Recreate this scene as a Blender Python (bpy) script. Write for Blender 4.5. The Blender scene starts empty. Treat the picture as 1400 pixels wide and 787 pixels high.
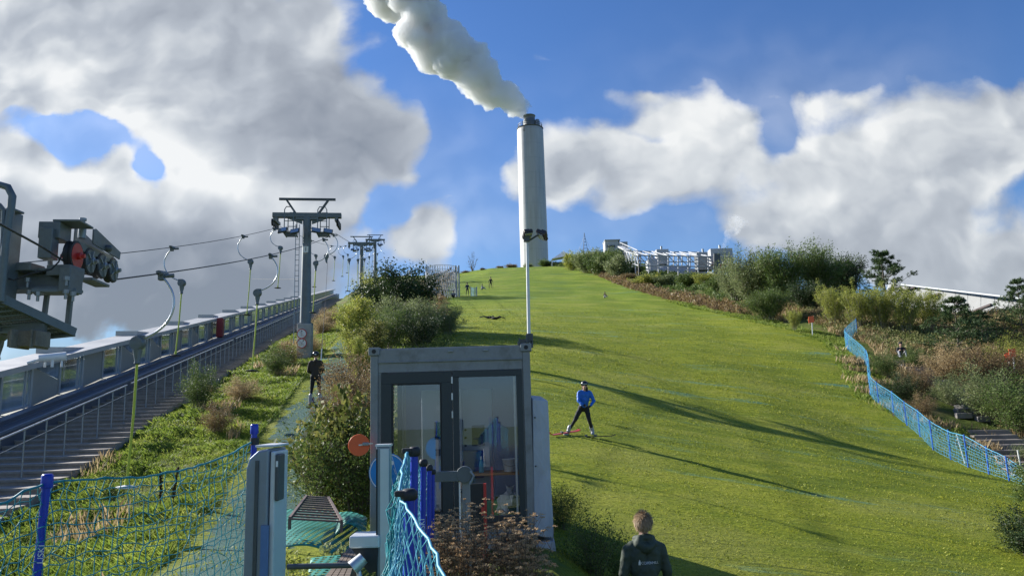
import bpy, math, random
import numpy as np
from mathutils import Vector, Matrix
rng = np.random.default_rng(7); random.seed(7)
SC = bpy.context.scene
COL = SC.collection
PI = math.pi
R = math.radians
# ------------------------------------------------------------------ camera
W0, H0, F0 = 1400.0, 787.0, 1018.0
PITCH, ROLL = R(9.29), R(1.6)
cam_d = bpy.data.cameras.new('camera'); cam = bpy.data.objects.new('camera', cam_d); COL.objects.link(cam)
cam_d.sensor_width = 36.0; cam_d.lens = 36.0*F0/W0; cam_d.clip_start = 0.05; cam_d.clip_end = 20000
cam.matrix_world = Matrix.Translation((0, 0, 1.6)) @ Matrix.Rotation(PI/2+PITCH, 4, 'X') @ Matrix.Rotation(-ROLL, 4, 'Z')
SC.camera = cam
CM = np.array(cam.matrix_world.to_3x3())
def ray(px, py):
    v = CM @ np.array([(px-W0/2)/F0, -(py-H0/2)/F0, -1.0])
    return v/np.linalg.norm(v)
def at(px, py, Y):
    """world point seen at that pixel of the survey photo, at distance Y along the view"""
    v = ray(px, py); t = Y/v[1]
    return np.array([v[0]*t, Y, 1.6+v[2]*t])
# ------------------------------------------------------------------ object helpers
def link(o, parent=None):
    COL.objects.link(o)
    if parent is not None: o.parent = parent
    return o
def tag(o, label=None, cat=None, group=None, kind=None):
    if label: o['label'] = label
    if cat: o['category'] = cat
    if group: o['group'] = group
    if kind: o['kind'] = kind
    return o
def thing(name, label, cat, loc=(0, 0, 0), rz=0.0, group=None):
    o = bpy.data.objects.new(name, None); o.location = [float(c) for c in loc]; o.rotation_euler = (0, 0, rz)
    o.empty_display_size = .1
    link(o); return tag(o, label, cat, group)
def copy_tree(o, parent=None):
    c = o.copy(); COL.objects.link(c)
    if parent is not None: c.parent = parent
    for ch in list(o.children): copy_tree(ch, c)
    return c
def np_mesh(name, V, F, mat=None, parent=None, smooth=False, world=False):
    """V (n,3); F (m,k) array with all faces the same size"""
    V = np.asarray(V, float).reshape(-1, 3); F = np.asarray(F, int)
    if world and parent is not None:
        V = V-np.array(parent.location)
    me = bpy.data.meshes.new(name)
    me.vertices.add(len(V)); me.vertices.foreach_set('co', V.ravel())
    m, k = F.shape
    me.loops.add(m*k); me.loops.foreach_set('vertex_index', F.ravel())
    me.polygons.add(m); me.polygons.foreach_set('loop_start', np.arange(m)*k); me.polygons.foreach_set('loop_total', np.full(m, k))
    if smooth: me.polygons.foreach_set('use_smooth', np.ones(m, bool))
    me.update(); me.validate()
    if mat: me.materials.append(mat)
    return link(bpy.data.objects.new(name, me), parent)
def frame_of(d):
    d = np.array(d, float); d /= np.linalg.norm(d)
    a = np.array([0, 0, 1.0]) if abs(d[2]) < .9 else np.array([1.0, 0, 0])
    u = np.cross(a, d); u /= np.linalg.norm(u); v = np.cross(d, u)
    return u, v, d
class MB:
    def __init__(s): s.v = []; s.f = []; s.m = []; s.cm = 0
    def mat(s, i): s.cm = i; return s
    def add(s, V, F):
        b = len(s.v); s.v += [tuple(map(float, p)) for p in V]; s.f += [tuple(b+i for i in f) for f in F]; s.m += [s.cm]*len(F); return s
    def box(s, c, d, rz=0.0, M=None):
        x, y, z = d[0]/2, d[1]/2, d[2]/2
        V = np.array([(i, j, k) for k in (-z, z) for j in (-y, y) for i in (-x, x)])
        if rz: cz, sz = math.cos(rz), math.sin(rz); V = V @ np.array([[cz, sz, 0], [-sz, cz, 0], [0, 0, 1]])
        if M is not None: V = V @ np.array(M).T
        return s.add(V+np.array(c), [(0, 2, 3, 1), (4, 5, 7, 6), (0, 1, 5, 4), (2, 6, 7, 3), (0, 4, 6, 2), (1, 3, 7, 5)])
    def bar(s, a, b, w, h, up=(0, 0, 1)):
        """rectangular bar from a to b; w sideways, h along up"""
        a = np.array(a, float); b = np.array(b, float); d = b-a; L = np.linalg.norm(d); d /= L
        u = np.cross(np.array(up, float), d)
        if np.linalg.norm(u) < 1e-4: u = np.cross((1, 0, 0), d)
        u /= np.linalg.norm(u); v = np.cross(d, u)
        M = np.stack([d, u, v], 1)
        return s.box((a+b)/2, (L, w, h), M=M)
    def tube(s, pts, r, n=8, caps=True):
        P = [np.array(p, float) for p in pts]; rr = r if hasattr(r, '__len__') else [r]*len(P)
        b = len(s.v); V = []; u = None
        for i, p in enumerate(P):
            d = P[min(i+1, len(P)-1)]-P[max(i-1, 0)]; d = d/np.linalg.norm(d)
            if u is None: u, v, _ = frame_of(d)
            else:
                u = u-d*np.dot(u, d); u /= np.linalg.norm(u); v = np.cross(d, u)
            for k in range(n):
                a = 2*PI*k/n; V.append(p+rr[i]*(math.cos(a)*u+math.sin(a)*v))
        F = []
        for i in range(len(P)-1):
            for k in range(n):
                k2 = (k+1) % n; F.append((i*n+k, i*n+k2, (i+1)*n+k2, (i+1)*n+k))
        if caps: F.append(tuple(range(n))[::-1]); F.append(tuple((len(P)-1)*n+k for k in range(n)))
        return s.add(V, F)
    def cyl(s, a, b, r, n=16, r2=None): return s.tube([a, b], [r, r if r2 is None else r2], n)
    def lathe(s, prof, c=(0, 0, 0), axis=(0, 0, 1), n=20):
        """prof: (radius, height) list along axis from c"""
        u, v, d = frame_of(axis); c = np.array(c, float); V = []; F = []
        for (r, h) in prof:
            for k in range(n):
                a = 2*PI*k/n; V.append(c+d*h+max(r, 1e-4)*(math.cos(a)*u+math.sin(a)*v))
        for i in range(len(prof)-1):
            for k in range(n):
                k2 = (k+1) % n; F.append((i*n+k, i*n+k2, (i+1)*n+k2, (i+1)*n+k))
        F.append(tuple(range(n))[::-1]); F.append(tuple((len(prof)-1)*n+k for k in range(n)))
        return s.add(V, F)
    def prism(s, poly, o, ux, uy, n, t):
        """polygon (list of 2D) in the plane o + x*ux + y*uy, extruded t along n"""
        o, ux, uy, n = [np.array(q, float) for q in (o, ux, uy, n)]
        A = [o+x*ux+y*uy for x, y in poly]; B = [p+n*t for p in A]; k = len(poly)
        F = [tuple(range(k))[::-1], tuple(range(k, 2*k))]+[(i, (i+1) % k, (i+1) % k+k, i+k) for i in range(k)]
        return s.add(A+B, F)
    def ell(s, c, r, n=16, m=10, M=None):
        V = []; F = []
        for i in range(m+1):
            th = PI*i/m
            for k in range(n):
                a = 2*PI*k/n; V.append((math.sin(th)*math.cos(a)*r[0], math.sin(th)*math.sin(a)*r[1], math.cos(th)*r[2]))
        V = np.array(V)
        if M is not None: V = V @ np.array(M).T
        for i in range(m):
            for k in range(n):
                k2 = (k+1) % n; F.append((i*n+k, (i+1)*n+k, (i+1)*n+k2, i*n+k2))
        return s.add(V+np.array(c), F)
    def build(s, name, mats, parent=None, smooth=False, world=False, bev=0.0, loc=None):
        V = np.array(s.v, float)
        if world and parent is not None:
            off = np.array(parent.location); V = V-off
            q = parent.rotation_euler.z
            if q: c, t = math.cos(-q), math.sin(-q); V = np.stack([V[:, 0]*c-V[:, 1]*t, V[:, 0]*t+V[:, 1]*c, V[:, 2]], 1)
        me = bpy.data.meshes.new(name)
        if loc is not None: V = V-np.array(loc)
        me.from_pydata(V.tolist(), [], s.f)
        mats = mats if isinstance(mats, (list, tuple)) else [mats]
        for m in mats: me.materials.append(m)
        if len(mats) > 1: me.polygons.foreach_set('material_index', s.m)
        if smooth:
            me.polygons.foreach_set('use_smooth', [True]*len(me.polygons))
        me.update()
        o = link(bpy.data.objects.new(name, me), parent)
        if loc is not None: o.location = loc
        if smooth:
            try: me.set_sharp_from_angle(angle=R(62))
            except Exception: pass
        if bev:
            b = o.modifiers.new('bevel', 'BEVEL'); b.width = bev; b.segments = 2; b.limit_method = 'ANGLE'; b.angle_limit = R(40)
        return o
# ------------------------------------------------------------------ materials
class NT:
    def __init__(s, nt): s.nt = nt; s.n = nt.nodes; s.l = nt.links
    def new(s, t, **k):
        nd = s.n.new(t)
        for a, b in k.items(): setattr(nd, a, b)
        return nd
    def link(s, a, b): s.l.new(a, b); return b
    def setv(s, sock, v):
        if hasattr(v, 'is_output') or hasattr(v, 'links') and hasattr(v, 'node'): s.l.new(v, sock)
        else: sock.default_value = v
    def math(s, op, a, b=None, c=None, clamp=False):
        nd = s.n.new('ShaderNodeMath'); nd.operation = op; nd.use_clamp = clamp
        for i, v in enumerate((a, b, c)):
            if v is not None: s.setv(nd.inputs[i], v)
        return nd.outputs[0]
    def noise(s, vec, scale, detail=4, rough=.55, dist=0.0):
        nd = s.n.new('ShaderNodeTexNoise'); nd.inputs['Scale'].default_value = scale; nd.inputs['Detail'].default_value = detail
        nd.inputs['Roughness'].default_value = rough; nd.inputs['Distortion'].default_value = dist
        if vec is not None: s.l.new(vec, nd.inputs['Vector'])
        return nd.outputs['Fac']
    def ramp(s, fac, stops):
        nd = s.n.new('ShaderNodeValToRGB'); e = nd.color_ramp.elements
        while len(e) < len(stops): e.new(.5)
        for i, (p, c) in enumerate(stops):
            e[i].position = p; e[i].color = (*c, 1) if len(c) == 3 else c
        s.l.new(fac, nd.inputs[0]); return nd.outputs[0]
    def mix(s, fac, a, b, mode='MIX'):
        nd = s.n.new('ShaderNodeMix'); nd.data_type = 'RGBA'; nd.blend_type = mode; nd.clamp_factor = True
        s.setv(nd.inputs[0], fac)
        for i, v in ((6, a), (7, b)):
            if isinstance(v, (tuple, list)): nd.inputs[i].default_value = (*v[:3], 1)
            else: s.l.new(v, nd.inputs[i])
        return nd.outputs[2]
    def mapr(s, v, a, b, c=0.0, d=1.0, smooth=False):
        nd = s.n.new('ShaderNodeMapRange'); nd.interpolation_type = 'SMOOTHSTEP' if smooth else 'LINEAR'
        s.l.new(v, nd.inputs[0])
        for i, q in enumerate((a, b, c, d)): nd.inputs[i+1].default_value = q
        return nd.outputs[0]
    def mapping(s, vec, scale=(1, 1, 1), loc=(0, 0, 0), rot=(0, 0, 0)):
        nd = s.n.new('ShaderNodeMapping'); s.l.new(vec, nd.inputs[0]); nd.inputs[1].default_value = loc
        nd.inputs[2].default_value = rot; nd.inputs[3].default_value = scale; return nd.outputs[0]
    def coord(s, k='Object'): return s.n.new('ShaderNodeTexCoord').outputs[k]
    def bump(s, h, strength=.3, dist=.02):
        nd = s.n.new('ShaderNodeBump'); nd.inputs['Strength'].default_value = strength; nd.inputs['Distance'].default_value = dist
        s.l.new(h, nd.inputs['Height']); return nd.outputs[0]
def new_mat(name):
    m = bpy.data.materials.new(name); m.use_nodes = True
    nt = NT(m.node_tree); b = m.node_tree.nodes['Principled BSDF']; return m, nt, b
def solid(name, col, rough=.6, metal=0.0, var=.15, scale=6.0, bump=.0, spec=.5, dirt=None, trans=0.0):
    """paint / metal / plastic with blotchy wear"""
    m, t, b = new_mat(name)
    co = t.coord('Object')
    n1 = t.noise(co, scale, 5, .6); n2 = t.noise(co, scale*7.3, 3, .6)
    f = t.math('MULTIPLY_ADD', n2, .35, t.math('MULTIPLY', n1, .65))
    lo = tuple(c*(1-var) for c in col); hi = tuple(min(1, c*(1+var)) for c in col)
    c = t.ramp(f, [(.3, lo), (.7, hi)])
    if dirt:
        c = t.mix(t.mapr(t.noise(co, scale*.6, 6, .7), .52, .72, 0, .75), c, dirt)
    t.link(c, b.inputs['Base Color'])
    t.link(t.mapr(n1, .3, .7, max(0, rough-.08), min(1, rough+.1)), b.inputs['Roughness'])
    b.inputs['Metallic'].default_value = metal; b.inputs['Specular IOR Level'].default_value = spec
    if trans:
        b.inputs['Transmission Weight'].default_value = trans
    if bump: t.link(t.bump(f, bump, .01), b.inputs['Normal'])
    return m
def leaf_mat(name, cols, rough=.55, trans=.35, backmix=True, nsc=.9, rk=.6):
    """leaves: colour differs leaf by leaf; thin so the sun shows through"""
    m, t, b = new_mat(name)
    g = t.n.new('ShaderNodeNewGeometry'); k = len(cols)
    r = g.outputs['Random Per Island']
    n = t.noise(t.coord('Object'), nsc, 3, .6)
    f = t.math('ADD', t.math('MULTIPLY', r, rk), t.math('MULTIPLY_ADD', t.math('SUBTRACT', n, .5), 1.3, .2), clamp=True)
    c = t.ramp(f, [(i/(k-1), cc) for i, cc in enumerate(cols)])
    t.link(c, b.inputs['Base Color']); b.inputs['Roughness'].default_value = rough; b.inputs['Specular IOR Level'].default_value = .25
    tr = t.n.new('ShaderNodeBsdfTranslucent'); t.link(c, tr.inputs[0])
    mx = t.n.new('ShaderNodeMixShader'); mx.inputs[0].default_value = trans
    t.link(b.outputs[0], mx.inputs[1]); t.link(tr.outputs[0], mx.inputs[2])
    t.link(mx.outputs[0], t.n['Material Output'].inputs[0])
    return m
# ------------------------------------------------------------------ terrain
PY = np.array([-40, 0, 5, 9, 22, 26, 42, 60, 80, 100, 111, 150, 185, 195, 205, 225, 260, 320, 420.])
PZ = np.array([-3.2, -2.8, -2.0, -1.15, 1.2, 1.97, 5.3, 8.8, 12.9, 17.2, 19.7, 28.9, 37.0, 38.9, 39.6, 38.5, 30, 8, -12.])
def pch(x, X, Y):
    """smooth interpolation through the survey points"""
    d = np.gradient(Y, X); i = np.clip(np.searchsorted(X, x)-1, 0, len(X)-2)
    h = X[i+1]-X[i]; t = np.clip((x-X[i])/h, 0, 1)
    return (2*t**3-3*t**2+1)*Y[i]+(t**3-2*t**2+t)*h*d[i]+(-2*t**3+3*t**2)*Y[i+1]+(t**3-t**2)*h*d[i+1]
def sst(x, a, b):
    t = np.clip((x-a)/(b-a), 0, 1); return t*t*(3-2*t)
TY = np.array([-40, 12, 28, 38, 48, 60, 80, 110, 160, 420.]); TZ = np.array([.10, .16, .2, .165, .11, .07, .055, .03, .0, .0])
RY = np.array([-40, 10, 28, 38, 55, 62, 75, 111, 165, 190, 420.]); RX = np.array([17, 18.5, 19.3, 18.7, 24.5, 23.8, 22, 17.5, 16, 9, 6.])
LY = np.array([-40, 9, 14, 20, 50, 70, 100, 195, 420.]); LX = np.array([.6, .7, .4, -1.5, -4, -6, -9, -14, -20.])
def stair_z(y): return -2.62+.18*y
def rail_x(y): return -7.6-.19*y
def band_x(y): return -9.6-.19*y
def H(x, y):
    x = np.asarray(x, float); y = np.asarray(y, float)
    z = pch(y, PY, PZ)
    T = np.interp(y, TY, TZ)
    sp = np.log1p(np.exp(np.clip((x-.5)/1.2, -30, 30)))*1.2
    rx = np.interp(y, RY, RX)
    z = z-T*np.minimum(sp, rx+14)
    # hillside beyond the groomed slope
    far = sst(y, 52, 75)
    z = z+far*(.24*np.clip(x-rx-1, 0, 8)*(1-.75*sst(y, 85, 115))-.30*np.clip(x-rx-11, 0, 60)*sst(y, 50, 62)*(1-.6*sst(y, 118, 140)*(x < rx+24)))+(1-far)*(.32*np.clip(x-rx-11, 0, 16)+.05*np.clip(x-rx, 0, 8))
    # level loading area beside the lift
    pl = np.interp(y, [-40, 4.5, 9, 14, 16], [0, 0, -.34, -.33, -.1])
    k = 1-sst(x, .35, 1.5)
    z = z+np.maximum(pl-z, 0)*k
    # left flank follows the stairs
    w = sst(rail_x(y)+6.5-x, 0, 4.5)*sst(y, 4, 12)
    z = z*(1-w)+(stair_z(y)-.1)*w
    z = z-.12*np.clip(-x-5, 0, 12)*sst(y, 120, 170)
    z = z+.16*np.sin(x*.9+y*.23)*np.sin(y*.31+1)*sst(np.abs(x-2), 3, 9)*sst(y, 15, 30)*.5
    # flanks fall away beyond the buildings
    s = band_x(y)-x
    z = z-sst(s, 1.1, 4.5)*(z+12)
    z = z-sst(x, 75, 100)*(z+12)-(z+12)*sst(-y, 12, 30)
    return z
def h(x, y): return float(H(x, y))
def G(px, py, y0=3.0, y1=320.0):
    """ground point seen at that pixel"""
    v = ray(px, py); ys = np.concatenate([np.arange(y0, 60, .05), np.arange(60, y1, .3)])
    X = v[0]/v[1]*ys; Z = 1.6+v[2]/v[1]*ys; d = Z-H(X, ys); i = np.argmax(d < 0)
    return np.array([X[i], ys[i], float(H(X[i], ys[i]))]) if d[i] < 0 else None
def Gy(px, Y):
    """ground point under that pixel column at distance Y (iterates for the camera's roll)"""
    py = 560.
    for _ in range(8):
        p = at(px, py, Y); z = h(p[0], Y)
        py += (p[2]-z)/Y*F0
    return np.array([p[0], Y, z])
TRK = np.array([(-3.2, 6), (-4.2, 12), (-6.3, 22), (-7.1, 27), (-10.0, 45), (-19.5, 100), (-29, 160.)])
def track_x(y): return np.interp(y, TRK[:, 1], TRK[:, 0])
# ------------------------------------------------------------------ light and sky
SUN_AZ, SUN_EL = R(60), R(26)          # azimuth counted to the left of the view direction
sdir = np.array([-math.sin(SUN_AZ)*math.cos(SUN_EL), math.cos(SUN_AZ)*math.cos(SUN_EL), math.sin(SUN_EL)])
sl = bpy.data.lights.new('sun', 'SUN'); sl.energy = 5.0; sl.angle = R(.55); sl.color = (1, .965, .90)
so = bpy.data.objects.new('sun', sl); COL.objects.link(so)
so.rotation_euler = Vector(tuple(-sdir)).to_track_quat('-Z', 'Y').to_euler()
so.location = (-40, 20, 60)
SC.view_settings.view_transform = 'Standard'; SC.view_settings.look = 'None'; SC.view_settings.gamma = 1
SC.view_settings.exposure = 0.86; SC.view_settings.use_curve_mapping = False
w = bpy.data.worlds.new('World'); SC.world = w; w.use_nodes = True
t = NT(w.node_tree); bg = w.node_tree.nodes['Background']
sky = t.new('ShaderNodeTexSky'); sky.sky_type = 'NISHITA'; sky.sun_disc = False
sky.sun_elevation = SUN_EL; sky.sun_rotation = -SUN_AZ; sky.air_density = 1.15; sky.dust_density = .25; sky.ozone_density = 2.6
co = t.coord('Generated')
sep = t.new('ShaderNodeSeparateXYZ'); t.link(co, sep.inputs[0])
ya = t.math('MAXIMUM', t.math('ABSOLUTE', sep.outputs[1]), .22)
U = t.math('DIVIDE', sep.outputs[0], ya); Vv = t.math('DIVIDE', sep.outputs[2], ya)
comb = t.new('ShaderNodeCombineXYZ'); t.link(U, comb.inputs[0]); t.link(Vv, comb.inputs[1]); uv = comb.outputs[0]
def uvp(px, py):
    v = ray(px, py); return v[0]/v[1], v[2]/v[1]
# warped coordinates give the cloud outlines their billows
def warp(vec, scale, amt, off=0, det=2):
    n1 = t.new('ShaderNodeTexNoise'); n1.inputs['Scale'].default_value = scale; n1.inputs['Detail'].default_value = det; n1.inputs['Roughness'].default_value = .5
    t.link(t.mapping(vec, loc=(off, off*.7, 0)), n1.inputs['Vector'])
    sb = t.new('ShaderNodeVectorMath', operation='SUBTRACT'); t.link(n1.outputs['Color'], sb.inputs[0]); sb.inputs[1].default_value = (.5, .5, .5)
    sc = t.new('ShaderNodeVectorMath', operation='SCALE'); t.link(sb.outputs[0], sc.inputs[0]); sc.inputs['Scale'].default_value = amt
    ad = t.new('ShaderNodeVectorMath', operation='ADD'); t.link(vec, ad.inputs[0]); t.link(sc.outputs[0], ad.inputs[1])
    return ad.outputs[0]
def blob(vec, px, py, rx, ry, rot=0.0, soft=1.0):
    """soft ellipse of cloud about a direction; radii in the photo's pixels"""
    u, v = uvp(px, py)
    mp = t.new('ShaderNodeMapping', vector_type='TEXTURE'); t.link(vec, mp.inputs[0])
    mp.inputs[1].default_value = (u, v, 0); mp.inputs[2].default_value = (0, 0, R(rot)); mp.inputs[3].default_value = (rx/F0, ry/F0, 1)
    sp = t.new('ShaderNodeSeparateXYZ'); t.link(mp.outputs[0], sp.inputs[0])
    q = t.math('ADD', t.math('MULTIPLY', sp.outputs[0], sp.outputs[0]), t.math('MULTIPLY', sp.outputs[1], sp.outputs[1]))
    return t.math('MULTIPLY', t.math('EXPONENT', t.math('MULTIPLY', q, -1.1)), soft)
def total(vals):
    a = vals[0]
    for b in vals[1:]: a = t.math('ADD', a, b)
    return a
wa = warp(uv, 4.0, .07); wb = warp(wa, 10, .085, 3.1, 5)
LEFT = [(40, 15, 260, 120, 0, 1.2), (260, 70, 230, 120, 0, 1.25), (60, 110, 140, 55, -8, .9), (440, 40, 60, 60, 0, .5), (420, 200, 190, 115, -12, 1.15), (330, 160, 150, 70, -25, .7), (240, 240, 90, 55, -30, .5), (520, 190, 70, 55, 0, .35), (-60, 60, 160, 160, 0, 1)]
LOW = [(0, 340, 260, 105, -10, 1.1), (100, 300, 150, 60, -18, .75), (250, 370, 230, 95, 0, 1.1), (390, 330, 120, 80, 0, .7), (30, 220, 60, 30, 0, .5)]
MID = [(800, 205, 130, 70, -5, .8), (960, 190, 110, 62, 0, .75), (1000, 150, 70, 40, 0, .5), (930, 250, 120, 50, 0, .5), (730, 240, 100, 50, 10, .45), (870, 125, 60, 24, 0, .4), (860, 285, 90, 30, 0, .4), (580, 335, 45, 40, 0, .75), (1000, 290, 30, 60, 0, .25)]
RIGHT = [(1250, 215, 190, 90, -4, .95), (1120, 250, 90, 55, 0, .5), (1380, 160, 110, 90, 0, .75), (1130, 300, 120, 50, -3, .95), (1260, 345, 180, 55, -6, 1.0), (1380, 380, 120, 60, 0, .9), (1050, 320, 60, 35, 0, .5), (1200, 120, 110, 36, 10, .35)]
HOLES = [(120, 190, 85, 20, -14, -.85), (205, 238, 32, 26, -45, -1.15), (645, 180, 60, 90, 0, -.75), (1062, 185, 30, 60, 0, -.55), (860, 345, 110, 22, 0, -.5), (520, 290, 40, 50, 0, -.6), (1230, 50, 300, 40, 0, -.5), (60, 492, 120, 24, 8, -1.0), (20, 150, 40, 16, 0, -.5), (910, 190, 60, 14, -14, -.5), (600, 90, 60, 60, 0, -.5)]
def field(vec):
    return total([blob(vec, *b) for b in LEFT+LOW+MID+RIGHT+HOLES])
D = field(wb)
def billow(vec):
    """rounded lumps of cumulus at several sizes (0..1, lumps bright)"""
    out = None
    for sc, am in ((6.5, .6), (17.0, .4)):
        vn = t.new('ShaderNodeTexVoronoi', feature='SMOOTH_F1', voronoi_dimensions='2D'); vn.inputs['Scale'].default_value = sc; vn.inputs['Smoothness'].default_value = .9
        t.link(vec, vn.inputs['Vector']); q = t.math('MULTIPLY_ADD', vn.outputs['Distance'], -1.15*am, am)
        out = q if out is None else t.math('ADD', out, q)
    return out
vv = t.mapping(wb, scale=(1, 1.2, 1))
fine = t.noise(t.mapping(wa, scale=(1, 1.2, 1)), 8, 10, .56)
lump = billow(vv); lump2 = billow(t.mapping(wb, scale=(1, 1.2, 1), loc=(.018, -.020, 0)))
mid = t.noise(t.mapping(wa, scale=(1, 1.3, 1), loc=(2, 0, 0)), 3.5, 4, .5)
Dn = t.math('ADD', D, t.math('ADD', t.math('MULTIPLY_ADD', fine, .85, -.42), t.math('ADD', t.math('MULTIPLY_ADD', lump, .75, -.40), t.math('MULTIPLY_ADD', mid, .85, -.43))))
alpha = t.math('MAXIMUM', t.mapr(Dn, .33, .78, 0, 1, True), total([blob(wa, *b) for b in [(120, 200, 260, 120, 0, .30), (60, 480, 260, 60, 0, .6), (560, 240, 140, 120, 0, .22), (800, 320, 420, 60, 0, .16), (1100, 160, 260, 110, 0, .25)]]))
relief = t.math('SUBTRACT', lump, lump2)
thick = t.mapr(Dn, .45, 1.35, 0, 1, True)
dark = total([blob(wa, *b) for b in [(300, 10, 230, 60, 0, .20), (440, 150, 130, 130, -15, .38), (500, 220, 80, 60, 0, .2), (70, 400, 360, 90, -6, .50), (330, 420, 220, 80, 0, .45), (250, 330, 160, 40, -8, .2), (60, 95, 90, 30, 0, -.35), (190, 180, 130, 36, -34, -.40), (330, 262, 120, 30, -22, -.40), (440, 50, 46, 34, 0, -.30), (70, 250, 160, 22, -14, -.45), (1250, 260, 150, 40, 0, .10), (1300, 370, 180, 40, 0, .08), (900, 270, 150, 50, 0, .10), (1180, 350, 120, 30, 0, .05), (1120, 272, 110, 22, 5, -.22), (1350, 130, 120, 40, 0, .1), (1000, 150, 120, 40, 0, -.1), (1220, 190, 300, 90, 0, -.14), (880, 200, 200, 80, 0, -.14), (250, 120, 300, 120, 0, -.06)]])
amp = t.mapr(thick, 0, 1, 1.2, .35)
bright = t.math('ADD', t.math('SUBTRACT', t.math('MULTIPLY_ADD', mid, .26, .56), dark), t.math('MULTIPLY', relief, amp))
relf = t.math('SUBTRACT', t.noise(t.mapping(wb, scale=(1, 1.2, 1)), 9, 3, .5), t.noise(t.mapping(wb, scale=(1, 1.2, 1), loc=(.022, -.024, 0)), 9, 3, .5))
bright = t.math('MULTIPLY_ADD', relf, .95, bright)
bright = t.math('ADD', bright, t.math('MULTIPLY', thick, -.10)); bright = t.math('ADD', bright, t.math('MULTIPLY_ADD', fine, .24, -.12))
ccol = t.ramp(bright, [(0.0, (.23, .26, .305)), (.28, (.33, .36, .405)), (.56, (.46, .495, .54)), (.80, (.66, .69, .71)), (1.0, (.86, .87, .86))])
SKY_K, CLOUD_K = .080, .60
scl = t.mix(1.0, sky.outputs[0], (.45, .66, 1.0), 'MULTIPLY')
skyc = t.new('ShaderNodeVectorMath', operation='SCALE'); t.link(scl, skyc.inputs[0]); skyc.inputs['Scale'].default_value = 1.0
cl = t.new('ShaderNodeVectorMath', operation='SCALE'); t.link(ccol, cl.inputs[0]); cl.inputs['Scale'].default_value = CLOUD_K/SKY_K
fin = t.mix(t.math('MULTIPLY', alpha, .95), skyc.outputs[0], cl.outputs[0])
t.link(fin, bg.inputs[0]); bg.inputs[1].default_value = SKY_K
w.cycles.sampling_method = 'MANUAL'; w.cycles.sample_map_resolution = 512
# ------------------------------------------------------------------ ground
def grid_mesh(name, xs, ys, zf, mat, parent=None, smooth=True):
    X, Y = np.meshgrid(xs, ys); V = np.stack([X, Y, zf(X, Y)], -1).reshape(-1, 3)
    nx, ny = len(xs), len(ys); i = (np.arange(ny-1)[:, None]*nx+np.arange(nx-1)).ravel()
    F = np.stack([i, i+1, i+1+nx, i+nx], 1)
    return np_mesh(name, V, F, mat, parent, smooth), V
def seg(*a): return np.unique(np.concatenate([np.arange(*q) for q in a]))
xs = seg((-900, -100, 100), (-100, -30, 5), (-30, 30, .4), (30, 100, 2.5), (100, 1000, 100)); ys = seg((-600, -30, 60), (-30, 4, 2), (4, 62, .4), (62, 215, 1.5), (215, 430, 6), (430, 1500, 120))
def edge_d(x, y):
    """metres inside the groomed slope, negative outside"""
    return np.minimum(np.interp(y, RY, RX)-x, x-np.interp(y, LY, LX))
def attr(o, name, v):
    a = o.data.attributes.new(name, 'FLOAT', 'POINT'); a.data.foreach_set('value', np.asarray(v, np.float32))
m, t, b = new_mat('turf')
co = t.coord('Object')
at_ = lambda n: t.new('ShaderNodeAttribute', attribute_name=n).outputs['Fac']
slope_z, trk = at_('groomed'), at_('track')
big = t.noise(t.mapping(co, scale=(.07, .16, .1)), 1.0, 6, .62)
med = t.noise(t.mapping(co, scale=(.35, 1.3, .5)), 1.0, 7, .7)
sml = t.noise(t.mapping(co, scale=(3.2, 9, 5)), 1.0, 6, .72)
spk = t.noise(t.mapping(co, scale=(14, 40, 20)), 1.0, 3, .6)
f = total_ = t.math('ADD', t.math('MULTIPLY', big, .35), t.math('ADD', t.math('MULTIPLY', med, .35), t.math('MULTIPLY', sml, .3)))
mown = t.ramp(f, [(.37, (.075, .112, .008)), (.45, (.165, .215, .013)), (.53, (.275, .305, .020)), (.62, (.39, .385, .040))])
mown = t.mix(t.mapr(spk, .48, .64, 0, .7), mown, (.060, .085, .016))
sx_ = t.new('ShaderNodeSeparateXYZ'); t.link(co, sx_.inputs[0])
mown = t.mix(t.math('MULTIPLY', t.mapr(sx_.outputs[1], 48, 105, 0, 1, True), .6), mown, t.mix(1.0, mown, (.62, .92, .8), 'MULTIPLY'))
# worn and faded areas, and the joints between the mat lanes
fade = t.noise(t.mapping(co, scale=(.22, .30, .2), loc=(5, 1, 0)), 1.0, 5, .62)
mown = t.mix(t.mapr(fade, .50, .66, 0, .45), mown, (.36, .34, .075)); mown = t.mix(t.mapr(fade, .46, .34, 0, .5), mown, (.085, .125, .012))
jn = t.noise(co, .6, 3, .6)
jy = t.math('LESS_THAN', t.math('FRACT', t.math('MULTIPLY_ADD', sx_.outputs[1], .31, t.math('MULTIPLY', jn, .12))), .022)
jx = t.math('LESS_THAN', t.math('FRACT', t.math('MULTIPLY_ADD', sx_.outputs[0], .24, t.math('MULTIPLY', jn, .15))), .014)
mown = t.mix(t.math('MULTIPLY', t.math('MAXIMUM', jy, t.math('MULTIPLY', jx, .7)), t.mapr(t.noise(co, .25, 3, .6), .45, .6, 0, .65)), mown, (.05, .085, .022))
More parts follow.
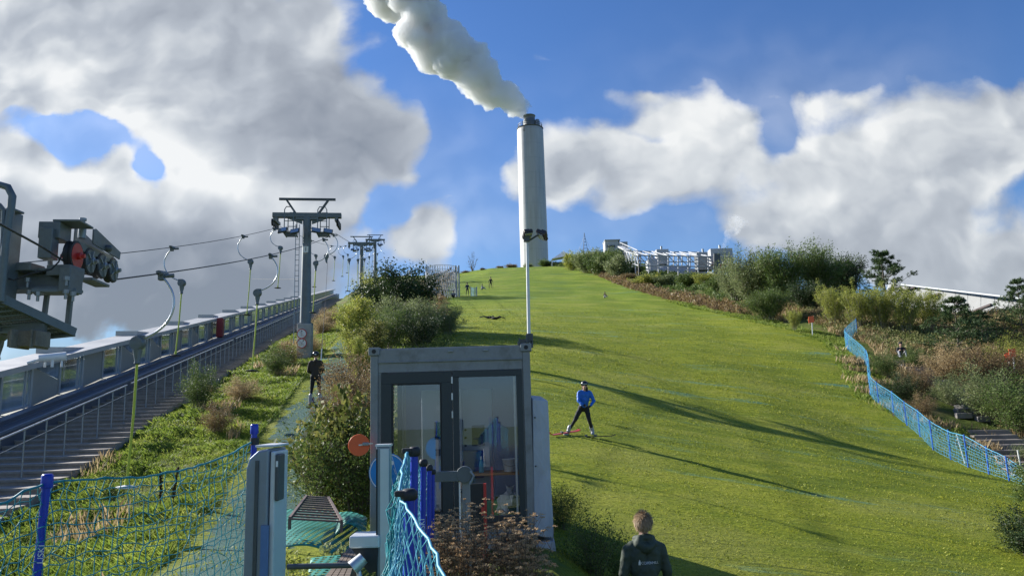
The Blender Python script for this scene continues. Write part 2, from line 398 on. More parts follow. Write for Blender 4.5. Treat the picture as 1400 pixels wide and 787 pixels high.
# teal plastic mat showing through where the turf is worn
worn = t.noise(t.mapping(co, scale=(.16, .9, .5), loc=(3, 11, 0)), 1.0, 7, .7)
strm = t.noise(t.mapping(co, scale=(.055, .30, .3), loc=(8.3, 2, 0)), 1.0, 4, .55)
wm = t.math('MULTIPLY', t.mapr(worn, .55, .66, 0, 1), t.mapr(strm, .47, .58, 0, .8))
mown = t.mix(wm, mown, (.075, .24, .19))
rough = t.ramp(t.math('ADD', t.math('MULTIPLY', med, .5), t.math('MULTIPLY', sml, .5)), [(.33, (.035, .052, .012)), (.5, (.085, .115, .022)), (.66, (.155, .155, .045))])
rough = t.mix(t.mapr(t.noise(co, .33, 4, .6), .54, .68, 0, .8), rough, (.16, .115, .060))
c = t.mix(slope_z, rough, mown)
# track mats: teal grid stripes with grass growing through
wv = t.new('ShaderNodeTexWave', wave_type='BANDS', bands_direction='Y'); wv.inputs['Scale'].default_value = 4.0; wv.inputs['Distortion'].default_value = 1.2; wv.inputs['Detail'].default_value = 2; wv.inputs['Detail Scale'].default_value = 3
t.link(co, wv.inputs['Vector'])
tk = t.mapr(t.math('ADD', t.math('MULTIPLY', trk, 1.0), t.math('MULTIPLY_ADD', t.noise(co, 1.5, 6, .7), 1.6, -.8)), .44, .60, 0, 1)
matc = t.mix(t.mapr(wv.outputs['Fac'], .25, .6, 0, 1), (.022, .055, .062), (.070, .18, .185))
c = t.mix(t.math('MULTIPLY', tk, .92), c, matc)
t.link(c, b.inputs['Base Color']); b.inputs['Roughness'].default_value = .85; b.inputs['Specular IOR Level'].default_value = .15
b.inputs['Sheen Weight'].default_value = .12; b.inputs['Sheen Roughness'].default_value = .5; t.link(t.mix(.5, c, (.5, .6, .1)), b.inputs['Sheen Tint'])
hh = t.math('ADD', t.math('MULTIPLY', sml, .7), t.math('ADD', t.math('MULTIPLY', spk, .3), t.math('MULTIPLY', med, .8)))
t.link(t.bump(hh, .9, .12), b.inputs['Normal'])
M_TURF = m
def Hb(X, Y):
    rim = 1-sst(edge_d(X, Y), -.2, .9)
    n = .06*np.sin(X*1.7+np.sin(Y*1.3)*1.4)*np.sin(Y*1.9+np.cos(X*.9)*1.2)+.05*np.sin(X*4.1+Y*2.3)*np.sin(Y*4.7-X)
    keep = sst(np.abs(X-track_x(Y)), .8, 2.0)
    return H(X, Y)+n*rim*keep*sst(Y, 9, 14)*(X > -16)
ground, GV = grid_mesh('ground', xs, ys, Hb, M_TURF)
tag(ground, kind='structure')
e = edge_d(GV[:, 0], GV[:, 1]); dt = np.abs(GV[:, 0]-track_x(GV[:, 1]))
gz = np.clip(sst(e, -.8, .7)+.85*(1-sst(dt-.05*GV[:, 1].clip(0, 60)*.3, 1.3, 2.6))*(GV[:, 1] < 120)*(GV[:, 1] > 8), 0, 1)
attr(ground, 'groomed', gz)
attr(ground, 'track', (1-sst(dt, .55, 1.1))*(GV[:, 1] < 95)*(GV[:, 1] > 7)*(.75+.25*np.sin(GV[:, 1]*.6)))
# ------------------------------------------------------------------ chimney and its steam
M_CHIM, t, b = new_mat('chimney_cladding')
co = t.coord('Object'); n = t.noise(t.mapping(co, scale=(.5, .5, .08)), 1, 6, .65)
sepc = t.new('ShaderNodeSeparateXYZ'); t.link(co, sepc.inputs[0])
seam = t.math('LESS_THAN', t.math('FRACT', t.math('MULTIPLY', sepc.outputs[2], .21)), .022)
c = t.ramp(n, [(.3, (.37, .365, .345)), (.7, (.48, .475, .455))]); c = t.mix(t.math('MULTIPLY', seam, .55), c, (.28, .28, .28)); c = t.mix(t.mapr(t.noise(t.mapping(co, scale=(1.3, 1.3, .05)), 1, 6, .7), .50, .70, 0, .55), c, (.26, .25, .22))
t.link(c, b.inputs['Base Color']); b.inputs['Metallic'].default_value = .12; t.link(t.mapr(n, .3, .7, .34, .5), b.inputs['Roughness'])
M_STEEL = solid('galvanised_steel', (.30, .32, .33), .5, .55, .18, 8, .1)
M_DSTEEL = solid('dark_steel', (.085, .095, .10), .5, .3, .2, 7, .1)
CY = 222.0
pb = at(730.5, 352, CY); ptp = at(724.5, 176, CY)
root = thing('chimney', 'tall pale cylindrical power plant chimney with steam pouring from its top, rising behind the crest', 'chimney', (pb[0], CY, pb[2]-22))
r0 = 37.5/F0*CY*1.02/2; hz = ptp[2]-root.location.z
mb = MB(); mb.lathe([(r0*1.02, 0), (r0*1.015, hz*.5), (r0*.985, hz-1.4), (r0*.96, hz-.5), (r0*.86, hz)], n=64); mb.build('shaft', M_CHIM, root, smooth=True)
mb = MB()
for a in range(28):
    an = 2*PI*a/28; mb.cyl((math.cos(an)*r0*.9, math.sin(an)*r0*.9, hz), (math.cos(an)*r0*.9, math.sin(an)*r0*.9, hz+1.2), .06, 5)
for zz in (.6, 1.2): mb.tube([(math.cos(2*PI*k/28)*r0*.9, math.sin(2*PI*k/28)*r0*.9, hz+zz) for k in range(29)], .07, 5)
mb.lathe([(r0*.98, hz-.35), (r0*1.0, hz-.1), (r0*.9, hz)], n=40)
mb.build('service_railing', M_DSTEEL, root)
mb = MB(); mb.lathe([(1.9, hz-.2), (1.95, hz+2.5), (1.75, hz+2.7), (1.75, hz+3.9), (1.9, hz+4.0), (1.9, hz+4.2), (1.5, hz+4.2)], (-.1, 0, 0), n=32)
mb.build('flue', solid('flue_metal', (.16, .17, .17), .5, .4), root, smooth=True)
mb = MB(); mb.lathe([(.75, hz-.2), (.75, hz+2.3), (.5, hz+2.7)], (2.3, -.6, 0), n=20); mb.build('small_flue', M_STEEL, root, smooth=True)
mb = MB()
for sx in (-.22, .22): mb.cyl((-2.0+sx, -r0*.9, hz-2.2), (-2.0+sx, -r0*.9, hz+1.4), .05, 5)
for k in range(8): mb.cyl((-2.22, -r0*.9, hz-2+.42*k), (-1.78, -r0*.9, hz-2+.42*k), .04, 4)
mb.build('ladder', M_DSTEEL, root)
# billowing steam as one lumpy closed surface
def puffs(name, centre_line, mat, label, cat, voxel, seed, nper=20, disp=((8.0, 2.6), (3.4, 1.7), (1.5, .95), (.7, .4))):
    g = np.random.default_rng(seed); mb = MB(); c0 = np.array(centre_line[0][:3])
    L = len(centre_line)-1
    for i in range(L):
        a = np.array(centre_line[i]); b_ = np.array(centre_line[i+1])
        for k in range(nper):
            s = (k+g.random())/nper; c = a[:3]*(1-s)+b_[:3]*s; rad = (a[3]*(1-s)+b_[3]*s)*1.1
            d = g.normal(size=3); d /= np.linalg.norm(d)
            rr = rad*g.uniform(.34, .62); mb.ell(c-c0+d*(rad-rr)*g.uniform(.55, 1.05), (rr, rr, rr*.92), 12, 8)
    o = mb.build(name, mat, None, smooth=False, loc=None); o.location = c0
    rm = o.modifiers.new('skin', 'REMESH'); rm.mode = 'VOXEL'; rm.voxel_size = voxel; rm.use_smooth_shade = True
    for i, (sz, st) in enumerate(disp):
        tx = bpy.data.textures.new(name+'_billow', 'CLOUDS'); tx.noise_scale = sz; tx.noise_depth = 2; tx.noise_type = 'SOFT_NOISE'; tx.noise_basis = 'VORONOI_F1'
        dm = o.modifiers.new('billow', 'DISPLACE'); dm.texture = tx; dm.strength = -st; dm.mid_level = .4; dm.texture_coords = 'GLOBAL'
    return tag(o, label, cat)
def steam_mat(name, dens):
    """steam as a real scattering volume"""
    m, t, b = new_mat(name); out = t.n['Material Output']; t.n.remove(b)
    pv = t.new('ShaderNodeVolumePrincipled'); pv.inputs['Color'].default_value = (.985, .985, .99, 1); pv.inputs['Anisotropy'].default_value = .0
    if dens < .2:
        n = t.noise(t.coord('Object'), .45, 4, .6); t.link(t.mapr(n, .42, .68, 0, dens*2.4), pv.inputs['Density'])
    else: pv.inputs['Density'].default_value = dens
    t.link(pv.outputs[0], out.inputs['Volume']); return m
SC.cycles.volume_bounces = 14; SC.cycles.volume_max_steps = 256
fl = at(725, 160, CY)
line = [(*at(722, 158, CY), 2.4), (*at(706, 143, CY), 5.0), (*at(672, 122, CY), 7.6), (*at(635, 92, CY), 9.6), (*at(590, 52, CY+2), 11.5), (*at(558, 8, CY+4), 13.5), (*at(520, -60, CY+6), 16)]
puffs('steam_plume', line, steam_mat('steam', .62), 'dense white plume of steam drifting up from the tall chimney', 'steam', .30, 3)
# ------------------------------------------------------------------ ski lift
M_GREY = solid('lift_grey_paint', (.150, .172, .178), .5, .35, .2, 3, .08, dirt=(.13, .12, .10))
M_CONC = solid('concrete', (.36, .355, .335), .85, 0, .22, 2.2, .25, dirt=(.17, .16, .14))
M_BLACK = solid('black_rubber', (.022, .023, .025), .6, 0, .2)
M_ROPE = solid('wire_rope', (.045, .048, .05), .5, .5, .2, 40)
M_YEL = solid('yellow_green_pole', (.50, .56, .055), .45, 0, .12, 9)
M_WHITE = solid('white_paint', (.78, .78, .76), .4, 0, .06, 8, dirt=(.55, .53, .48))
M_RED = solid('red_paint', (.50, .035, .03), .45, 0, .15)
M_ALU = solid('brushed_aluminium', (.52, .54, .55), .32, .8, .12, 10)
LD = np.array([-.150, 1.0, 0]); LD /= np.linalg.norm(LD)
T1, T2, T3 = 40.0, 100.0, 140.0
ropeR = [at(108, 372, 10.2), at(157, 382, 11.1), at(459, 319, T1), at(514, 336, T2), at(528, 330, T3)]
ropeL = [at(-60, 366, 13.4), at(384, 310, T1), at(476, 335, T2), at(499, 330, T3)]
def along(P, y, sag=.012):
    for i in range(len(P)-1):
        if P[i][1] <= y <= P[i+1][1] or i == len(P)-2:
            L = P[i+1][1]-P[i][1]; s = (y-P[i][1])/L; q = P[i]*(1-s)+P[i+1]*s
            q = q.copy(); q[2] -= sag*L*4*s*(1-s)*.75; return q
    return P[0]
def ropepts(P):
    out = []
    for i in range(len(P)-1):
        n = max(2, int((P[i+1][1]-P[i][1])/2))
        for k in range(n): out.append(along(P, P[i][1]+(P[i+1][1]-P[i][1])*k/n+1e-4))
    return out+[P[-1]]
mb = MB(); mb.tube([at(-260, 190, 4.6), at(0, 306, 7.4), at(60, 339, 8.9), at(98, 364, 9.75)]+ropepts(ropeR), .0135, 6)
o = mb.build('haul_rope', M_ROPE, smooth=True); tag(o, 'lower haul rope, running from the red sheave wheel to the first tower', 'rope', 'ropes of the ski lift')
mb = MB(); mb.tube(ropepts(ropeL), .0125, 6)
o = mb.build('haul_rope', M_ROPE, smooth=True); tag(o, 'upper haul rope, passing behind the sheave wheels to the tower', 'rope', 'ropes of the ski lift')
# ---- towers
def lift_tower(label):
    r = thing('lift_tower', label, 'lift tower', (0, 0, 0), group='towers of the ski lift')
    Hh = 7.55
    mb = MB(); mb.tube([(0, 0, 1.5), (0, 0, Hh)], [.30, .22], 16); mb.lathe([(.31, 1.5), (.42, 1.52), (.42, 1.6), (.31, 1.62)], n=16); mb.build('column', M_GREY, r, smooth=True)
    MB().box((0, 0, .6), (.74, .9, 1.9)).build('footing', M_CONC, r, bev=.04)
    mb = MB(); mb.box((0, 0, Hh+.05), (3.7, .34, .26)); mb.box((0, 0, Hh-.14), (1.2, .3, .16))
    for s in (-1, 1):
        mb.prism([(0, 0), (.9, 0), (0, -.36)], (s*.26, -.06, Hh-.08), (s, 0, 0), (0, 0, 1), (0, 1, 0), .12)
    mb.build('crossbeam', M_GREY, r, bev=.012)
    mb = MB(); mb.box((0, 0, Hh+.98), (3.05, .12, .12))
    for s in (-1, 1): mb.bar((s*.62, 0, Hh+.17), (s*1.12, 0, Hh+.93), .11, .11)
    mb.build('lifting_frame', M_DSTEEL, r)
    for s in (-1, 1):
        x = s*1.62
        mb = MB(); mb.bar((x, -.9, Hh-.38), (x, .9, Hh-.22), .10, .16); mb.box((x, 0, Hh-.14), (.14, .3, .3))
        sv = mb.build('sheave_battery', M_GREY, r)
        for k in range(4):
            y = -.72+.48*k
            w_ = MB(); w_.lathe([(.20, -.05), (.205, -.02), (.165, 0), (.205, .02), (.20, .05)], (x+s*.09, y, Hh-.46+.09*y), (1, 0, 0), 16); w_.build('sheave_wheel', M_BLACK, sv, smooth=True)
        # service platform with its guard hoop
        mb = MB(); xp = s*.88
        for k in range(7): mb.box((xp, -.55+k*.18, Hh-1.02), (.6, .05, .04))
        for dx in (-.3, .3): mb.box((xp+dx, 0, Hh-1.02), (.05, 1.3, .07))
        mb.build('platform', M_GREY, r)
        for yy in (-.62, .62):
            mb = MB(); mb.tube([(xp-.24, yy, Hh-1.02), (xp-.24, yy, Hh+.22), (xp-.15, yy, Hh+.38), (xp+.15, yy, Hh+.38), (xp+.24, yy, Hh+.22), (xp+.24, yy, Hh-1.02)], .028, 6)
            mb.cyl((xp-.24, yy, Hh-.42), (xp+.24, yy, Hh-.42), .022, 6)
            mb.build('guard_hoop', M_GREY, r)
        for k, dx in enumerate((-.34, .30)):
            c = np.array((xp+dx+.04, -.78, Hh-.98-.05*k)); a = R(-38)
            Mx = Matrix.Rotation(a, 3, 'X') @ Matrix.Rotation(R(s*14), 3, 'Z')
            fb = MB().box(c, (.50, .10, .36), M=np.array(Mx)).build('floodlight', M_DSTEEL, r, bev=.015)
            MB().box(c+np.array(Mx) @ np.array((0, -.054, 0)), (.43, .012, .29), M=np.array(Mx)).build('lens', M_LENS, fb)
    mb = MB(); mb.cyl((-.37, -.2, .5), (-.37, -.2, Hh-.5), .02, 5); mb.cyl((-.57, -.2, .5), (-.57, -.2, Hh-.5), .02, 5)
    for k in range(22): mb.cyl((-.57, -.2, .7+k*.29), (-.37, -.2, .7+k*.29), .014, 4)
    mb.build('ladder', M_STEEL, r)
    return r
M_LENS, t, b = new_mat('lamp_lens'); b.inputs['Base Color'].default_value = (.42, .46, .50, 1); b.inputs['Roughness'].default_value = .12; b.inputs['Metallic'].default_value = .6
tw = lift_tower('grey steel lift tower nearest the camera with two no-entry signs at its concrete foot')
b1 = at(420, 300, T1); zb = at(416, 296, T1)[2]-7.55
tw.location = (b1[0], T1, zb); tw.rotation_euler.z = R(8)
# number plate and prohibition signs on the nearest tower, built as flat signs
def ring(mb, c, r, w, n=28, y=0.0):
    V = []; F = []
    for k in range(n):
        a = 2*PI*k/n
        for q in (r, r-w): V.append((c[0]+q*math.cos(a), c[1]+y, c[2]+q*math.sin(a)))
    for k in range(n): k2 = (k+1) % n; F.append((2*k, 2*k+1, 2*k2+1, 2*k2))
    mb.add(V, F)
def disc(mb, c, r, n=28, y=0.0):
    mb.add([(c[0]+r*math.cos(2*PI*k/n), c[1]+y, c[2]+r*math.sin(2*PI*k/n)) for k in range(n)], [tuple(range(n))])
def text_mesh(name, txt, size, mat, parent, loc, rot, ext=.002, align='CENTER'):
    cu = bpy.data.curves.new(name, 'FONT'); cu.body = txt; cu.size = size; cu.extrude = ext; cu.align_x = align; cu.align_y = 'CENTER'
    tmp = bpy.data.objects.new(name+'_src', cu); COL.objects.link(tmp)
    dg = bpy.context.evaluated_depsgraph_get(); me = bpy.data.meshes.new_from_object(tmp.evaluated_get(dg))
    bpy.data.objects.remove(tmp)
    o = link(bpy.data.objects.new(name, me), parent); me.materials.clear(); me.materials.append(mat); o.location = loc; o.rotation_euler = rot
    return o
for k, (py, what) in enumerate(((456, 'slash'), (469, 'skier'))):
    c = at(412.5, py, T1-.58)
    s_ = thing('prohibition_sign', ('round white no-entry sign with red slash, upper one on the tower foot' if k == 0 else 'round white sign with crossed-out skier, lower one on the tower foot'), 'sign', c, R(8), 'prohibition signs on the lift tower foot')
    mb = MB(); mb.cyl((0, .012, 0), (0, 0, 0), .265, 28); mb.build('sign_plate', M_WHITE, s_)
    mb = MB(); ring(mb, (0, 0, 0), .265, .045, y=-.004); mb.bar((-.17, -.006, .17), (.17, -.006, -.17), .004, .042, (0, 1, 0)); mb.build('red_ring', M_RED, s_)
    mb = MB()
    if k == 0: mb.bar((0, -.003, -.12), (0, -.003, .1), .002, .05, (0, 1, 0)); disc(mb, (0, 0, .14), .035, 12, -.004)
    else: mb.bar((-.13, -.003, -.1), (.13, -.003, -.04), .002, .03, (0, 1, 0)); mb.bar((-.04, -.003, -.03), (.06, -.003, .09), .002, .05, (0, 1, 0)); disc(mb, (.08, 0, .14), .035, 12, -.004)
    mb.build('pictogram', M_BLACK, s_)
MB().box((0, -.335, 5.62), (.26, .02, .34)).build('number_plate', M_WHITE, tw)
text_mesh('number', '1', .34, M_BLACK, tw, (0, -.348, 5.62), (PI/2, 0, 0))
def tower_copy(px, py, Y, label):
    c = copy_tree(tw)
    for ch in list(c.children):
        if ch.name.startswith('number'):
            bpy.data.objects.remove(ch, do_unlink=True)
    p = at(px, py, Y); c.location = (p[0], Y, p[2]-7.55); c.rotation_euler.z = R(9); c['label'] = label
    return c
t2 = tower_copy(494.5, 333, T2, 'second grey lift tower, seen just behind the first one beyond its hangers'); c_ = t2
t3 = tower_copy(513, 328, T3, 'farthest lift tower, half hidden behind the second one above the dark bush')
# ---- hangers
def hanger(label, mirror=1, white=False, group='platter hangers of the ski lift'):
    r = thing('tow_hanger', label, 'lift hanger', (0, 0, 0), group=group)
    s = mirror
    mb = MB(); mb.cyl((0, -.17, -.02), (0, .20, .03), .045, 10); mb.box((0, .0, -.06), (.09, .13, .12)); mb.cyl((0, -.26, -.02), (0, -.17, -.02), .022, 8); mb.cyl((-.05, .02, -.05), (.20, .05, -.03), .035, 10); mb.build('clamp', M_GREY, r, smooth=True)
    pts = [(0, 0, -.06), (.10*s, 0, -.17), (.205*s, 0, -.38), (.215*s, 0, -.62), (.11*s, 0, -.86), (-.08*s, 0, -1.03), (-.30*s, 0, -1.13)]
    P = []
    for i in range(len(pts)-1):
        p0, p1, p2, p3 = [np.array(pts[max(0, min(len(pts)-1, i+k))]) for k in (-1, 0, 1, 2)]
        for q in np.arange(0, 1, .25): P.append(.5*((2*p1)+(-p0+p2)*q+(2*p0-5*p1+4*p2-p3)*q*q+(-p0+3*p1-3*p2+p3)*q**3))
    P.append(np.array(pts[-1])); mb = MB(); mb.tube(P, .0215, 8); mb.build('bow', M_ALU, r, smooth=True)
    hx = -.36*s
    mb = MB(); mb.lathe([(.03, -.085), (.115, -.075), (.13, -.02), (.13, .03), (.11, .075), (.03, .085)], (hx, 0, -1.20), (.25, 1, 0), 16); mb.lathe([(.085, 0), (.075, -.12), (.045, -.26), (.055, -.30), (.03, -.32)], (hx, 0, -1.24), n=12); mb.box((hx+.04*s, 0, -1.12), (.14, .09, .1)); mb.build('spring_reel', M_GREY, r, smooth=True)
    mb = MB(); mb.tube([(hx, 0, -1.5), (hx-.03, .0, -2.4), (hx-.09, -.02, -3.46)], .0225, 8); mb.cyl((hx-.09, -.02, -3.45), (hx-.095, -.02, -3.54), .035, 10); mb.build('tow_pole', [M_YEL], r, smooth=True)
    mb = MB(); mb.lathe([(.02, .045), (.05, .035), (.165, .012), (.175, 0), (.165, -.014), (.02, -.03)], (hx-.095, -.02, -3.57), (.05, .0, 1), 24); mb.build('platter', M_WHITE if white else M_BLACK, r, smooth=True)
    return r
LDZ = math.atan2(.15, 1)
hw = hanger('large yellow-green tow pole with a white platter hanging in front of the netting, nearest hanger', 1, True); p = along(ropeR, 13.1); hw.location = p; hw.rotation_euler = (0, R(-1), LDZ); hw.scale = (1, 1, 1.035)
hk = hanger('tow hanger with black platter and yellow-green pole, the second one on the lower rope', 1); hk.location = along(ropeR, 22.6); hk.rotation_euler.z = LDZ
hm = hanger('black platter hanging over the terrace roof beside the nearest hanger', -1); hm.location = along(ropeL, 24); hm.rotation_euler.z = LDZ
def hcopy(src, P, y, label, sc=1.0):
    c = copy_tree(src); c.location = along(P, y); c['label'] = label; c.scale = (1, 1, sc); c.rotation_euler = (0, 0, LDZ+random.uniform(-.3, .3)); return c
hcopy(hk, ropeR, 35, 'tow hanger hanging right in front of the first tower column')
hcopy(hk, ropeR, 55, 'dark platter just beyond the right arm of the first tower')
for k, y in enumerate((66, 77, 88)): hcopy(hk, ropeR, y, 'small distant hanger on the near rope between the first and second towers')
hcopy(hm, ropeL, 32.5, 'thin hanger on the upper rope whose platter meets the terrace roof edge')
hcopy(hm, ropeL, 38.5, 'hanger on the upper rope beside the outer arm of the first tower', .9)
hcopy(hm, ropeL, 55, 'hanger seen just left of the first tower column under the service platform')
hcopy(hm, ropeL, 73, 'first small hanger to the right of the first tower column')
for k, y in enumerate((85, 94)): hcopy(hm, ropeL, y, 'small distant hanger on the far rope between the first and second towers')
hcopy(hk, ropeR, 112, 'tiny hanger between the second and third lift towers')
# stretched hanger that pulls the rider
pc = along(ropeR, 39.0); rh = thing('tow_hanger', 'tow hanger stretched out on its cord to the rider being pulled uphill', 'lift hanger', pc, LDZ, 'platter hangers of the ski lift')
for ch in hk.children:
    if ch.name.split('.')[0] in ('clamp', 'bow', 'spring_reel'):
        q = ch.copy(); COL.objects.link(q); q.parent = rh
RID = np.array([-6.92, 26.05, 0.0]); RID[2] = h(RID[0], RID[1])
a_ = pc+np.array([-.3, .0, -1.5]); b_ = np.array([RID[0]+.12, RID[1]+.32, RID[2]+1.95]); 
mb = MB(); mb.tube([a_, a_*.5+b_*.5+np.array((0, 0, -.25)), b_], .009, 5); mb.build('cord', M_BLACK, rh, world=True)
mb = MB(); mb.tube([b_, b_+np.array([.0, -.14, -.75]), b_+np.array([-.06, -.28, -1.05])], .02, 8); mb.build('tow_pole', M_WHITE, rh, world=True)
# ---- bottom station: column, service platform and sheave battery
A = lambda px, py, Y: at(px, py, Y)
st = thing('lift_station', 'grey steel bottom station with ladder hoops, beam and service platform', 'lift station', (A(4, 500, 9.2)[0], 9.2, h(-6.2, 9.2)))
mb = MB(); mb.bar(A(4, 425, 9.2), A(16, 291, 9.2), .15, .24, (0, 1, 0)); mb.box(A(16, 289, 9.1), (.20, .2, .03)); mb.build('column', M_GREY, st, world=True, bev=.01)
mb = MB(); mb.bar(A(-120, 700, 9.4), A(-70, 380, 9.4), .3, .3, (0, 1, 0)); mb.build('support_leg', M_GREY, st, world=True, bev=.01)
MB().tube([A(1, 412, 8.8), A(8, 330, 8.8), A(15, 285, 8.8), A(17, 268, 8.8), A(11, 256, 8.8), A(-2, 252, 8.8), A(-30, 262, 8.8), A(-40, 400, 8.8)], .045, 8).build('ladder_hoop', M_GREY, st, world=True, smooth=True)
MB().tube([A(-20, 275, 8.8), A(-1, 280, 8.8), A(6, 288, 8.8), A(3, 340, 8.8), A(-4, 400, 8.8)], .03, 6).build('ladder_hoop', M_GREY, st, world=True, smooth=True)
MB().tube([A(69, 370, 9.9), A(68, 350, 9.9), A(71, 330, 9.9), A(77, 322, 9.9), A(88, 321, 9.9)], .034, 8).build('guard_pipe', M_GREY, st, world=True, smooth=True)
for py in (300, 333, 365): MB().cyl(A(-10, py+2, 8.9), A(11, py, 8.9), .022, 6).build('rung', M_GREY, st, world=True)
mb = MB(); mb.bar(A(-30, 384, 9.5), A(108, 385, 9.75), .24, .22); mb.bar(A(-30, 369, 9.4), A(110, 372, 9.65), .32, .035); mb.bar(A(-30, 397, 9.4), A(108, 396, 9.65), .34, .04); mb.box(A(40, 367, 9.4), (.22, .3, .1)); mb.box(A(90, 372, 9.55), (.30, .34, .14)); mb.bar(A(45, 399, 9.4), A(106, 399, 9.6), .3, .05); mb.box(A(97, 384, 9.5), (.14, .3, .32))
mb.build('support_beam', M_GREY, st, world=True, bev=.008)
for px, py in ((13, 400), (40, 400), (52, 402), (90, 399), (100, 402), (38, 383), (91, 381)):
    c = A(px, py, 9.32); MB().lathe([(.035, -.03), (.035, .02), (.018, .022), (.018, .09)], c, (0, 0, -1), 6).build('bolt', M_STEEL, st, world=True)
mb = MB()
q0, q1, q2, q3 = A(-60, 416, 8.7), A(6, 410, 8.9), A(102, 454, 9.9), A(30, 461, 9.8)
for k in range(9):
    s = k/8; mb.bar(q0+(q3-q0)*s, q1+(q2-q1)*s, .05, .045)
for k in range(15):
    s = k/14; mb.bar(q0+(q1-q0)*s, q3+(q2-q3)*s, .018, .03)
mb.bar(q1+(q2-q1)*-.02, q2, .05, .11); mb.bar(q3, q2, .05, .11); mb.bar(q0, q3, .05, .12); mb.bar(A(-60, 446, 9.4), A(62, 450, 9.5), .09, .14)
mb.build('platform_grating', M_GREY, st, world=True)
MB().bar(A(65, 398, 9.6), A(60, 436, 9.6), .05, .05, (0, 1, 0)).build('hanger_bar', M_GREY, st, world=True)
MB().bar(A(97, 400, 9.9), A(92, 450, 9.9), .055, .055, (0, 1, 0)).build('hanger_bar', M_GREY, st, world=True)
mb = MB(); c = A(40, 464, 9.4); mb.box(c, (.36, .3, .2)); mb.box(A(27, 464, 9.3), (.03, .36, .23)); mb.box(A(54, 464, 9.4), (.03, .36, .23)); mb.build('motor_box', solid('rusty_steel', (.20, .18, .15), .8, .2, .4, 5), st, world=True, bev=.008)
mb = MB(); mb.tube([A(4, 378, 9.2), A(18, 383, 9.1), A(42, 374, 9.2), A(70, 368, 9.3), A(80, 358, 9.35), A(88, 340, 9.4)], .011, 5); mb.build('cable', M_BLACK, st, world=True)
hx = copy_tree(hm); hx.location = A(-33, 332, 9.6); hx['label'] = 'yellow tow pole hanging under the bottom station platform at the frame edge'; hx.rotation_euler.z = LDZ
# sheave battery
SA = A(100, 350, 9.67); SB = A(151, 366, 10.9)
sb = thing('sheave_battery', 'row of four grooved sheave wheels, one red-hubbed, above the station beam', 'sheave wheels', SA)
SD = (SB-SA)/3; ax = np.cross(SD/np.linalg.norm(SD), (0, 0, 1)); ax /= np.linalg.norm(ax)
for k in range(4):
    c = SA+SD*k-np.array((0, 0, .012*k)); rr = .205 if k == 0 else .19
    wl = MB(); wl.lathe([(rr*.84, -.055), (rr*.97, -.05), (rr, -.03), (rr*.9, -.006), (rr*.9, .006), (rr, .03), (rr*.97, .05), (rr*.84, .055)], c, ax, 32)
    wo = wl.build('sheave_wheel', M_BLACK, sb, smooth=True, world=True)
    rm_ = MB(); rm_.lathe([(.03, -.03), (rr*.55, -.035), (rr*.80, -.062), (rr*.86, -.058), (rr*.84, -.02), (rr*.84, .058), (.03, .058)], c, ax, 32); ro = rm_.build('rim', (M_RED if k == 0 else M_GREY), wo, smooth=True); 
    ro.data.transform(Matrix.Translation(tuple(-SA))); wo_ = MB()
    hb = MB(); hb.lathe([(.045, .05), (.05, .10), (.028, .11), (.028, .15)], c, ax, 12)
    hb.lathe([(.045, .05), (.05, .10), (.028, .11), (.028, .15)], c, -ax, 12)
    for q in range(5 if k else 0):
        an = 2*PI*q/5; u_, v_, _ = frame_of(ax); d_ = math.cos(an)*u_+math.sin(an)*v_; hb.bar(c-ax*0+d_*.03+ax*.062, c+d_*rr*.8+ax*.062, .02, .03, ax); hb.bar(c+d_*.03-ax*.05, c+d_*rr*.8-ax*.058, .02, .03, ax)
    ho = hb.build('hub', M_STEEL if k else M_RED, wo); ho.data.transform(Matrix.Translation(tuple(-SA)))
up = np.array((0, 0, 1.0)); ln = SD/np.linalg.norm(SD)
mb = MB(); mb.prism([(.18, .26), (1.26, .06), (1.30, .12), (1.28, .26), (.30, .56), (.2, .52)], SA+ax*.11, ln, up, -ax, .02) if False else mb.prism([(.24, .0), (1.26, -.1), (1.30, .12), (1.28, .24), (.36, .44), (.26, .42)], SA-ax*.12, ln, up, ax, .02)
mb.prism([(.30, .22), (1.26, .13), (1.28, .24), (.36, .44), (.30, .42)], SA+ax*.10, ln, up, ax, .02)
mb.build('side_plate', M_GREY, sb, world=True)
mb = MB(); mb.box(SA+ln*-.10+up*.30-ax*.2, (.26, .34, .22), rz=.14); mb.bar(SA+ln*.05+up*.16, SA+ln*1.25+up*.12, .08, .12); mb.box(SA+ln*-.05+up*.425, (.34, .42, .03), rz=.14); mb.box(SA+ln*-.25+up*.12-ax*.2, (.16, .2, .4), rz=.14); mb.box(SA+ln*.7+up*-.28, (.2, .6, .04), rz=.14); mb.build('housing', M_GREY, sb, world=True, bev=.008)
mb = MB(); c = SA+ln*.22+up*.30; mb.lathe([(.05, -.02), (.05, .12), (.028, .13), (.028, .22), (.045, .225), (.045, .26), (.03, .265)], c, (0, 0, 1), 12); mb.build('tension_bolt', M_STEEL, sb, world=True, smooth=True)
MB().lathe([(.05, 0), (.05, .05), (.03, .07)], SA+ln*.75+up*.22+ax*.12, ax, 10).build('pivot', M_DSTEEL, sb, world=True, smooth=True)
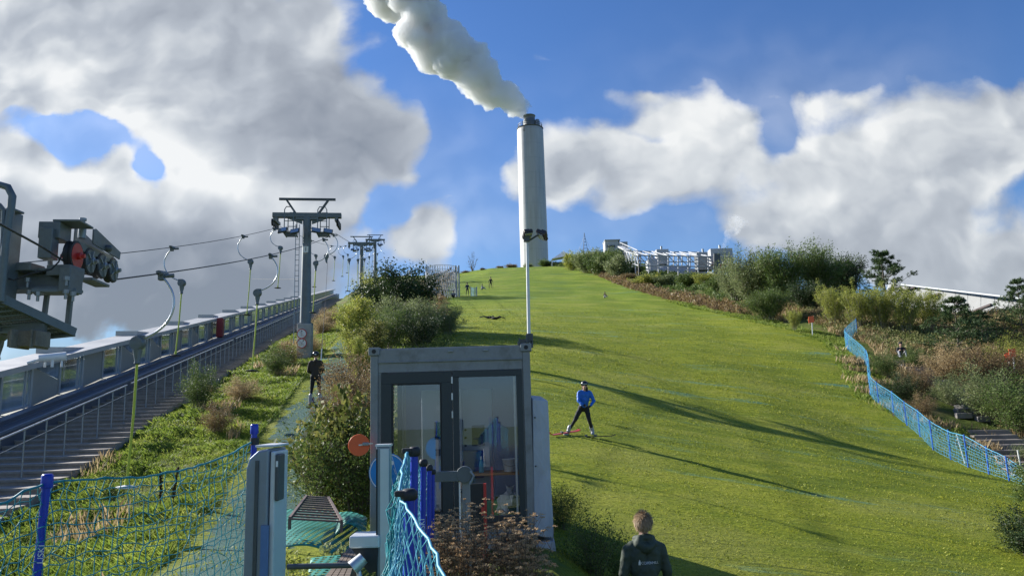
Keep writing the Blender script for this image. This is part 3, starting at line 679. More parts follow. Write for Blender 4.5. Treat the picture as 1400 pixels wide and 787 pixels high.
# ------------------------------------------------------------------ terrace building with stairs on the left
M_BAND = solid('blue_grey_cladding', (.12, .125, .145), .45, .3, .15, 1.2, .05)
M_BTOP = solid('sill_metal', (.24, .27, .33), .4, .5, .15, 1.5)
M_PANEL = solid('grey_brown_panel', (.34, .325, .275), .6, .1, .14, .8, .1)
M_ROOF = solid('pale_roof_sheet', (.42, .42, .41), .55, .2, .12, .7, .1)
M_FRAME = solid('white_window_frame', (.42, .43, .43), .4, .2, .05)
M_STEP = solid('weathered_step_concrete', (.31, .275, .235), .9, 0, .25, 1.4, .3, dirt=(.09, .09, .075))
M_GLASS, t, b = new_mat('window_glass')
b.inputs['Base Color'].default_value = (.75, .82, .84, 1); b.inputs['Roughness'].default_value = .03; b.inputs['Transmission Weight'].default_value = .75; b.inputs['IOR'].default_value = 1.45; b.inputs['Specular IOR Level'].default_value = .9
gl = t.new('ShaderNodeBsdfGlossy'); gl.inputs['Roughness'].default_value = .05; gl.inputs[0].default_value = (.75, .82, .88, 1)
df = t.new('ShaderNodeBsdfDiffuse'); t.link(t.ramp(t.noise(t.mapping(t.coord('Object'), scale=(1, 1, .3)), 1.2, 3, .5), [(.35, (.13, .16, .17)), (.65, (.42, .48, .50))]), df.inputs[0])
mx = t.new('ShaderNodeMixShader'); mx.inputs[0].default_value = .45; t.link(df.outputs[0], mx.inputs[1]); t.link(gl.outputs[0], mx.inputs[2])
t.n.remove(b); t.link(mx.outputs[0], t.n['Material Output'].inputs[0])
Y0, Y1 = 10.0, 212.0
DX = -.19
def bx_(y, off): return band_x(y)+off
# stairs
st_ = thing('stairway', 'long weathered concrete stairway climbing between the handrail and the dark blue ledge', 'stairs', (rail_x(12)+.9, 12, stair_z(12)-1))
mb = MB(); V = []; F = []
n = 225
for k in range(n):
    y = 11.5+k*.68; y2 = y+.68; z = stair_z(y)+.122; zb_ = stair_z(y)-1.2
    a0, a1 = rail_x(y)+.95, rail_x(y2)+.95; c0, c1 = band_x(y)-.1, band_x(y2)-.1
    mb.add([(c0, y, zb_), (a0, y, zb_), (a0, y, z), (c0, y, z), (a1, y2, z), (c1, y2, z), (a1, y2, zb_)], [(0, 1, 2, 3), (3, 2, 4, 5), (1, 6, 4, 2)])
    mb.add([(c0, y-.03, z+.0), (a0, y-.03, z), (a0, y-.03, z-.05), (c0, y-.03, z-.05), (a0, y, z+.003), (c0, y, z+.003)], [(3, 2, 1, 0), (0, 1, 4, 5)])
mb.build('steps', M_STEP, st_, world=True)
# handrail
hr = thing('handrail', 'steel handrail with slim balusters running up the open side of the stairs', 'railing', (rail_x(14), 14, stair_z(14)))
def rl(y, z, off=0): return (rail_x(y)+off, y, stair_z(y)+z)
mb = MB(); mb.tube([rl(y, 1.13) for y in np.arange(14.2, 23.4, 1)], .022, 6); mb.tube([rl(y, 1.13) for y in np.arange(23.6, 41, 1)], .022, 6); mb.tube([rl(y, 1.13) for y in np.arange(41.3, 72, 1)], .022, 6); mb.tube([rl(y, 1.13) for y in np.arange(72.4, 112, 1)], .022, 6); mb.build('top_rail', M_ALU, hr, world=True, smooth=True)
mb = MB(); mb.tube([rl(y, .84) for y in np.arange(14.2, 112, 1)], .010, 5); mb.build('lower_rail', M_STEEL, hr, world=True, smooth=True)
bal = None
for k in range(88):
    y = 14.35+k*1.09
    if bal is None:
        mb = MB(); mb.cyl((0, 0, 0), (0, 0, 1.13), .019, 6); mb.lathe([(.05, 0), (.05, .012)], n=10); bal = mb.build('baluster', M_STEEL, hr); q = bal
    else: q = bal.copy(); COL.objects.link(q); q.parent = hr
    q.location = Vector(rl(y, 0))-hr.location
# terrace building
tb = thing('terrace_building', 'long low building climbing the hill, zigzag windows and panels under a pale roof edge', 'building', (band_x(Y0), Y0, stair_z(Y0)-1))
def strip(x0, z0, x1, z1, name, mat, ya=Y0, yb=Y1):
    """bar that follows the building line: cross-section (x0..x1, z0..z1)"""
    V = []
    for y in (ya, yb):
        bz = stair_z(y); bx = band_x(y); V += [(bx+x0, y, bz+z0), (bx+x1, y, bz+z0), (bx+x1, y, bz+z1), (bx+x0, y, bz+z1)]
    return MB().add(V, [(0, 1, 2, 3), (7, 6, 5, 4), (0, 4, 5, 1), (1, 5, 6, 2), (2, 6, 7, 3), (3, 7, 4, 0)]).build(name, mat, tb, world=True)
strip(-1.3, -1.0, 0, .42, 'ledge', M_BAND); strip(-1.28, .423, -.55, .445, 'ledge_cap', M_BTOP); strip(-.05, .425, .03, .50, 'ledge_rim', M_BTOP); strip(-.62, .448, -.56, .56, 'ledge_rail', M_BAND)
strip(-2.4, -14, -1.35, .38, 'body', M_PANEL)
strip(-2.7, 1.76, -1.12, 1.85, 'roof', M_ROOF); strip(-1.115, 1.68, -1.07, 1.865, 'roof_edge', M_ROOF)

for kk in range(24): yy = Y0+kk*4.15+.7; MB().box((band_x(yy)-2.3, yy, stair_z(yy)+1.1), (.09, .09, 1.4)).build('back_post', M_FRAME, tb, world=True)
per = 4.15; nb = int((Y1-Y0)/per)
for k in range(nb):
    y = Y0+k*per; 
    def P(dy, off, z): yy = y+dy; return np.array([band_x(yy)+off, yy, stair_z(yy)+z])
    a, m1, e = P(0, -1.55, .42), P(1.45, -1.32, .42), P(per, -1.55, .42)
    zt = 1.76
    # big window of the bay
    if k < 26:
        wf = MB()
        for s in (0, 1.45):
            yy = s; wf.bar(P(yy, -1.55+.23*s/1.45, .42), P(yy, -1.55+.23*s/1.45, zt), .09, .09, (0, 1, 0))
        wf.bar(P(1.18, -1.37, .42), P(1.18, -1.37, zt), .06, .07, (0, 1, 0)); wf.bar(P(0, -1.55, .48), P(1.45, -1.32, .48), .08, .07); wf.bar(P(0, -1.55, zt-.04), P(1.45, -1.32, zt-.04), .08, .07)
        wo = wf.build('window', M_FRAME, tb, world=True)
        pn = MB(); q = [P(.04, -1.55, .5), P(1.42, -1.33, .5), P(1.42, -1.33, zt-.05), P(.04, -1.55, zt-.05)]
        nrm = np.array([.97, -.2, 0])*.02; pn.add(q+[v-nrm for v in q], [(0, 1, 2, 3), (7, 6, 5, 4), (0, 4, 5, 1), (1, 5, 6, 2), (2, 6, 7, 3), (3, 7, 4, 0)])
        po = pn.build('pane', M_GLASS, wo); po.data.transform(Matrix.Translation(-tb.location))
        # slanted triangle window beside it
        tg = MB(); q = [P(1.5, -1.335, zt-.04), P(per-.05, -1.545, zt-.04), P(per-.05, -1.545, .95)]
        if k % 3 != 1:
            tg.add(q+[v-nrm for v in q], [(0, 2, 1), (3, 4, 5), (0, 1, 4, 3), (1, 2, 5, 4), (2, 0, 3, 5)]); tg.build('triangle_pane', M_GLASS, tb, world=True)
            pl = MB(); q = [P(1.5, -1.33, .42), P(per-.05, -1.55, .42), P(per-.05, -1.55, .94), P(1.5, -1.33, zt-.05)]
        else:
            pl = MB(); q = [P(1.5, -1.33, .42), P(per-.05, -1.55, .42), P(per-.05, -1.55, zt-.02), P(1.5, -1.33, zt-.02)]
    else:
        pl = MB(); q = [P(1.5, -1.33, .42), P(per-.05, -1.55, .42), P(per-.05, -1.55, zt-.05), P(1.5, -1.33, zt-.05)]
        pn = MB(); q2 = [P(.04, -1.55, .5), P(1.42, -1.33, .5), P(1.42, -1.33, zt-.05), P(.04, -1.55, zt-.05)]; pn.add(q2, [(0, 1, 2, 3)]); pn.build('window', M_FRAME, tb, world=True)
        nrm = np.array([.97, .05, 0])*.02
    pl.add(q+[v-nrm*3 for v in q], [(0, 1, 2, 3), (7, 6, 5, 4), (0, 4, 5, 1), (1, 5, 6, 2), (2, 6, 7, 3), (3, 7, 4, 0)]); pl.build('facade_panel', M_PANEL, tb, world=True)
    if k < 26 and k % 2 == 0:
        rp = MB(); b0 = 1.855; q = [P(.2, -1.5, b0), P(2.6, -1.6, b0+.01), P(1.5, -4.5, b0+.02)]
        rp.add([P(.3, -1.6, b0), P(2.6, -1.7, b0), P(2.0, -2.68, b0), P(.5, -2.68, b0), P(.3, -1.6, b0+.22), P(.5, -2.68, b0+.24)], [(4, 1, 2, 5), (0, 4, 5, 3), (0, 1, 4), (3, 5, 2)]); rp.build('roof_dormer', M_ROOF, tb, world=True)
# the things on it
M_DRED = solid('dull_red_paint', (.26, .025, .03), .5, 0, .15)
c = at(77, 486, 22.2)
sc_ = thing('viewing_telescope', 'white cylindrical telescope-like fitting lying on the roof edge of the terrace building', 'roof fitting', (c[0]-.1, c[1], stair_z(22.2)+1.86))
mb = MB(); mb.cyl((-.35, -.1, .26), (.28, .2, .32), .11, 12, .14); mb.cyl((.0, 0, .0), (0, 0, .25), .04, 8); mb.cyl((-.22, 0, 0), (-.2, -.02, .22), .03, 6); mb.cyl((.22, .1, .0), (.2, .12, .26), .03, 6); mb.cyl((-.62, -.2, .12), (-.35, -.1, .22), .05, 8); mb.build('tube', M_WHITE, sc_, smooth=True)
c = at(290, 459, 51.5)
rb_ = thing('fire_cabinet', 'small red upright cabinet in front of the terrace windows', 'cabinet', (band_x(51)-.9, 51, stair_z(51)+.45), R(11))
MB().box((0, 0, .72), (.4, .6, 1.3)).build('cabinet_body', M_DRED, rb_, bev=.02); MB().box((.212, 0, .72), (.02, .5, 1.2)).build('door', M_DRED, rb_); MB().cyl((.235, .18, .7), (.235, .18, .85), .015, 6).build('handle', M_BLACK, rb_)
# thin wire from the terrace to the tower
o = MB().tube([at(345, 381, 60), at(380, 382, 48), at(413, 381, 40.4)], .016, 5).build('signal_wire', M_ROPE); tag(o, 'thin level wire reaching the first tower column from the left', 'wire')
# ------------------------------------------------------------------ lift hut (container) and what stands round it
M_HUT = solid('hut_grey_paint', (.245, .262, .275), .5, .2, .16, 3.5, .08, dirt=(.13, .125, .11))
M_FR = solid('anthracite_frame', (.035, .045, .052), .4, .2, .12, 4)
M_PADM, t, b = new_mat('padding_vinyl')
co = t.coord('Object'); n = t.noise(t.mapping(co, scale=(2, 2, .8)), 2.0, 5, .6, .6)
t.link(t.ramp(n, [(.3, (.36, .40, .45)), (.7, (.48, .52, .56))]), b.inputs['Base Color']); b.inputs['Roughness'].default_value = .5; t.link(t.bump(n, .8, .08), b.inputs['Normal'])
M_GL2, t, b = new_mat('hut_glass')
gl = t.new('ShaderNodeBsdfGlossy'); gl.inputs['Roughness'].default_value = .015; gl.inputs[0].default_value = (.9, .93, 1, 1)
tr = t.new('ShaderNodeBsdfTransparent'); tr.inputs[0].default_value = (.86, .90, .95, 1); fr = t.new('ShaderNodeFresnel'); fr.inputs[0].default_value = 1.6
mx = t.new('ShaderNodeMixShader'); t.link(t.math('MULTIPLY_ADD', fr.outputs[0], 1.0, .035, clamp=True), mx.inputs[0]); t.link(tr.outputs[0], mx.inputs[1]); t.link(gl.outputs[0], mx.inputs[2])
t.n.remove(b); t.link(mx.outputs[0], t.n['Material Output'].inputs[0])
M_WALLI = solid('hut_wall_lining', (.17, .21, .30), .7, 0, .08, 3)
M_BLUEP = solid('blue_plastic', (.015, .045, .30), .4, 0, .12)
M_BLUES = solid('sign_blue', (.015, .24, .62), .35, 0, .06)
M_ORANGE = solid('orange_paddle', (.85, .13, .03), .45, 0, .08)
M_WOOD, t, b = new_mat('worn_wood')
co = t.coord('Object'); n = t.noise(t.mapping(co, scale=(1, 9, 9)), 3, 6, .65, .4); t.link(t.ramp(n, [(.3, (.10, .072, .05)), (.7, (.27, .20, .145))]), b.inputs['Base Color']); b.inputs['Roughness'].default_value = .75; t.link(t.bump(n, .3, .01), b.inputs['Normal'])
YF = 11.0
c0 = at(506.5, 475, YF); c1 = at(724, 469, YF); cb = at(505, 742, YF)
hx0, hx1, hz0, hz1 = c0[0], c1[0], cb[2]-.02, (c0[2]+c1[2])/2; HD = 2.95
HW, HHt = hx1-hx0, hz1-hz0
ct = thing('lift_hut', 'grey shipping container lift hut with glass door and window facing the camera', 'hut', (hx0, YF, hz0))
pst = .11
for x in (pst/2, HW-pst/2):
    for y in (pst/2, HD-pst/2):
        MB().box((x, y, HHt/2), (pst, pst, HHt-.24)).build('corner_post', M_HUT, ct, bev=.008)
        for z in (.06, HHt-.06):
            mb = MB(); mb.box((x, y, z), (.162, .162, .118)); 
            mb.m_ = 0; cs = mb.build('corner_casting', M_HUT, ct, bev=.01)
            if y < 1: q = MB(); q.lathe([(.032, 0), (.032, .004)], (x, -.026+0*y, z), (0, -1, 0), 14); q.build('lock_hole', M_BLACK, cs)
mb = MB(); mb.box((HW/2, .06, HHt-.13), (HW-.22, .10, .20)); mb.box((HW/2, .055, HHt-.30), (HW-.22, .07, .15)); mb.box((HW/2, .035, HHt-.225), (HW-.22, .085, .02)); mb.build('top_rail', M_HUT, ct, bev=.006)
mb = MB(); mb.box((HW/2, .06, .085), (HW-.22, .10, .14)); mb.build('bottom_rail', M_HUT, ct, bev=.006)
mb = MB(); mb.box((HW/2, .35, HHt-.03), (HW-.1, .6, .03)); mb.box((HW/2, HD-.3, HHt-.03), (HW-.1, .5, .03)); mb.box((.2, HD/2, HHt-.03), (.3, HD-1.1, .03)); mb.box((HW-.2, HD/2, HHt-.03), (.3, HD-1.1, .03)); mb.build('roof', M_HUT, ct)
MB().box((HW/2, HD/2, HHt-.01), (HW-.68, HD-1.1, .015)).build('added_skylight', M_GL2, ct)  # unseen roof opening and pane, added to bring daylight into the hut
mb = MB(); mb.box((HW/2, HD/2, .17), (HW-.1, HD-.12, .05)); mb.build('floor', solid('hut_floor', (.10, .10, .10), .8), ct)
mb = MB(); nc = 18
for k in range(nc):
    y = .12+(HD-.24)*k/nc; dd = .035 if k % 2 else 0; yc_ = y+(HD-.24)/nc/2; ww = (HD-.24)/nc+.004
    if 1 < k < 16: mb.box((.045+dd, yc_, .56), (.006, ww, .88)); mb.box((.045+dd, yc_, HHt-.24), (.006, ww, .24))
    else: mb.box((.045+dd, yc_, HHt/2), (.006, ww, HHt-.25))
mb.build('side_wall', M_HUT, ct)
mb = MB()
for zz_ in (1.0, HHt-.36): mb.box((.05, HD/2, zz_), (.08, 2.1, .06))
for yy_ in (.46, 1.48, 2.5): mb.box((.05, yy_, (1.0+HHt-.36)/2), (.08, .06, HHt-1.36))
mb.build('added_side_window_frame', M_FR, ct)  # frame of an added window, out of view, so sun reaches the interior
mb = MB()
for k in range(nc):
    y = .12+(HD-.24)*k/nc; dd = .035 if k % 2 else 0; mb.box((HW-.045-dd, y+(HD-.24)/nc/2, HHt/2), (.006, (HD-.24)/nc+.004, HHt-.25))
mb.build('side_wall', M_HUT, ct)
for x in (.62, .92):
    MB().box((HW*x/1.35+.1, -.002, HHt-.085), (.075, .03, .028)).build('vent_cap', M_STEEL, ct, bev=.006)
# glazing: pixel layout -> metres on the front face
def fx(px): return (px-506.5)/(724-506.5)*HW
def fz(py): return HHt-(py-473)/(742-473)*HHt
gx0, gx1, gz0, gz1 = fx(521), fx(712), fz(717), fz(510)
fy = .03
def rect_frame(x0, x1, z0, z1, w, y, d, name, mat, parent):
    mb = MB(); mb.box(((x0+x1)/2, y, z1-w/2), (x1-x0, d, w)); mb.box(((x0+x1)/2, y, z0+w/2), (x1-x0, d, w)); mb.box((x0+w/2, y, (z0+z1)/2), (w, d, z1-z0-2*w)); mb.box((x1-w/2, y, (z0+z1)/2), (w, d, z1-z0-2*w))
    return mb.build(name, mat, parent, bev=.003)
mb = MB(); mb.box((gx0-.05, .06, (gz0+gz1)/2), (.10, .06, gz1-gz0+.04)); mb.box((gx1+.045, .06, (gz0+gz1)/2), (.09, .06, gz1-gz0+.04)); mb.build('front_jamb', M_HUT, ct)
xm = fx(617)
dr = rect_frame(gx0, xm, gz0, gz1, .155, fy, .07, 'door', M_FR, ct)
rect_frame(gx0+.158, xm-.158, gz0+.158, gz1-.158, .02, fy-.01, .04, 'glazing_bead', M_BLACK, dr)
MB().box(((gx0+xm)/2, fy+.01, (gz0+gz1)/2), (xm-gx0-.30, .012, gz1-gz0-.30)).build('pane', M_GL2, dr)
for z in (fz(522), fz(545), fz(570)): MB().box((xm+.003, fy-.042, z), (.022, .014, .10)).build('hinge', M_WHITE, dr, bev=.003)
mb = MB(); mb.cyl((gx0+.08, fy-.05, fz(640)), (gx0+.08, fy-.10, fz(640)), .012, 8); mb.cyl((gx0+.08, fy-.10, fz(640)), (gx0+.20, fy-.10, fz(640)), .012, 8); mb.build('handle', M_ALU, dr)
wn = rect_frame(xm+.012, gx1, gz0, gz1, .085, fy, .07, 'window', M_FR, ct)
MB().box(((xm+gx1)/2, fy+.01, (gz0+gz1)/2), (gx1-xm-.15, .012, gz1-gz0-.15)).build('pane', M_GL2, wn)
MB().box((gx1-.115, fy+.02, (gz0+gz1)/2), (.03, .02, gz1-gz0-.18)).build('inner_trim', M_WHITE, wn)
MB().box((HW/2+.3, .02, gz0-.02), (1.4, .10, .03)).build('window_sill', M_WOOD, ct)
# rear wall and lining of the hut; an unseen left side window is added to let daylight in
yb_ = HD-.08
MB().box((HW/2, yb_, HHt/2), (HW-.2, .05, HHt-.3)).build('rear_wall', M_WALLI, ct)
MB().box((HW-.085, HD/2, HHt/2), (.01, HD-.3, HHt-.34)).build('inner_lining', M_WALLI, ct)
mb = MB(); mb.box((.085, HD/2, .62), (.01, HD-.3, .8)); mb.box((.085, HD/2, HHt-.26), (.01, HD-.3, .2)); mb.build('inner_lining', M_WALLI, ct)
L_ = lambda x, y, z: (hx0+x, YF+y, hz0+z)
FLZ = .195
# things inside
sc1 = thing('control_cabinet', 'tall pale grey electrical cabinet with meters behind the glass door of the hut', 'cabinet', L_(.97, .72, FLZ))
MB().box((0, .2, 1.0), (.62, .4, 1.95)).build('cabinet_body', solid('cabinet_grey', (.66, .67, .66), .5, .1, .05), sc1, bev=.01)
MB().box((.0, -.006, 1.35), (.22, .015, .26)).build('meter_window', M_BLACK, sc1); MB().box((.0, -.01, 1.02), (.20, .02, .10)).build('display', M_DSTEEL, sc1)
for k in range(6): MB().cyl((-.24+k*.09, 0, .72), (-.24+k*.09, -.02, .72), .018, 10).build('push_button', M_DSTEEL, sc1)
MB().box((.0, -.006, 1.68), (.16, .012, .12)).build('rating_plate', M_WHITE, sc1)
sc2 = thing('control_cabinet', 'second grey electrical cabinet standing behind the right window pane of the hut', 'cabinet', L_(1.5, .98, FLZ))
MB().box((0, .2, 1.0), (.5, .4, 1.95)).build('cabinet_body', solid('cabinet_grey_dark', (.52, .55, .57), .5, .1, .05), sc2, bev=.01)
MB().box((.02, -.006, 1.25), (.2, .015, .32)).build('meter_window', M_DSTEEL, sc2)
for k in range(3): MB().cyl((-.18, 0, 1.1+k*.12), (-.18, -.02, 1.1+k*.12), .018, 10).build('push_button', M_BLACK, sc2)
dk = thing('desk', 'desk with a thin wooden top seen through the right window of the hut', 'desk', L_(1.72, .62, FLZ))
MB().box((0, 0, .70), (1.05, .55, .035)).build('desk_top', solid('pale_wood', (.50, .27, .12), .5, 0, .15, 4), dk, bev=.005)
for x in (-.48, .48):
    for y in (-.22, .22): MB().box((x, y, .34), (.04, .04, .68)).build('leg', M_STEEL, dk)
DT = FLZ+.7175+.002
bk = thing('bucket', 'white plastic bucket on the desk in the hut', 'bucket', L_(2.02, .55, DT))
MB().lathe([(.095, 0), (.118, .17), (.128, .175), (.128, .19), (.118, .19), (.11, .175), (.09, .012)], n=20).build('pail', M_WHITE, bk, smooth=True)
MB().tube([(.125*math.cos(a), .0, .175-.09*math.sin(a)) for a in np.linspace(0, PI, 9)], .004, 5).build('handle', M_STEEL, bk).location = (0, -.13, 0)
bt = thing('bottle', 'blue spray bottle standing beside the bucket on the hut desk', 'bottle', L_(1.58, .5, DT))
MB().lathe([(.035, 0), (.038, .02), (.038, .13), (.018, .18), (.016, .19)], n=14).build('bottle_body', solid('cyan_plastic', (.10, .38, .50), .3), bt, smooth=True); MB().box((0, -.02, .215), (.03, .07, .045)).build('spray_head', M_WHITE, bt, bev=.005)
chh = thing('office_chair', 'dark blue office chair beside the hut desk', 'chair', L_(1.38, .62, FLZ))
MB().box((0, 0, .48), (.42, .42, .08)).build('seat', M_BLUEP, chh, bev=.03); MB().box((.02, .19, .82), (.42, .06, .42)).build('backrest', M_BLUEP, chh, bev=.03); MB().cyl((0, 0, .05), (0, 0, .45), .03, 8).build('pedestal', M_DSTEEL, chh); mb = MB(); [mb.bar((0, 0, .06), (.26*math.cos(a), .26*math.sin(a), .03), .04, .03) for a in np.arange(5)*2*PI/5]; mb.build('base', M_DSTEEL, chh)
M_FILM, t, b = new_mat('clear_plastic_film'); b.inputs['Base Color'].default_value = (.75, .78, .8, 1); b.inputs['Roughness'].default_value = .25; b.inputs['Alpha'].default_value = .8
pbg = thing('plastic_bag', 'crumpled white plastic bag standing on the floor under the hut desk', 'bag', L_(2.0, .42, FLZ))
g = np.random.default_rng(4); mb = MB(); mb.ell((0, 0, .22), (.2, .15, .22), 16, 12); mb.lathe([(.06, .36), (.03, .46), (.08, .52)], n=10); V = np.array(mb.v); V += g.normal(size=V.shape)*.02; mb.v = [tuple(v) for v in V]; mb.build('film', M_FILM, pbg)
bx = thing('storage_box', 'grey-green storage box on the floor in front of the plastic bag in the hut', 'box', L_(2.14, .24, FLZ))
MB().box((0, 0, .12), (.32, .18, .22)).build('box_body', solid('box_green', (.05, .12, .12), .5), bx, bev=.01); MB().box((0, 0, .24), (.34, .20, .025)).build('lid', M_DSTEEL, bx, bev=.005)
gj = thing('green_jerrycan', 'green canister on the floor below the hut desk', 'canister', L_(1.75, .5, FLZ)); MB().box((0, 0, .16), (.2, .14, .32)).build('canister_body', solid('green_plastic', (.04, .28, .14), .4), gj, bev=.03); MB().cyl((.05, 0, .31), (.05, 0, .36), .022, 10).build('cap', M_BLACK, gj)
jk = thing('blue_jacket', 'bright blue jacket hanging by the right edge of the hut window', 'jacket', L_(2.26, .5, FLZ+.35))
mb = MB(); mb.prism([(-.13, 0), (.1, 0), (.12, .6), (.06, .86), (-.04, .86), (-.12, .62)], (0, 0, 0), (1, 0, 0), (0, 0, 1), (0, 1, 0), .08); mb.build('cloth', M_BLUES, jk, bev=.03)
# rubber padding on the right side of the hut
for nm, pts, lb in (('upper', [(728, 545), (749, 547), (757, 736), (731, 731)], 'tall grey padded mat strapped to the right side of the hut, the upper one'), ('lower', [(733, 741), (758, 739), (772, 830), (742, 830)], 'lower grey padded mat sagging below the upper one beside the hut')):
    pd = thing('safety_padding', lb, 'padding', at(740, 740 if nm == 'upper' else 830, YF), group='padded mats on the side of the hut')
    P = [at(a, b_, YF-.02) for a, b_ in pts]
    q = [np.array((p[0], p[1], p[2])) for p in P]; bk_ = [p+np.array((-.02, 2.2, .1)) for p in q]
    mb = MB(); n_ = 7; V = []
    for r_ in range(n_+1):
        s = r_/n_; Lp = q[0]*(1-s)+q[3]*s; Rp = q[1]*(1-s)+q[2]*s; Lb = bk_[0]*(1-s)+bk_[3]*s; Rb = bk_[1]*(1-s)+bk_[2]*s
        wob = .012*math.sin(s*9+1.3*(nm == 'lower')); V += [Lp+(0, -wob, 0), (Lp+Rp)/2+(0, -.03-wob, 0), Rp+(wob*.4, .02, 0), Rb, Lb]
    F = []
    for r_ in range(n_):
        for k in range(5): k2 = (k+1) % 5; F.append((r_*5+k, r_*5+k2, (r_+1)*5+k2, (r_+1)*5+k))
    F += [(4, 3, 2, 1, 0), tuple(n_*5+k for k in range(5))]; mb.add(V, F); mb.build('cover', M_PADM, pd, world=True, smooth=True, bev=.015)
    mb = MB()
    for s in (.14, .5, .86):
        Lp = q[0]*(1-s)+q[3]*s; mb.cyl(Lp+np.array((.012, -.02, 0)), Lp+np.array((.012, -.03, 0)), .014, 8)
    for k, s in enumerate((.14, .5, .86)): Lp = q[0]*(1-s)+q[3]*s; MB().cyl(Lp+np.array((.03, -.01, 0)), Lp+np.array((.03, -.035, 0)), .012, 8).build('eyelet', M_BLACK, pd, world=True)
# flood light pole on the hut roof corner
lp = thing('floodlight_pole', 'slim white pole on the hut corner with two dark floodlights against the chimney', 'lamp post', at(722, 470, YF+.08))
p0, p1 = at(723.5, 474, YF+.12), at(720.5, 325, YF+.12)
mb = MB(); mb.tube([p0, p1], [.027, .021], 12); mb.build('pole', M_WHITE, lp, world=True, smooth=True)
mb = MB(); mb.box(at(717, 466, YF+.1), (.17, .12, .05)); mb.box(at(713, 469, YF+.08), (.12, .10, .05)); mb.box(at(724, 461, YF+.1), (.10, .09, .11)); mb.cyl(at(710, 462, YF), at(710, 470, YF), .012, 6); mb.cyl(at(720, 458, YF), at(720, 468, YF), .014, 6); mb.cyl(at(727, 457, YF+.1), at(727, 475, YF+.1), .02, 8); mb.build('clamp_bracket', M_DSTEEL, lp, world=True)
for k, (a, b_, yaw, tilt) in enumerate(((721, 320, 18, 8), (741, 321, -30, -28))):
    c = at(a, b_, YF+.12-.05); Mx = np.array(Matrix.Rotation(R(yaw), 3, 'Z') @ Matrix.Rotation(R(-tilt), 3, 'Y') @ Matrix.Rotation(R(-30), 3, 'X'))
    f1 = MB().box(c, (.14 if k == 0 else .17, .17, .055), M=Mx); f1.box(c+Mx @ np.array((0, .02, .05)), (.09, .12, .05), M=Mx)
    fo = f1.build('floodlight', solid('dark_bronze_lamp', (.085, .07, .062), .4, .5, .2), lp, world=True, bev=.01)
    gq = MB().box(c+Mx @ np.array((0, 0, -.04)), (.11, .13, .006), M=Mx).build('lens', M_LENS, fo); gq.data.transform(Matrix.Translation(-lp.location))
mb = MB(); mb.tube([at(721, 330, YF+.1), at(728, 326, YF+.08), at(734, 322, YF+.06), at(738, 321, YF+.05)], .014, 6); mb.box(at(720, 327, YF+.1), (.09, .09, .07)); mb.build('yoke', M_DSTEEL, lp, world=True)
# round paddle signs
od = thing('round_paddle', 'bright orange round disc fixed to the left edge of the hut', 'disc', at(491, 608, YF-.15))
MB().lathe([(.15, 0), (.153, .006), (.153, .012), (.15, .018)], (0, 0, 0), (.12, -1, .03), 36).build('disc', M_ORANGE, od, smooth=True); MB().bar((.0, -.03, 0), (.2, -.02, .02), .014, .02).build('handle', M_ALU, od); MB().box((.10, -.03, .015), (.09, .03, .045)).build('bracket', M_STEEL, od, bev=.008)
c = at(530, 645, 8.4); bs = thing('round_sign', 'blue round sign with a white tow lift pictogram behind the slim grey gate post', 'sign', (c[0], 8.4, h(c[0], 8.4)))
zc = c[2]-bs.location.z
MB().lathe([(.205, 0), (.205, .012)], (0, 0, zc), (0, -1, 0), 40).build('disc', M_BLUES, bs)
mb = MB(); ring(mb, (0, 0, zc), .198, .010, y=-.0145, n=40); mb.build('white_rim', M_WHITE, bs)
mb = MB(); disc(mb, (.05, 0, zc+.10), .024, 12, -.015); mb.bar((.05, -.014, zc+.07), (.04, -.014, zc-.03), .003, .045, (0, 1, 0)); mb.bar((.04, -.014, zc-.03), (.06, -.014, zc-.14), .003, .022, (0, 1, 0)); mb.bar((.05, -.014, zc+.17), (.11, -.014, zc-.05), .003, .010, (0, 1, 0)); mb.bar((.0, -.014, zc-.15), (.12, -.014, zc-.13), .003, .012, (0, 1, 0)); mb.bar((.07, -.014, zc+.04), (.09, -.014, zc-.02), .003, .014, (0, 1, 0)); mb.build('pictogram', M_WHITE, bs)
MB().box((0, .03, zc/2+.1), (.05, .04, zc+.15)).build('post', M_STEEL, bs)
c = at(532, 737, 8.3); bs2 = thing('notice_board', 'tall blue notice board with a faint white skier drawing under the round sign', 'sign', (c[0], 8.3, h(c[0], 8.3)))
MB().box((0, 0, c[2]-bs2.location.z), (.26, .015, .75)).build('board', solid('board_blue', (.03, .10, .34), .4), bs2); mb = MB(); z_ = c[2]-bs2.location.z
mb.tube([(.05, -.012, z_+.2), (.08, -.012, z_+.12), (.05, -.012, z_+.02), (.07, -.012, z_-.1), (.04, -.012, z_-.2)], .005, 4); mb.tube([(.03, -.012, z_-.22), (.1, -.012, z_-.2)], .005, 4); mb.build('line_drawing', M_WHITE, bs2)
MB().box((0, .03, .25), (.04, .04, .55)).build('post', M_STEEL, bs2)
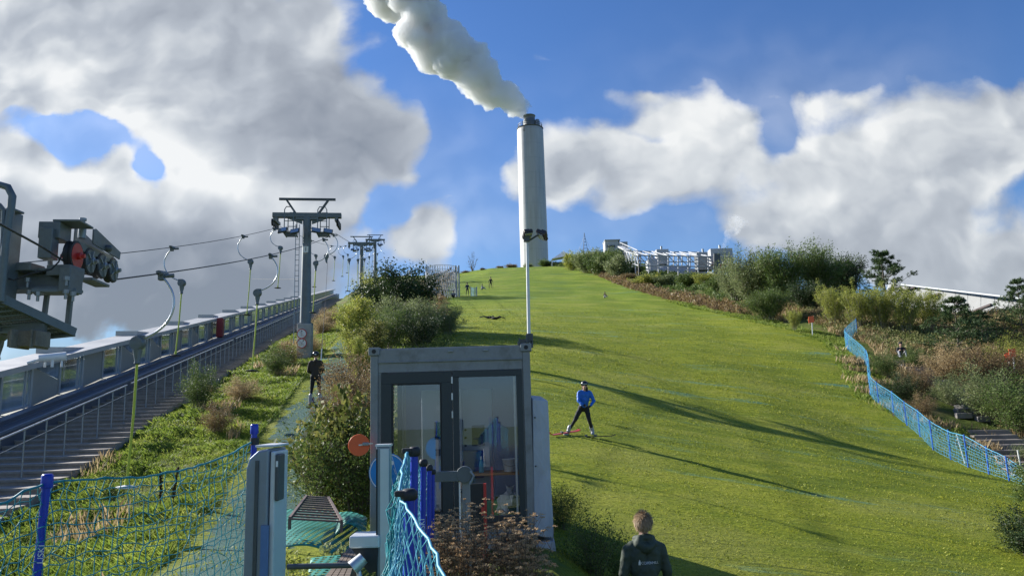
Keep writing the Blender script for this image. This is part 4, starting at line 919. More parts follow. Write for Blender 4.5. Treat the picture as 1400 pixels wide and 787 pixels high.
# ---- access gates
M_GATE = solid('gate_aluminium', (.24, .28, .34), .38, .4, .08, 4)
M_GATEL = solid('gate_light', (.60, .63, .66), .4, .2, .06, 4)
gz_ = h(-1.3, 4.0)
gt = thing('access_gate', 'rounded grey ticket gate cabinet with a blue side panel beside the netting', 'gate', (at(358, 700, 4.0)[0], 4.0, gz_))
top = at(358, 613, 4.0)[2]-gz_
mb = MB(); mb.prism([(-.09, 0), (-.09, top-.10), (-.075, top-.05), (-.03, top-.01), (.03, top), (.03, 0)], (0, 0, 0), (1, 0, 0), (0, 0, 1), (0, 1, 0), .30); mb.build('cabinet_body', M_GATE, gt, bev=.012)
MB().box((.048, .12, top/2), (.028, .22, top-.03)).build('cabinet_door', M_GATEL, gt, bev=.008); MB().box((.02, -.006, top*.42), (.04, .01, top*.62)).build('blue_panel', solid('panel_blue', (.10, .20, .42), .35), gt)
MB().box((.074, .05, top-.15), (.022, .1, .24)).build('card_reader', M_DSTEEL, gt, bev=.008); MB().box((.074, -.004, top-.08), (.010, .006, .03)).build('status_light', M_WHITE, gt); MB().box((-.03, -.004, top/2), (.018, .008, top-.12)).build('groove', M_DSTEEL, gt); MB().box((0, .15, top+.012), (.11, .24, .012)).build('top_plate', M_GATEL, gt, bev=.004)
c = at(525, 700, 3.6); gz2 = 0.0
g2 = thing('gate_post', 'slim grey square gate post carrying the turnstile housing, in front of the blue round sign', 'gate post', (c[0], 3.6, gz2)); top = at(519, 610, 3.6)[2]
mb = MB(); mb.box((0, 0, top/2), (.064, .06, top)); mb.build('profile', M_GATE, g2, bev=.004); MB().box((.008, -.032, top/2), (.040, .006, top-.02)).build('cover_strip', M_GATEL, g2); MB().box((-.028, -.0325, top/2), (.006, .006, top-.02)).build('slot', M_BLACK, g2); MB().box((0, 0, top+.006), (.07, .07, .01)).build('cap', M_GATEL, g2)
ah = at(497, 739, 3.58); mb = MB(); mb.box((ah[0]-c[0]+.01, .02, ah[2]), (.14, .14, .055)); mb.build('arm_housing', M_GATEL, g2, bev=.008)
mb = MB(); mb.prism([(-.06, 0), (.06, 0), (.055, -.10), (.02, -.11)], (ah[0]-c[0]+.01, -.04, ah[2]-.03), (1, 0, 0), (0, 0, 1), (0, 1, 0), .12); mb.build('housing_base', M_BLACK, g2)
a0, a1, a2 = at(481, 772, 3.5), at(393, 774, 3.5), at(492, 768, 3.52)
MB().tube([a1, a0], .0125, 12).build('turnstile_arm', M_DSTEEL, g2, world=True, smooth=True)
mb = MB(); mb.tube([at(497, 762, 3.52), at(482, 776, 3.5)], [.028, .034], 14); mb.tube([at(489, 772, 3.52), at(494, 800, 3.5)], .012, 8); mb.build('arm_hub', M_ALU, g2, world=True, smooth=True)
# swing boom
c = at(637, 755, 8.0); sg = thing('swing_barrier', 'grey swing barrier with rounded end in front of the hut door', 'barrier', (c[0], 8.0, c[2]-.25))
za = at(600, 651, 8.0)[2]-sg.location.z; xa = at(546, 651, 8.0)[0]-c[0]
mb = MB(); mb.box((xa/2, 0, za), (abs(xa), .05, .105)); mb.cyl((0.0, -.03, za+.015), (0, .03, za+.015), .085, 20); mb.build('boom', solid('boom_grey', (.13, .15, .155), .5, .2), sg, bev=.006)
mb = MB(); mb.box((.01, .05, za/2), (.085, .05, za)); mb.build('post', M_HUT, sg, bev=.005); MB().box((-.055, .02, za/2), (.014, .05, za-.05)).build('light_strip', M_WHITE, sg); MB().tube([(.06, -.04, za+.05), (.10, -.05, za), (.06, -.05, za-.08)], .012, 8).build('latch', M_STEEL, sg)
c = at(652, 742, 9.6); bb = thing('leaning_board', 'black board with a red edge leaning before the hut window', 'board', (c[0], 9.6, h(c[0], 9.6)))
zz = at(652, 661, 9.6)[2]-bb.location.z
MB().box((-.03, .05, zz/2), (.24, .03, zz)).build('board', M_BLACK, bb, bev=.004); mb = MB(); mb.box((.112, .045, zz/2), (.035, .05, zz)); mb.box((.085, .02, zz*.68), (.05, .03, .10)); mb.box((.085, .02, zz*.2), (.05, .03, .12)); mb.build('red_edge', M_RED, bb)
mb = MB(); mb.box((HW*.86, .02, .03), (.3, .08, .14)); mb.build('fork_pocket', M_BLACK, ct)
MB().box((HW/2+.35, .2, -.12), (1.6, .2, .22)).build('base_block', M_CONC, ct)
# green mats, metal grille and bench
M_MAT, t, b = new_mat('green_grid_mat')
co = t.coord('Object'); sp = t.new('ShaderNodeSeparateXYZ'); t.link(co, sp.inputs[0])
gxm = t.math('LESS_THAN', t.math('FRACT', t.math('MULTIPLY', sp.outputs[0], 13)), .38); gym = t.math('LESS_THAN', t.math('FRACT', t.math('MULTIPLY', sp.outputs[1], 13)), .38)
hole = t.math('MAXIMUM', gxm, gym); b.inputs['Base Color'].default_value = (.03, .24, .19, 1); b.inputs['Roughness'].default_value = .55; t.link(hole, b.inputs['Alpha'])
def matsheet(name, label, pts, mat, bend=.1, cat='mat'):
    P = [np.array(q) for q in pts]; n_ = 10; V = []
    for i in range(n_+1):
        for j in range(n_+1):
            u, v = i/n_, j/n_; q = P[0]*(1-u)*(1-v)+P[1]*u*(1-v)+P[2]*u*v+P[3]*(1-u)*v; q = q.copy(); q[2] += bend*math.sin(PI*u)*(.6+.4*math.sin(4*v+1)); V.append(q)
    F = [(i*(n_+1)+j, (i+1)*(n_+1)+j, (i+1)*(n_+1)+j+1, i*(n_+1)+j+1) for i in range(n_) for j in range(n_)]
    o = np_mesh(name, np.array(V)-P[0], F, mat, smooth=True); o.location = P[0]; so_ = o.modifiers.new('thick', 'SOLIDIFY'); so_.thickness = .015
    tag(o, label, cat, 'green plastic ski mats'); return o
matsheet('ski_mat', 'teal grid mat hanging over the mound edge beneath the metal grille', [at(374, 752, 8.6), at(470, 765, 8.6), at(500, 705, 11), at(378, 695, 11)], M_MAT, .12)
matsheet('ski_mat', 'curled end of dark teal grid mat between the grille and the hut', [at(455, 735, 9.3), at(500, 738, 9.3), at(502, 707, 11), at(462, 700, 11)], M_MAT, .2)
matsheet('ski_mat', 'small green grid mat lying on the ground beside the wooden bench', [at(420, 790, 7.4), at(462, 790, 7.4), at(470, 758, 8.2), at(425, 762, 8.2)], M_MAT, .02)
gr = thing('metal_grille', 'rusty ladder-like steel grille lying on the teal mats', 'grille', at(431, 712, 9.2))
q = [at(396, 712, 8.9), at(467, 716, 8.9), at(449, 683, 10.6), at(419, 681, 10.6)]
q = [p+np.array((0, 0, .03)) for p in q]; M_RUST = solid('rusty_grille', (.16, .12, .11), .7, .4, .3, 9)
MB().bar(q[0], q[3], .03, .04).build('side_bar', M_RUST, gr, world=True); MB().bar(q[1], q[2], .03, .04).build('side_bar', M_RUST, gr, world=True)
for k in range(11): s = k/10; MB().bar(q[0]+(q[3]-q[0])*s, q[1]+(q[2]-q[1])*s, .035, .02).build('slat', M_RUST, gr, world=True)
for p in (q[0], q[1]): MB().bar(p, p+np.array((0, 0, -.12)), .03, .03, (0, 1, 0)).build('foot', M_RUST, gr, world=True)
bn = thing('bench', 'weathered wooden plank bench beside the turnstile at the bottom edge', 'bench', (at(465, 790, 5.6)[0], 5.6, h(-1.2, 5.6)))
q = [at(440, 792, 5.2), at(478, 792, 5.2), at(492, 754, 6.6), at(482, 752, 6.6)]
for k in range(4):
    s0, s1 = k/4, (k+.86)/4; mb = MB(); A0 = q[0]+(q[1]-q[0])*s0; A1 = q[0]+(q[1]-q[0])*s1; B0 = q[3]+(q[2]-q[3])*s0; B1 = q[3]+(q[2]-q[3])*s1
    B0[2] = A0[2]; B1[2] = A1[2]; dn = np.array((0, 0, -.04)); mb.add([A0, A1, B1, B0, A0+dn, A1+dn, B1+dn, B0+dn], [(0, 1, 2, 3), (7, 6, 5, 4), (0, 4, 5, 1), (1, 5, 6, 2), (2, 6, 7, 3), (3, 7, 4, 0)]); mb.build('plank', M_WOOD, bn, world=True)
for y_, p in ((0, q[0]*.5+q[1]*.5), (1, q[2]*.5+q[3]*.5)):
    zt_ = q[0][2]-.045; MB().box((p[0], p[1]+(.2 if not y_ else -.2), (zt_+h(p[0], p[1]))/2), (.16, .06, zt_-h(p[0], p[1]))).build('leg', M_WOOD, bn, world=True)
# ---- netting fences
M_NET = solid('teal_net_cord', (.015, .23, .27), .5, 0, .2, 3); M_NETB = solid('light_blue_net_cord', (.10, .38, .50), .5, 0, .15, 3)
M_POST = solid('blue_slalom_post', (.008, .035, .42), .35, 0, .1)
def cords(lines, r, n=4):
    """thin cords along many polylines, as one array mesh"""
    VV = []; FF = []; b_ = 0
    for P in lines:
        P = np.asarray(P, float); d = np.gradient(P, axis=0); d /= np.linalg.norm(d, axis=1)[:, None]+1e-9
        a = np.where(np.abs(d[:, 2:3]) < .8, np.array([[0, 0, 1.0]]), np.array([[1.0, 0, 0]])); u = np.cross(a, d); u /= np.linalg.norm(u, axis=1)[:, None]; v = np.cross(d, u)
        m_ = len(P); ang = 2*PI*np.arange(n)/n
        V = P[:, None]+r*(np.cos(ang)[None, :, None]*u[:, None]+np.sin(ang)[None, :, None]*v[:, None]); VV.append(V.reshape(-1, 3))
        i = np.arange(m_-1)[:, None]*n; k = np.arange(n)[None]; k2 = (k+1) % n
        FF.append((np.stack([i+k, i+k2, i+n+k2, i+n+k], -1)+b_).reshape(-1, 4)); b_ += m_*n
    return np.concatenate(VV), np.concatenate(FF)
def net(name, tops, bots, cell, r, mat, parent, seed=0, wob=.008, diamond=False, rope=None):
    """knotted net between a top line and a bottom line of 3D points"""
    g = np.random.default_rng(seed)
    T = np.array(tops, float); B = np.array(bots, float); L = np.concatenate([[0], np.cumsum(np.linalg.norm(np.diff(T, axis=0), axis=1))])
    nu = max(2, int(L[-1]/cell)); nv = max(2, int(np.mean(np.linalg.norm(T-B, axis=1))/cell))
    s = np.linspace(0, L[-1], nu+1); TT = np.stack([np.interp(s, L, T[:, k]) for k in range(3)], 1); BB = np.stack([np.interp(s, L, B[:, k]) for k in range(3)], 1)
    w = np.linspace(0, 1, nv+1)[None, :, None]; P = TT[:, None]*(1-w)+BB[:, None]*w
    sm = np.cumsum(g.normal(size=(nu+1, nv+1, 3)), 0)*.2; sm -= sm.mean((0, 1)); P[:, 1:] += (g.normal(size=P.shape)*wob+np.clip(sm, -1.2, 1.2)*wob)[:, 1:]
    lines = []
    if diamond:
        for i in range(nu+1): lines.append(np.array([P[min(nu, max(0, i+(1 if j % 2 else 0)))][j] for j in range(nv+1)])); lines.append(np.array([P[min(nu, max(0, i-(1 if j % 2 else 0)))][j] for j in range(nv+1)]))
    else:
        for i in range(nu+1): lines.append(P[i])
        for j in range(nv+1): lines.append(P[:, j])
    V, F = cords(lines, r); o = np_mesh(name, V, F, mat, parent, world=True)
    if rope:
        V, F = cords([TT+g.normal(size=TT.shape)*.004], rope, 6); np_mesh('edge_cord', V, F, mat, parent, world=True, smooth=True)
    return o
def curve_pts(P, n=8):
    P = [np.array(p, float) for p in P]; out = []
    for i in range(len(P)-1):
        p0, p1, p2, p3 = P[max(0, i-1)], P[i], P[i+1], P[min(len(P)-1, i+2)]
        for q in np.arange(0, 1, 1/n): out.append(.5*((2*p1)+(-p0+p2)*q+(2*p0-5*p1+4*p2-p3)*q*q+(-p0+3*p1-3*p2+p3)*q**3))
    return out+[P[-1]]
# left net
nf = thing('safety_net_fence', 'teal knotted net sagging between two blue posts at the bottom of the picture', 'net fence', (-1.9, 3.4, 0))
top = curve_pts([at(-60, 735, 2.75), at(0, 690, 2.95), at(63, 660, 3.2), at(120, 655, 3.4), at(200, 651, 3.7), at(270, 637, 4.0), at(310, 622, 4.2), at(347, 603, 4.4)])
bot = [np.array((p[0]*1.0, p[1], .03)) for p in top]
net('netting', top, bot, .043, .0024, M_NET, nf, 2, .008, rope=.005)
for (px, py, Y, wpx) in ((65, 650, 3.2, .034), (348, 581, 4.4, .034)):
    q = at(px, py, Y); zb_ = 0.0; po = MB().tube([(q[0]-.05*(px < 100), Y, zb_), (q[0], Y, q[2])], .0165, 10).build('post', M_POST, nf, world=True, smooth=True)
    cc = MB().lathe([(.021, -.05), (.023, -.045), (.023, 0), (.018, .008)], (q[0], Y, q[2]), n=12).build('cap', M_POST, po, smooth=True); cc.data.transform(Matrix.Translation(-nf.location))
    if px > 100: cc = MB().lathe([(.026, -.015), (.026, .025)], tuple(at(348, 604, Y)), n=12).build('clip', M_BLACK, po); cc.data.transform(Matrix.Translation(-nf.location))
q = at(62, 742, 3.2); tx = text_mesh('lettering', 'LISKI', .036, M_WHITE, nf, tuple(np.array((q[0]-.003, 3.2-.0185, q[2]-.04))-np.array(nf.location)), (PI/2, -PI/2+.03, 0), .0006)
# right net, running away from the camera past four posts
nr = thing('safety_net_fence', 'bright blue net bunched along a row of blue posts in front of the hut', 'net fence', (-.5, 4, 0))
posts = [(559.5, 672, 2.9, .021), (566.6, 614, 3.35, .0175), (579, 630, 4.4, .0165), (587, 637, 5.4, .0165), (592, 643, 6.4, .0165)]
pt = [at(a, b_, Y) for a, b_, Y, _ in posts]
off = np.array((-.035, 0, -.012))
top = curve_pts([at(612, 800, 2.3), at(585, 735, 2.55), pt[0]+off+(0, 0, -.02)], 6)
net('netting', top, [np.array((p[0]-.05*k/len(top), p[1]-.0, .03)) for k, p in enumerate(top)], .055, .0024, M_NETB, nr, 5, .006, True, rope=.0055)
top = curve_pts([pt[0]+off]+[p+off for p in pt[1:]], 8)
net('netting', top, [np.array((p[0]-.13+.02*math.sin(k*1.3), p[1], .03)) for k, p in enumerate(top)], .05, .0024, M_NETB, nr, 6, .008, True, rope=.006)
top2 = [p+np.array((-.02, .03, -.05)) for p in top]
net('netting', top2, [np.array((p[0]-.2+.03*math.sin(k*1.9), p[1]+.05, .03)) for k, p in enumerate(top2)], .05, .0028, M_NET, nr, 8, .010, True)
for k, ((a, b_, Y, r_), q) in enumerate(zip(posts, pt)):
    po = MB().tube([(q[0]-.02, Y, 0), q], r_, 10).build('post', M_POST, nr, world=True, smooth=True)
    cc = MB().lathe([(r_*1.15, -.03), (r_*1.5, -.022), (r_*1.5, .002), (r_, .012)], q, n=12).build('cap', M_BLACK, po, smooth=True); cc.data.transform(Matrix.Translation(-nr.location))
    if k < 2: cc = MB().box(q+np.array((-.03, -.01, -.004)), (.045, .035, .022)).build('clip', M_BLACK, po, bev=.006); cc.data.transform(Matrix.Translation(-nr.location))
q = at(576.5, 720, 4.36); text_mesh('lettering', 'LISKI', .042, M_WHITE, nr, tuple(np.array((q[0]+.002, 4.378, q[2]))-np.array(nr.location)), (PI/2, -PI/2, 0), .0006)
# blue fence along the right edge of the slope
fr_ = thing('slope_net_fence', 'long light blue net fence on blue posts along the right edge of the slope', 'net fence', (19, 38, 1.5))
line = [(1172, 453, 58.5), (1158, 466, 54.5), (1160, 492, 52.0), (1187, 512, 45.5), (1190, 560, 39.0), (1202, 566, 36.8), (1222, 580, 34.8), (1240, 594, 33.0), (1258, 605, 31.4), (1276, 622, 29.6), (1300, 634, 28.4), (1324, 640, 27.2), (1352, 652, 26.2), (1380, 664, 25.4), (1406, 682, 24.6)]
fp = [Gy(a, Y) for a, _, Y in line]
hts = [1.2, 1.2, 1.25, 1.2, 1.2, 1.1, 1.05, 1.0, 1.05, 1.1, 1.05, 1.1, .9, .75, .5]
top = curve_pts([p+np.array((0, 0, hh)) for p, hh in zip(fp, hts)], 5); bot = curve_pts([p+np.array((0, 0, .05)) for p in fp], 5)
M_NETC = solid('sky_blue_net_cord', (.07, .36, .56), .5, 0, .12, 2)
net('netting', top, bot, .105, .0055, M_NETC, fr_, 9, .012, rope=.012)
for i, (p, hh) in enumerate(zip(fp, hts)):
    MB().tube([p+np.array((0, 0, -.1)), p+np.array((.02*(-1)**i, 0, hh+.06))], .026, 8).build('post', solid('fence_post_blue', (.02, .12, .52), .4) if i == 0 else bpy.data.materials['fence_post_blue'], fr_, world=True, smooth=True)
for a, Y, lean in ((1308, 27.9, -.18), (1386, 25.1, -.05)):
    p = Gy(a, Y); MB().tube([p+np.array((.25, -.1, 0)), p+np.array((.25+lean, -.1, 1.05))], .022, 8).build('white_stake', M_WHITE, fr_, world=True, smooth=True)
# ------------------------------------------------------------------ vegetation
def quads(C, A, B):
    """leaf diamonds with centres C, half-length vectors A, half-width vectors B"""
    V = np.stack([C-A, C-B*1.0+A*.15, C+A, C+B*1.0+A*.15], 1).reshape(-1, 3); F = np.arange(len(C)*4).reshape(-1, 4); return V, F
def unit(v): return v/(np.linalg.norm(v, axis=-1, keepdims=True)+1e-9)
def tapered(lines, r0, r1, n=4):
    VV = []; FF = []; b_ = 0
    for P, ra, rb in zip(lines, r0, r1):
        P = np.asarray(P, float); d = unit(np.gradient(P, axis=0)); a = np.array([0.31, .95, .1]); u = unit(np.cross(a, d)); v = np.cross(d, u); m_ = len(P)
        ang = 2*PI*np.arange(n)/n; rr = np.linspace(ra, rb, m_)[:, None, None]
        V = P[:, None]+rr*(np.cos(ang)[None, :, None]*u[:, None]+np.sin(ang)[None, :, None]*v[:, None]); VV.append(V.reshape(-1, 3))
        i = np.arange(m_-1)[:, None]*n; k = np.arange(n)[None]; k2 = (k+1) % n
        FF.append((np.stack([i+k, i+k2, i+n+k2, i+n+k], -1)+b_).reshape(-1, 4)); b_ += m_*n
    return np.concatenate(VV), np.concatenate(FF)
def shrub_geo(seed, w, hg, ns=9, nb=14, nl=5000, ls=.1, asp=.42, up=.55, top='round', clump=.1, low=.12, needle=False, r=.03):
    g = np.random.default_rng(seed); lines = []; r0 = []; r1 = []; bs = []; be = []
    for i in range(ns):
        a = 2*PI*(i+g.uniform(-.3, .3))/ns; q = math.sqrt(g.uniform(.02, 1))
        hh = hg*(1-.45*q*q if top == 'round' else 1-.25*q)*g.uniform(.72, 1.0)
        tip = np.array([math.cos(a)*q*w*.40, math.sin(a)*q*w*.40, hh]); base = np.array([math.cos(a)*q*w*.08, math.sin(a)*q*w*.08, -.15])
        s = np.linspace(0, 1, 6)[:, None]; P = base+(tip-base)*np.concatenate([s**1.5, s**1.5, s**.85], 1)+g.normal(size=(6, 3))*w*.012
        lines.append(P); r0.append(r*g.uniform(.7, 1.2)); r1.append(r*.2)
        for j in range(nb):
            t_ = low+(1-low)*(j+g.random())/nb; k = t_*5; k0 = min(4, int(k)); p = P[k0]*(1-(k-k0))+P[k0+1]*(k-k0)
            d = unit(np.array([math.cos(a)*q*.6+g.normal()*.8, math.sin(a)*q*.6+g.normal()*.8, up*1.4+g.normal()*.35])); L = w*.22*g.uniform(.6, 1.25)*(1.15-.45*t_)
            e = p+d*L; m_ = (p+e)/2+g.normal(size=3)*L*.06; lines.append(np.array([p, m_, e])); r0.append(r*.3); r1.append(r*.08); bs.append(p); be.append(e)
    for i in range(ns*4):
        j = g.integers(0, len(be)); p = be[j]; o_ = unit(p-np.array([0, 0, hg*.3])); d = unit(o_*.7+np.array([0, 0, up*.9])+g.normal(size=3)*.3); L = w*g.uniform(.06, .17)
        lines.append(np.array([p-(p-bs[j])*.5, p, p+d*L])); r0.append(r*.14); r1.append(r*.05)
        if g.random() < .6: bs.append(p); be.append(p+d*L)
    bs = np.array(bs); be = np.array(be); n = len(bs); idx = g.integers(0, n, nl); t_ = g.uniform(.12, 1.08, nl)[:, None]
    C = bs[idx]*(1-t_)+be[idx]*t_+g.normal(size=(nl, 3))*w*clump*.32
    C[:, 2] = np.abs(C[:, 2]-.04)+.04
    bd = unit(be[idx]-bs[idx])
    if needle: dr = unit(bd+g.normal(size=(nl, 3))*.75); 
    else: dr = unit(bd*.7+g.normal(size=(nl, 3))*.8+np.array([0, 0, up*.4-.1]))
    sd = unit(np.cross(dr, g.normal(size=(nl, 3)))); sz = ls*g.uniform(.6, 1.25, nl)[:, None]
    return tapered(lines, r0, r1), quads(C, dr*sz, sd*sz*asp)
def shrub(name, label, cat, pos, geo, lm, sm, group=None, rz=None, scale=None):
    o = thing(name, label, cat, pos, rng.uniform(0, 6.28) if rz is None else rz, group)
    (sv, sf), (lv, lf) = geo
    np_mesh('stems', sv, sf, sm, o); np_mesh('foliage', lv, lf, lm, o)
    if scale: o.scale = scale
    return o
def again(src, pos, label, scale=(1, 1, 1), group=None, rz=None, mat=None):
    c = copy_tree(src); c.location = pos; c['label'] = label; c.scale = scale; c.rotation_euler.z = rng.uniform(0, 6.28) if rz is None else rz
    if group: c['group'] = group
    if mat:
        for ch in c.children:
            if ch.name.startswith('foliage'): ch.material_slots[0].link = 'OBJECT'; ch.material_slots[0].material = mat
    return c
M_BARK = solid('shrub_bark', (.12, .10, .075), .85, 0, .25, 8); M_BARKL = solid('pale_twig', (.26, .235, .19), .8, 0, .2, 8)
ML_DARK = leaf_mat('dark_evergreen_leaf', [(0.0165, 0.0330, 0.0110), (0.0385, 0.0688, 0.0193), (0.0688, 0.1073, 0.0303)], trans=.2)
ML_WIL = leaf_mat('grey_willow_leaf', [(0.1077, 0.1467, 0.0548), (0.2055, 0.2446, 0.0979), (0.3524, 0.3818, 0.1859)], trans=.4)
ML_MID = leaf_mat('mid_green_leaf', [(0.0548, 0.0940, 0.0235), (0.1174, 0.1762, 0.0431), (0.2055, 0.2446, 0.0686)], trans=.35)
ML_YEL = leaf_mat('yellow_green_leaf', [(0.1467, 0.1859, 0.0352), (0.3132, 0.3425, 0.0686), (0.5285, 0.4894, 0.1174)], trans=.45)
ML_BRN = leaf_mat('autumn_brown_leaf', [(0.1174, 0.0783, 0.0431), (0.2252, 0.1527, 0.0783), (0.3328, 0.2349, 0.1077), (0.2349, 0.2545, 0.0783)], trans=.3)
ML_KNOT = leaf_mat('broad_autumn_leaf', [(.060, .085, .020), (.13, .150, .035), (.25, .24, .065), (.40, .37, .17)], trans=.4)
ML_PINE = leaf_mat('pine_needle', [(0.0352, 0.0666, 0.0274), (0.0705, 0.1174, 0.0431), (0.1273, 0.1762, 0.0626)], trans=.15)
ML_DRY = leaf_mat('dry_grass', [(0.2552, 0.1835, 0.0878), (0.4307, 0.3190, 0.1674), (0.6061, 0.4785, 0.2712)], trans=.4)
def P_(px, Y, dz=0):
    p = Gy(px, Y); return (p[0], p[1], p[2]+dz)
# -- middle hedge between track and slope
gA = shrub_geo(11, 5.6, 5.1, 14, 22, 21000, .105, .38, .35, clump=.16, r=.05)
A1 = shrub('evergreen_bush', 'large dark evergreen bush with a ragged top beside the slope', 'bush', P_(549, 50), gA, ML_DARK, M_BARK, rz=.6)
again(A1, P_(512, 53), 'smaller dark evergreen growing against the left flank of the big one', (.62, .62, .74))
gW = shrub_geo(21, 3.8, 2.9, 16, 12, 9000, .065, .30, .8, clump=.10, r=.028)
W1 = shrub('willow_shrub', 'grey-green willow shrub in front of the dark evergreen, left half', 'shrub', P_(540, 44), gW, ML_WIL, M_BARKL)
again(W1, P_(582, 45.5), 'grey-green willow shrub in front of the dark evergreen, centre', (1, 1, .92))
again(W1, P_(612, 48), 'low willow shrub at the right foot of the dark evergreen, thin stems against the turf', (.8, .8, .68))
again(W1, P_(528, 40), 'willow shrub directly above the hut roof, left part', (.9, .9, .8), mat=ML_MID)
again(W1, P_(575, 40), 'dark green shrub directly above the hut roof, right part', (.95, .95, .75), mat=ML_DARK)
again(W1, P_(508, 58), 'light small tree standing below the second lift tower', (.8, .8, 1.5), mat=ML_YEL)
gE = shrub_geo(31, 2.9, 3.4, 14, 16, 12000, .045, .62, .75, clump=.10, r=.022)
E1 = shrub('leafy_shrub', 'tall shrub with small yellow-green round leaves beside the drag track', 'shrub', P_(488, 36.5), gE, ML_YEL, M_BARK)
again(E1, P_(508, 32), 'yellow-green shrub just left of the hut roof corner', (.8, .8, .78), mat=ML_KNOT)
again(E1, P_(490, 30.5), 'slender yellowish shrub leaning over the track by the rider', (.45, .5, .6))
again(E1, P_(478, 45), 'yellow-green shrub farther up the track beyond the rider', (.8, .8, .7))
gF = shrub_geo(41, 2.3, 2.0, 20, 13, 9000, .035, .38, .7, clump=.12, r=.012)
F1 = shrub('brown_scrub', 'tangled brownish scrub between the track and the hut', 'scrub', P_(474, 23.5), gF, ML_BRN, M_BARK)
again(F1, P_(496, 20.5), 'brownish scrub right against the left side of the hut', (1, 1, 1.05))
again(F1, P_(452, 21), 'low brown scrub at the edge of the drag track', (.7, .7, .62))
gK = shrub_geo(51, 2.0, 2.15, 16, 9, 1500, .085, .62, .55, clump=.15, r=.014)
K1 = shrub('broadleaf_bush', 'bush with large yellowing leaves above the teal mats', 'bush', P_(455, 15.6), gK, ML_KNOT, M_BARK, scale=(.95, .95, .84))
again(K1, P_(482, 14.8), 'broad-leaved autumn bush behind the orange disc', (.9, .9, 1.05))
again(K1, P_(424, 16.5), 'low broad-leaved plant at the left edge of the autumn bush', (.7, .7, .55))
gK2 = shrub_geo(52, 2.2, 1.5, 22, 12, 6000, .030, .45, .6, clump=.16, r=.012)
K2 = shrub('dark_scrub', 'dense dark scrub filling the hollow below the broad-leaved bush', 'scrub', P_(440, 14.6), gK2, ML_MID, M_BARK)
again(K2, P_(490, 14.2), 'dense dark scrub against the left foot of the hut', (1, 1, 1.05))
again(K2, (1.05, 10.9, h(1.05, 10.9)), 'dark brownish scrub right of the lower grey padding', (.55, .6, .55))
again(K2, (1.5, 11.2, h(1.5, 11.2)), 'dark green scrub growing in the shadow of the hut', (.35, .4, .38), mat=ML_MID)
again(K2, (.75, 13.0, h(.75, 13.0)), 'scrub in the hut shadow behind the grey padding', (.4, .5, .45), mat=ML_MID)
gN = shrub_geo(61, .55, .62, 9, 8, 500, .028, .5, .7, clump=.10, r=.005)
N1 = shrub('weed_plant', 'small leafy weed growing over the teal mats beside the wooden bench', 'plant', P_(460, 8.4), gN, ML_WIL, M_BARKL)
again(N1, P_(390, 8.2), 'yellow-green weed just right of the ticket gate cabinet', (1.2, 1.2, .9), mat=ML_YEL)
again(N1, P_(404, 7.6), 'small weed at the bottom edge below the ski mats', (.9, .9, .7), mat=ML_YEL)
# -- bank between the stairs and the track
again(F1, P_(272, 25.5), 'round brownish shrub on the bank beside the stairs', (.75, .75, .8), mat=ML_MID)
again(F1, P_(392, 37), 'reddish scrub at the concrete foot of the first tower', (.9, .9, .6))
again(F1, P_(424, 42), 'dry scrub just right of the first tower foot', (.9, .9, .55), mat=ML_DRY)
again(F1, P_(378, 33), 'small bush left of the tower foot near the handrail', (.8, .8, .7), mat=ML_MID)
again(F1, P_(330, 27), 'dry low scrub on the upper part of the bank', (.8, .8, .45), mat=ML_DRY)
again(F1, P_(296, 21.5), 'low shrub halfway down the grass bank', (.55, .55, .45), mat=ML_BRN)
again(F1, P_(440, 56), 'scrub on the bank between first and second towers', (1.2, 1.2, .7), mat=ML_DRY)
again(F1, P_(452, 66), 'scrub on the bank farther up towards the second tower', (1.4, 1.4, .8), mat=ML_DRY)
m_s = thing('dead_stalks', 'two dark dried seed stalks standing on the bank beside the nearest platter', 'plant', P_(226, 15.0))
g = np.random.default_rng(8)
for k, (dx, hh) in enumerate(((-.09, .62), (.14, .70))):
    C = np.stack([dx+.08*np.linspace(0, 1, 260)*(1 if k else -.4)+g.normal(size=260)*.014, g.normal(size=260)*.014, np.linspace(.12, hh, 260)], 1); D_ = unit(g.normal(size=(260, 3))+(0, 0, .6)); V, F = quads(C, D_*.022, unit(np.cross(D_, g.normal(size=(260, 3))))*.012); np_mesh('seed_spike', V, F, solid('dead_stalk', (.06, .035, .022), .9) if k == 0 else bpy.data.materials['dead_stalk'], m_s)
    MB().tube([(dx, 0, -.1), (dx+.08*(1 if k else -.4), 0, hh)], .010, 5).build('stalk', bpy.data.materials['dead_stalk'], m_s)
# -- dried yarrow in front of the hut
yr = thing('dried_yarrow', 'clump of dried brown yarrow with flat seed heads in front of the hut', 'plant', (at(660, 700, 5.6)[0], 5.6, h(-.2, 5.6)))
g = np.random.default_rng(12); lines = []; heads = []
for i in range(230):
    bx_, by_ = g.uniform(-.36, .36), g.uniform(-.5, .5); tx_, ty_ = bx_*1.15+g.normal()*.05, by_+g.normal()*.06
    zt_ = .68+.30*g.random()**1.4-.25*max(0, tx_-.12)+(.12 if abs(tx_+.1) < .14 and g.random() < .3 else 0)
    P = np.array([(bx_, by_, -.05), ((bx_+tx_)/2+g.normal()*.02, (by_+ty_)/2, zt_*.55), (tx_, ty_, zt_)]); lines.append(P); heads.append(P[2])
    for j in range(4):
        q = P[1]*(1-j/5)+P[2]*(j/5); e = q+np.array([g.normal()*.06, g.normal()*.06, .10+.05*g.random()]); e[2] = min(e[2], zt_-.01); lines.append(np.array([q, (q+e)/2+(0, 0, -.01), e])); heads.append(e)
V, F = tapered(lines, [.0026]*len(lines), [.0012]*len(lines), 3); np_mesh('stalks', V, F, solid('dry_stalk', (.13, .085, .05), .9, 0, .3), yr)
heads = np.array(heads); C = []; 
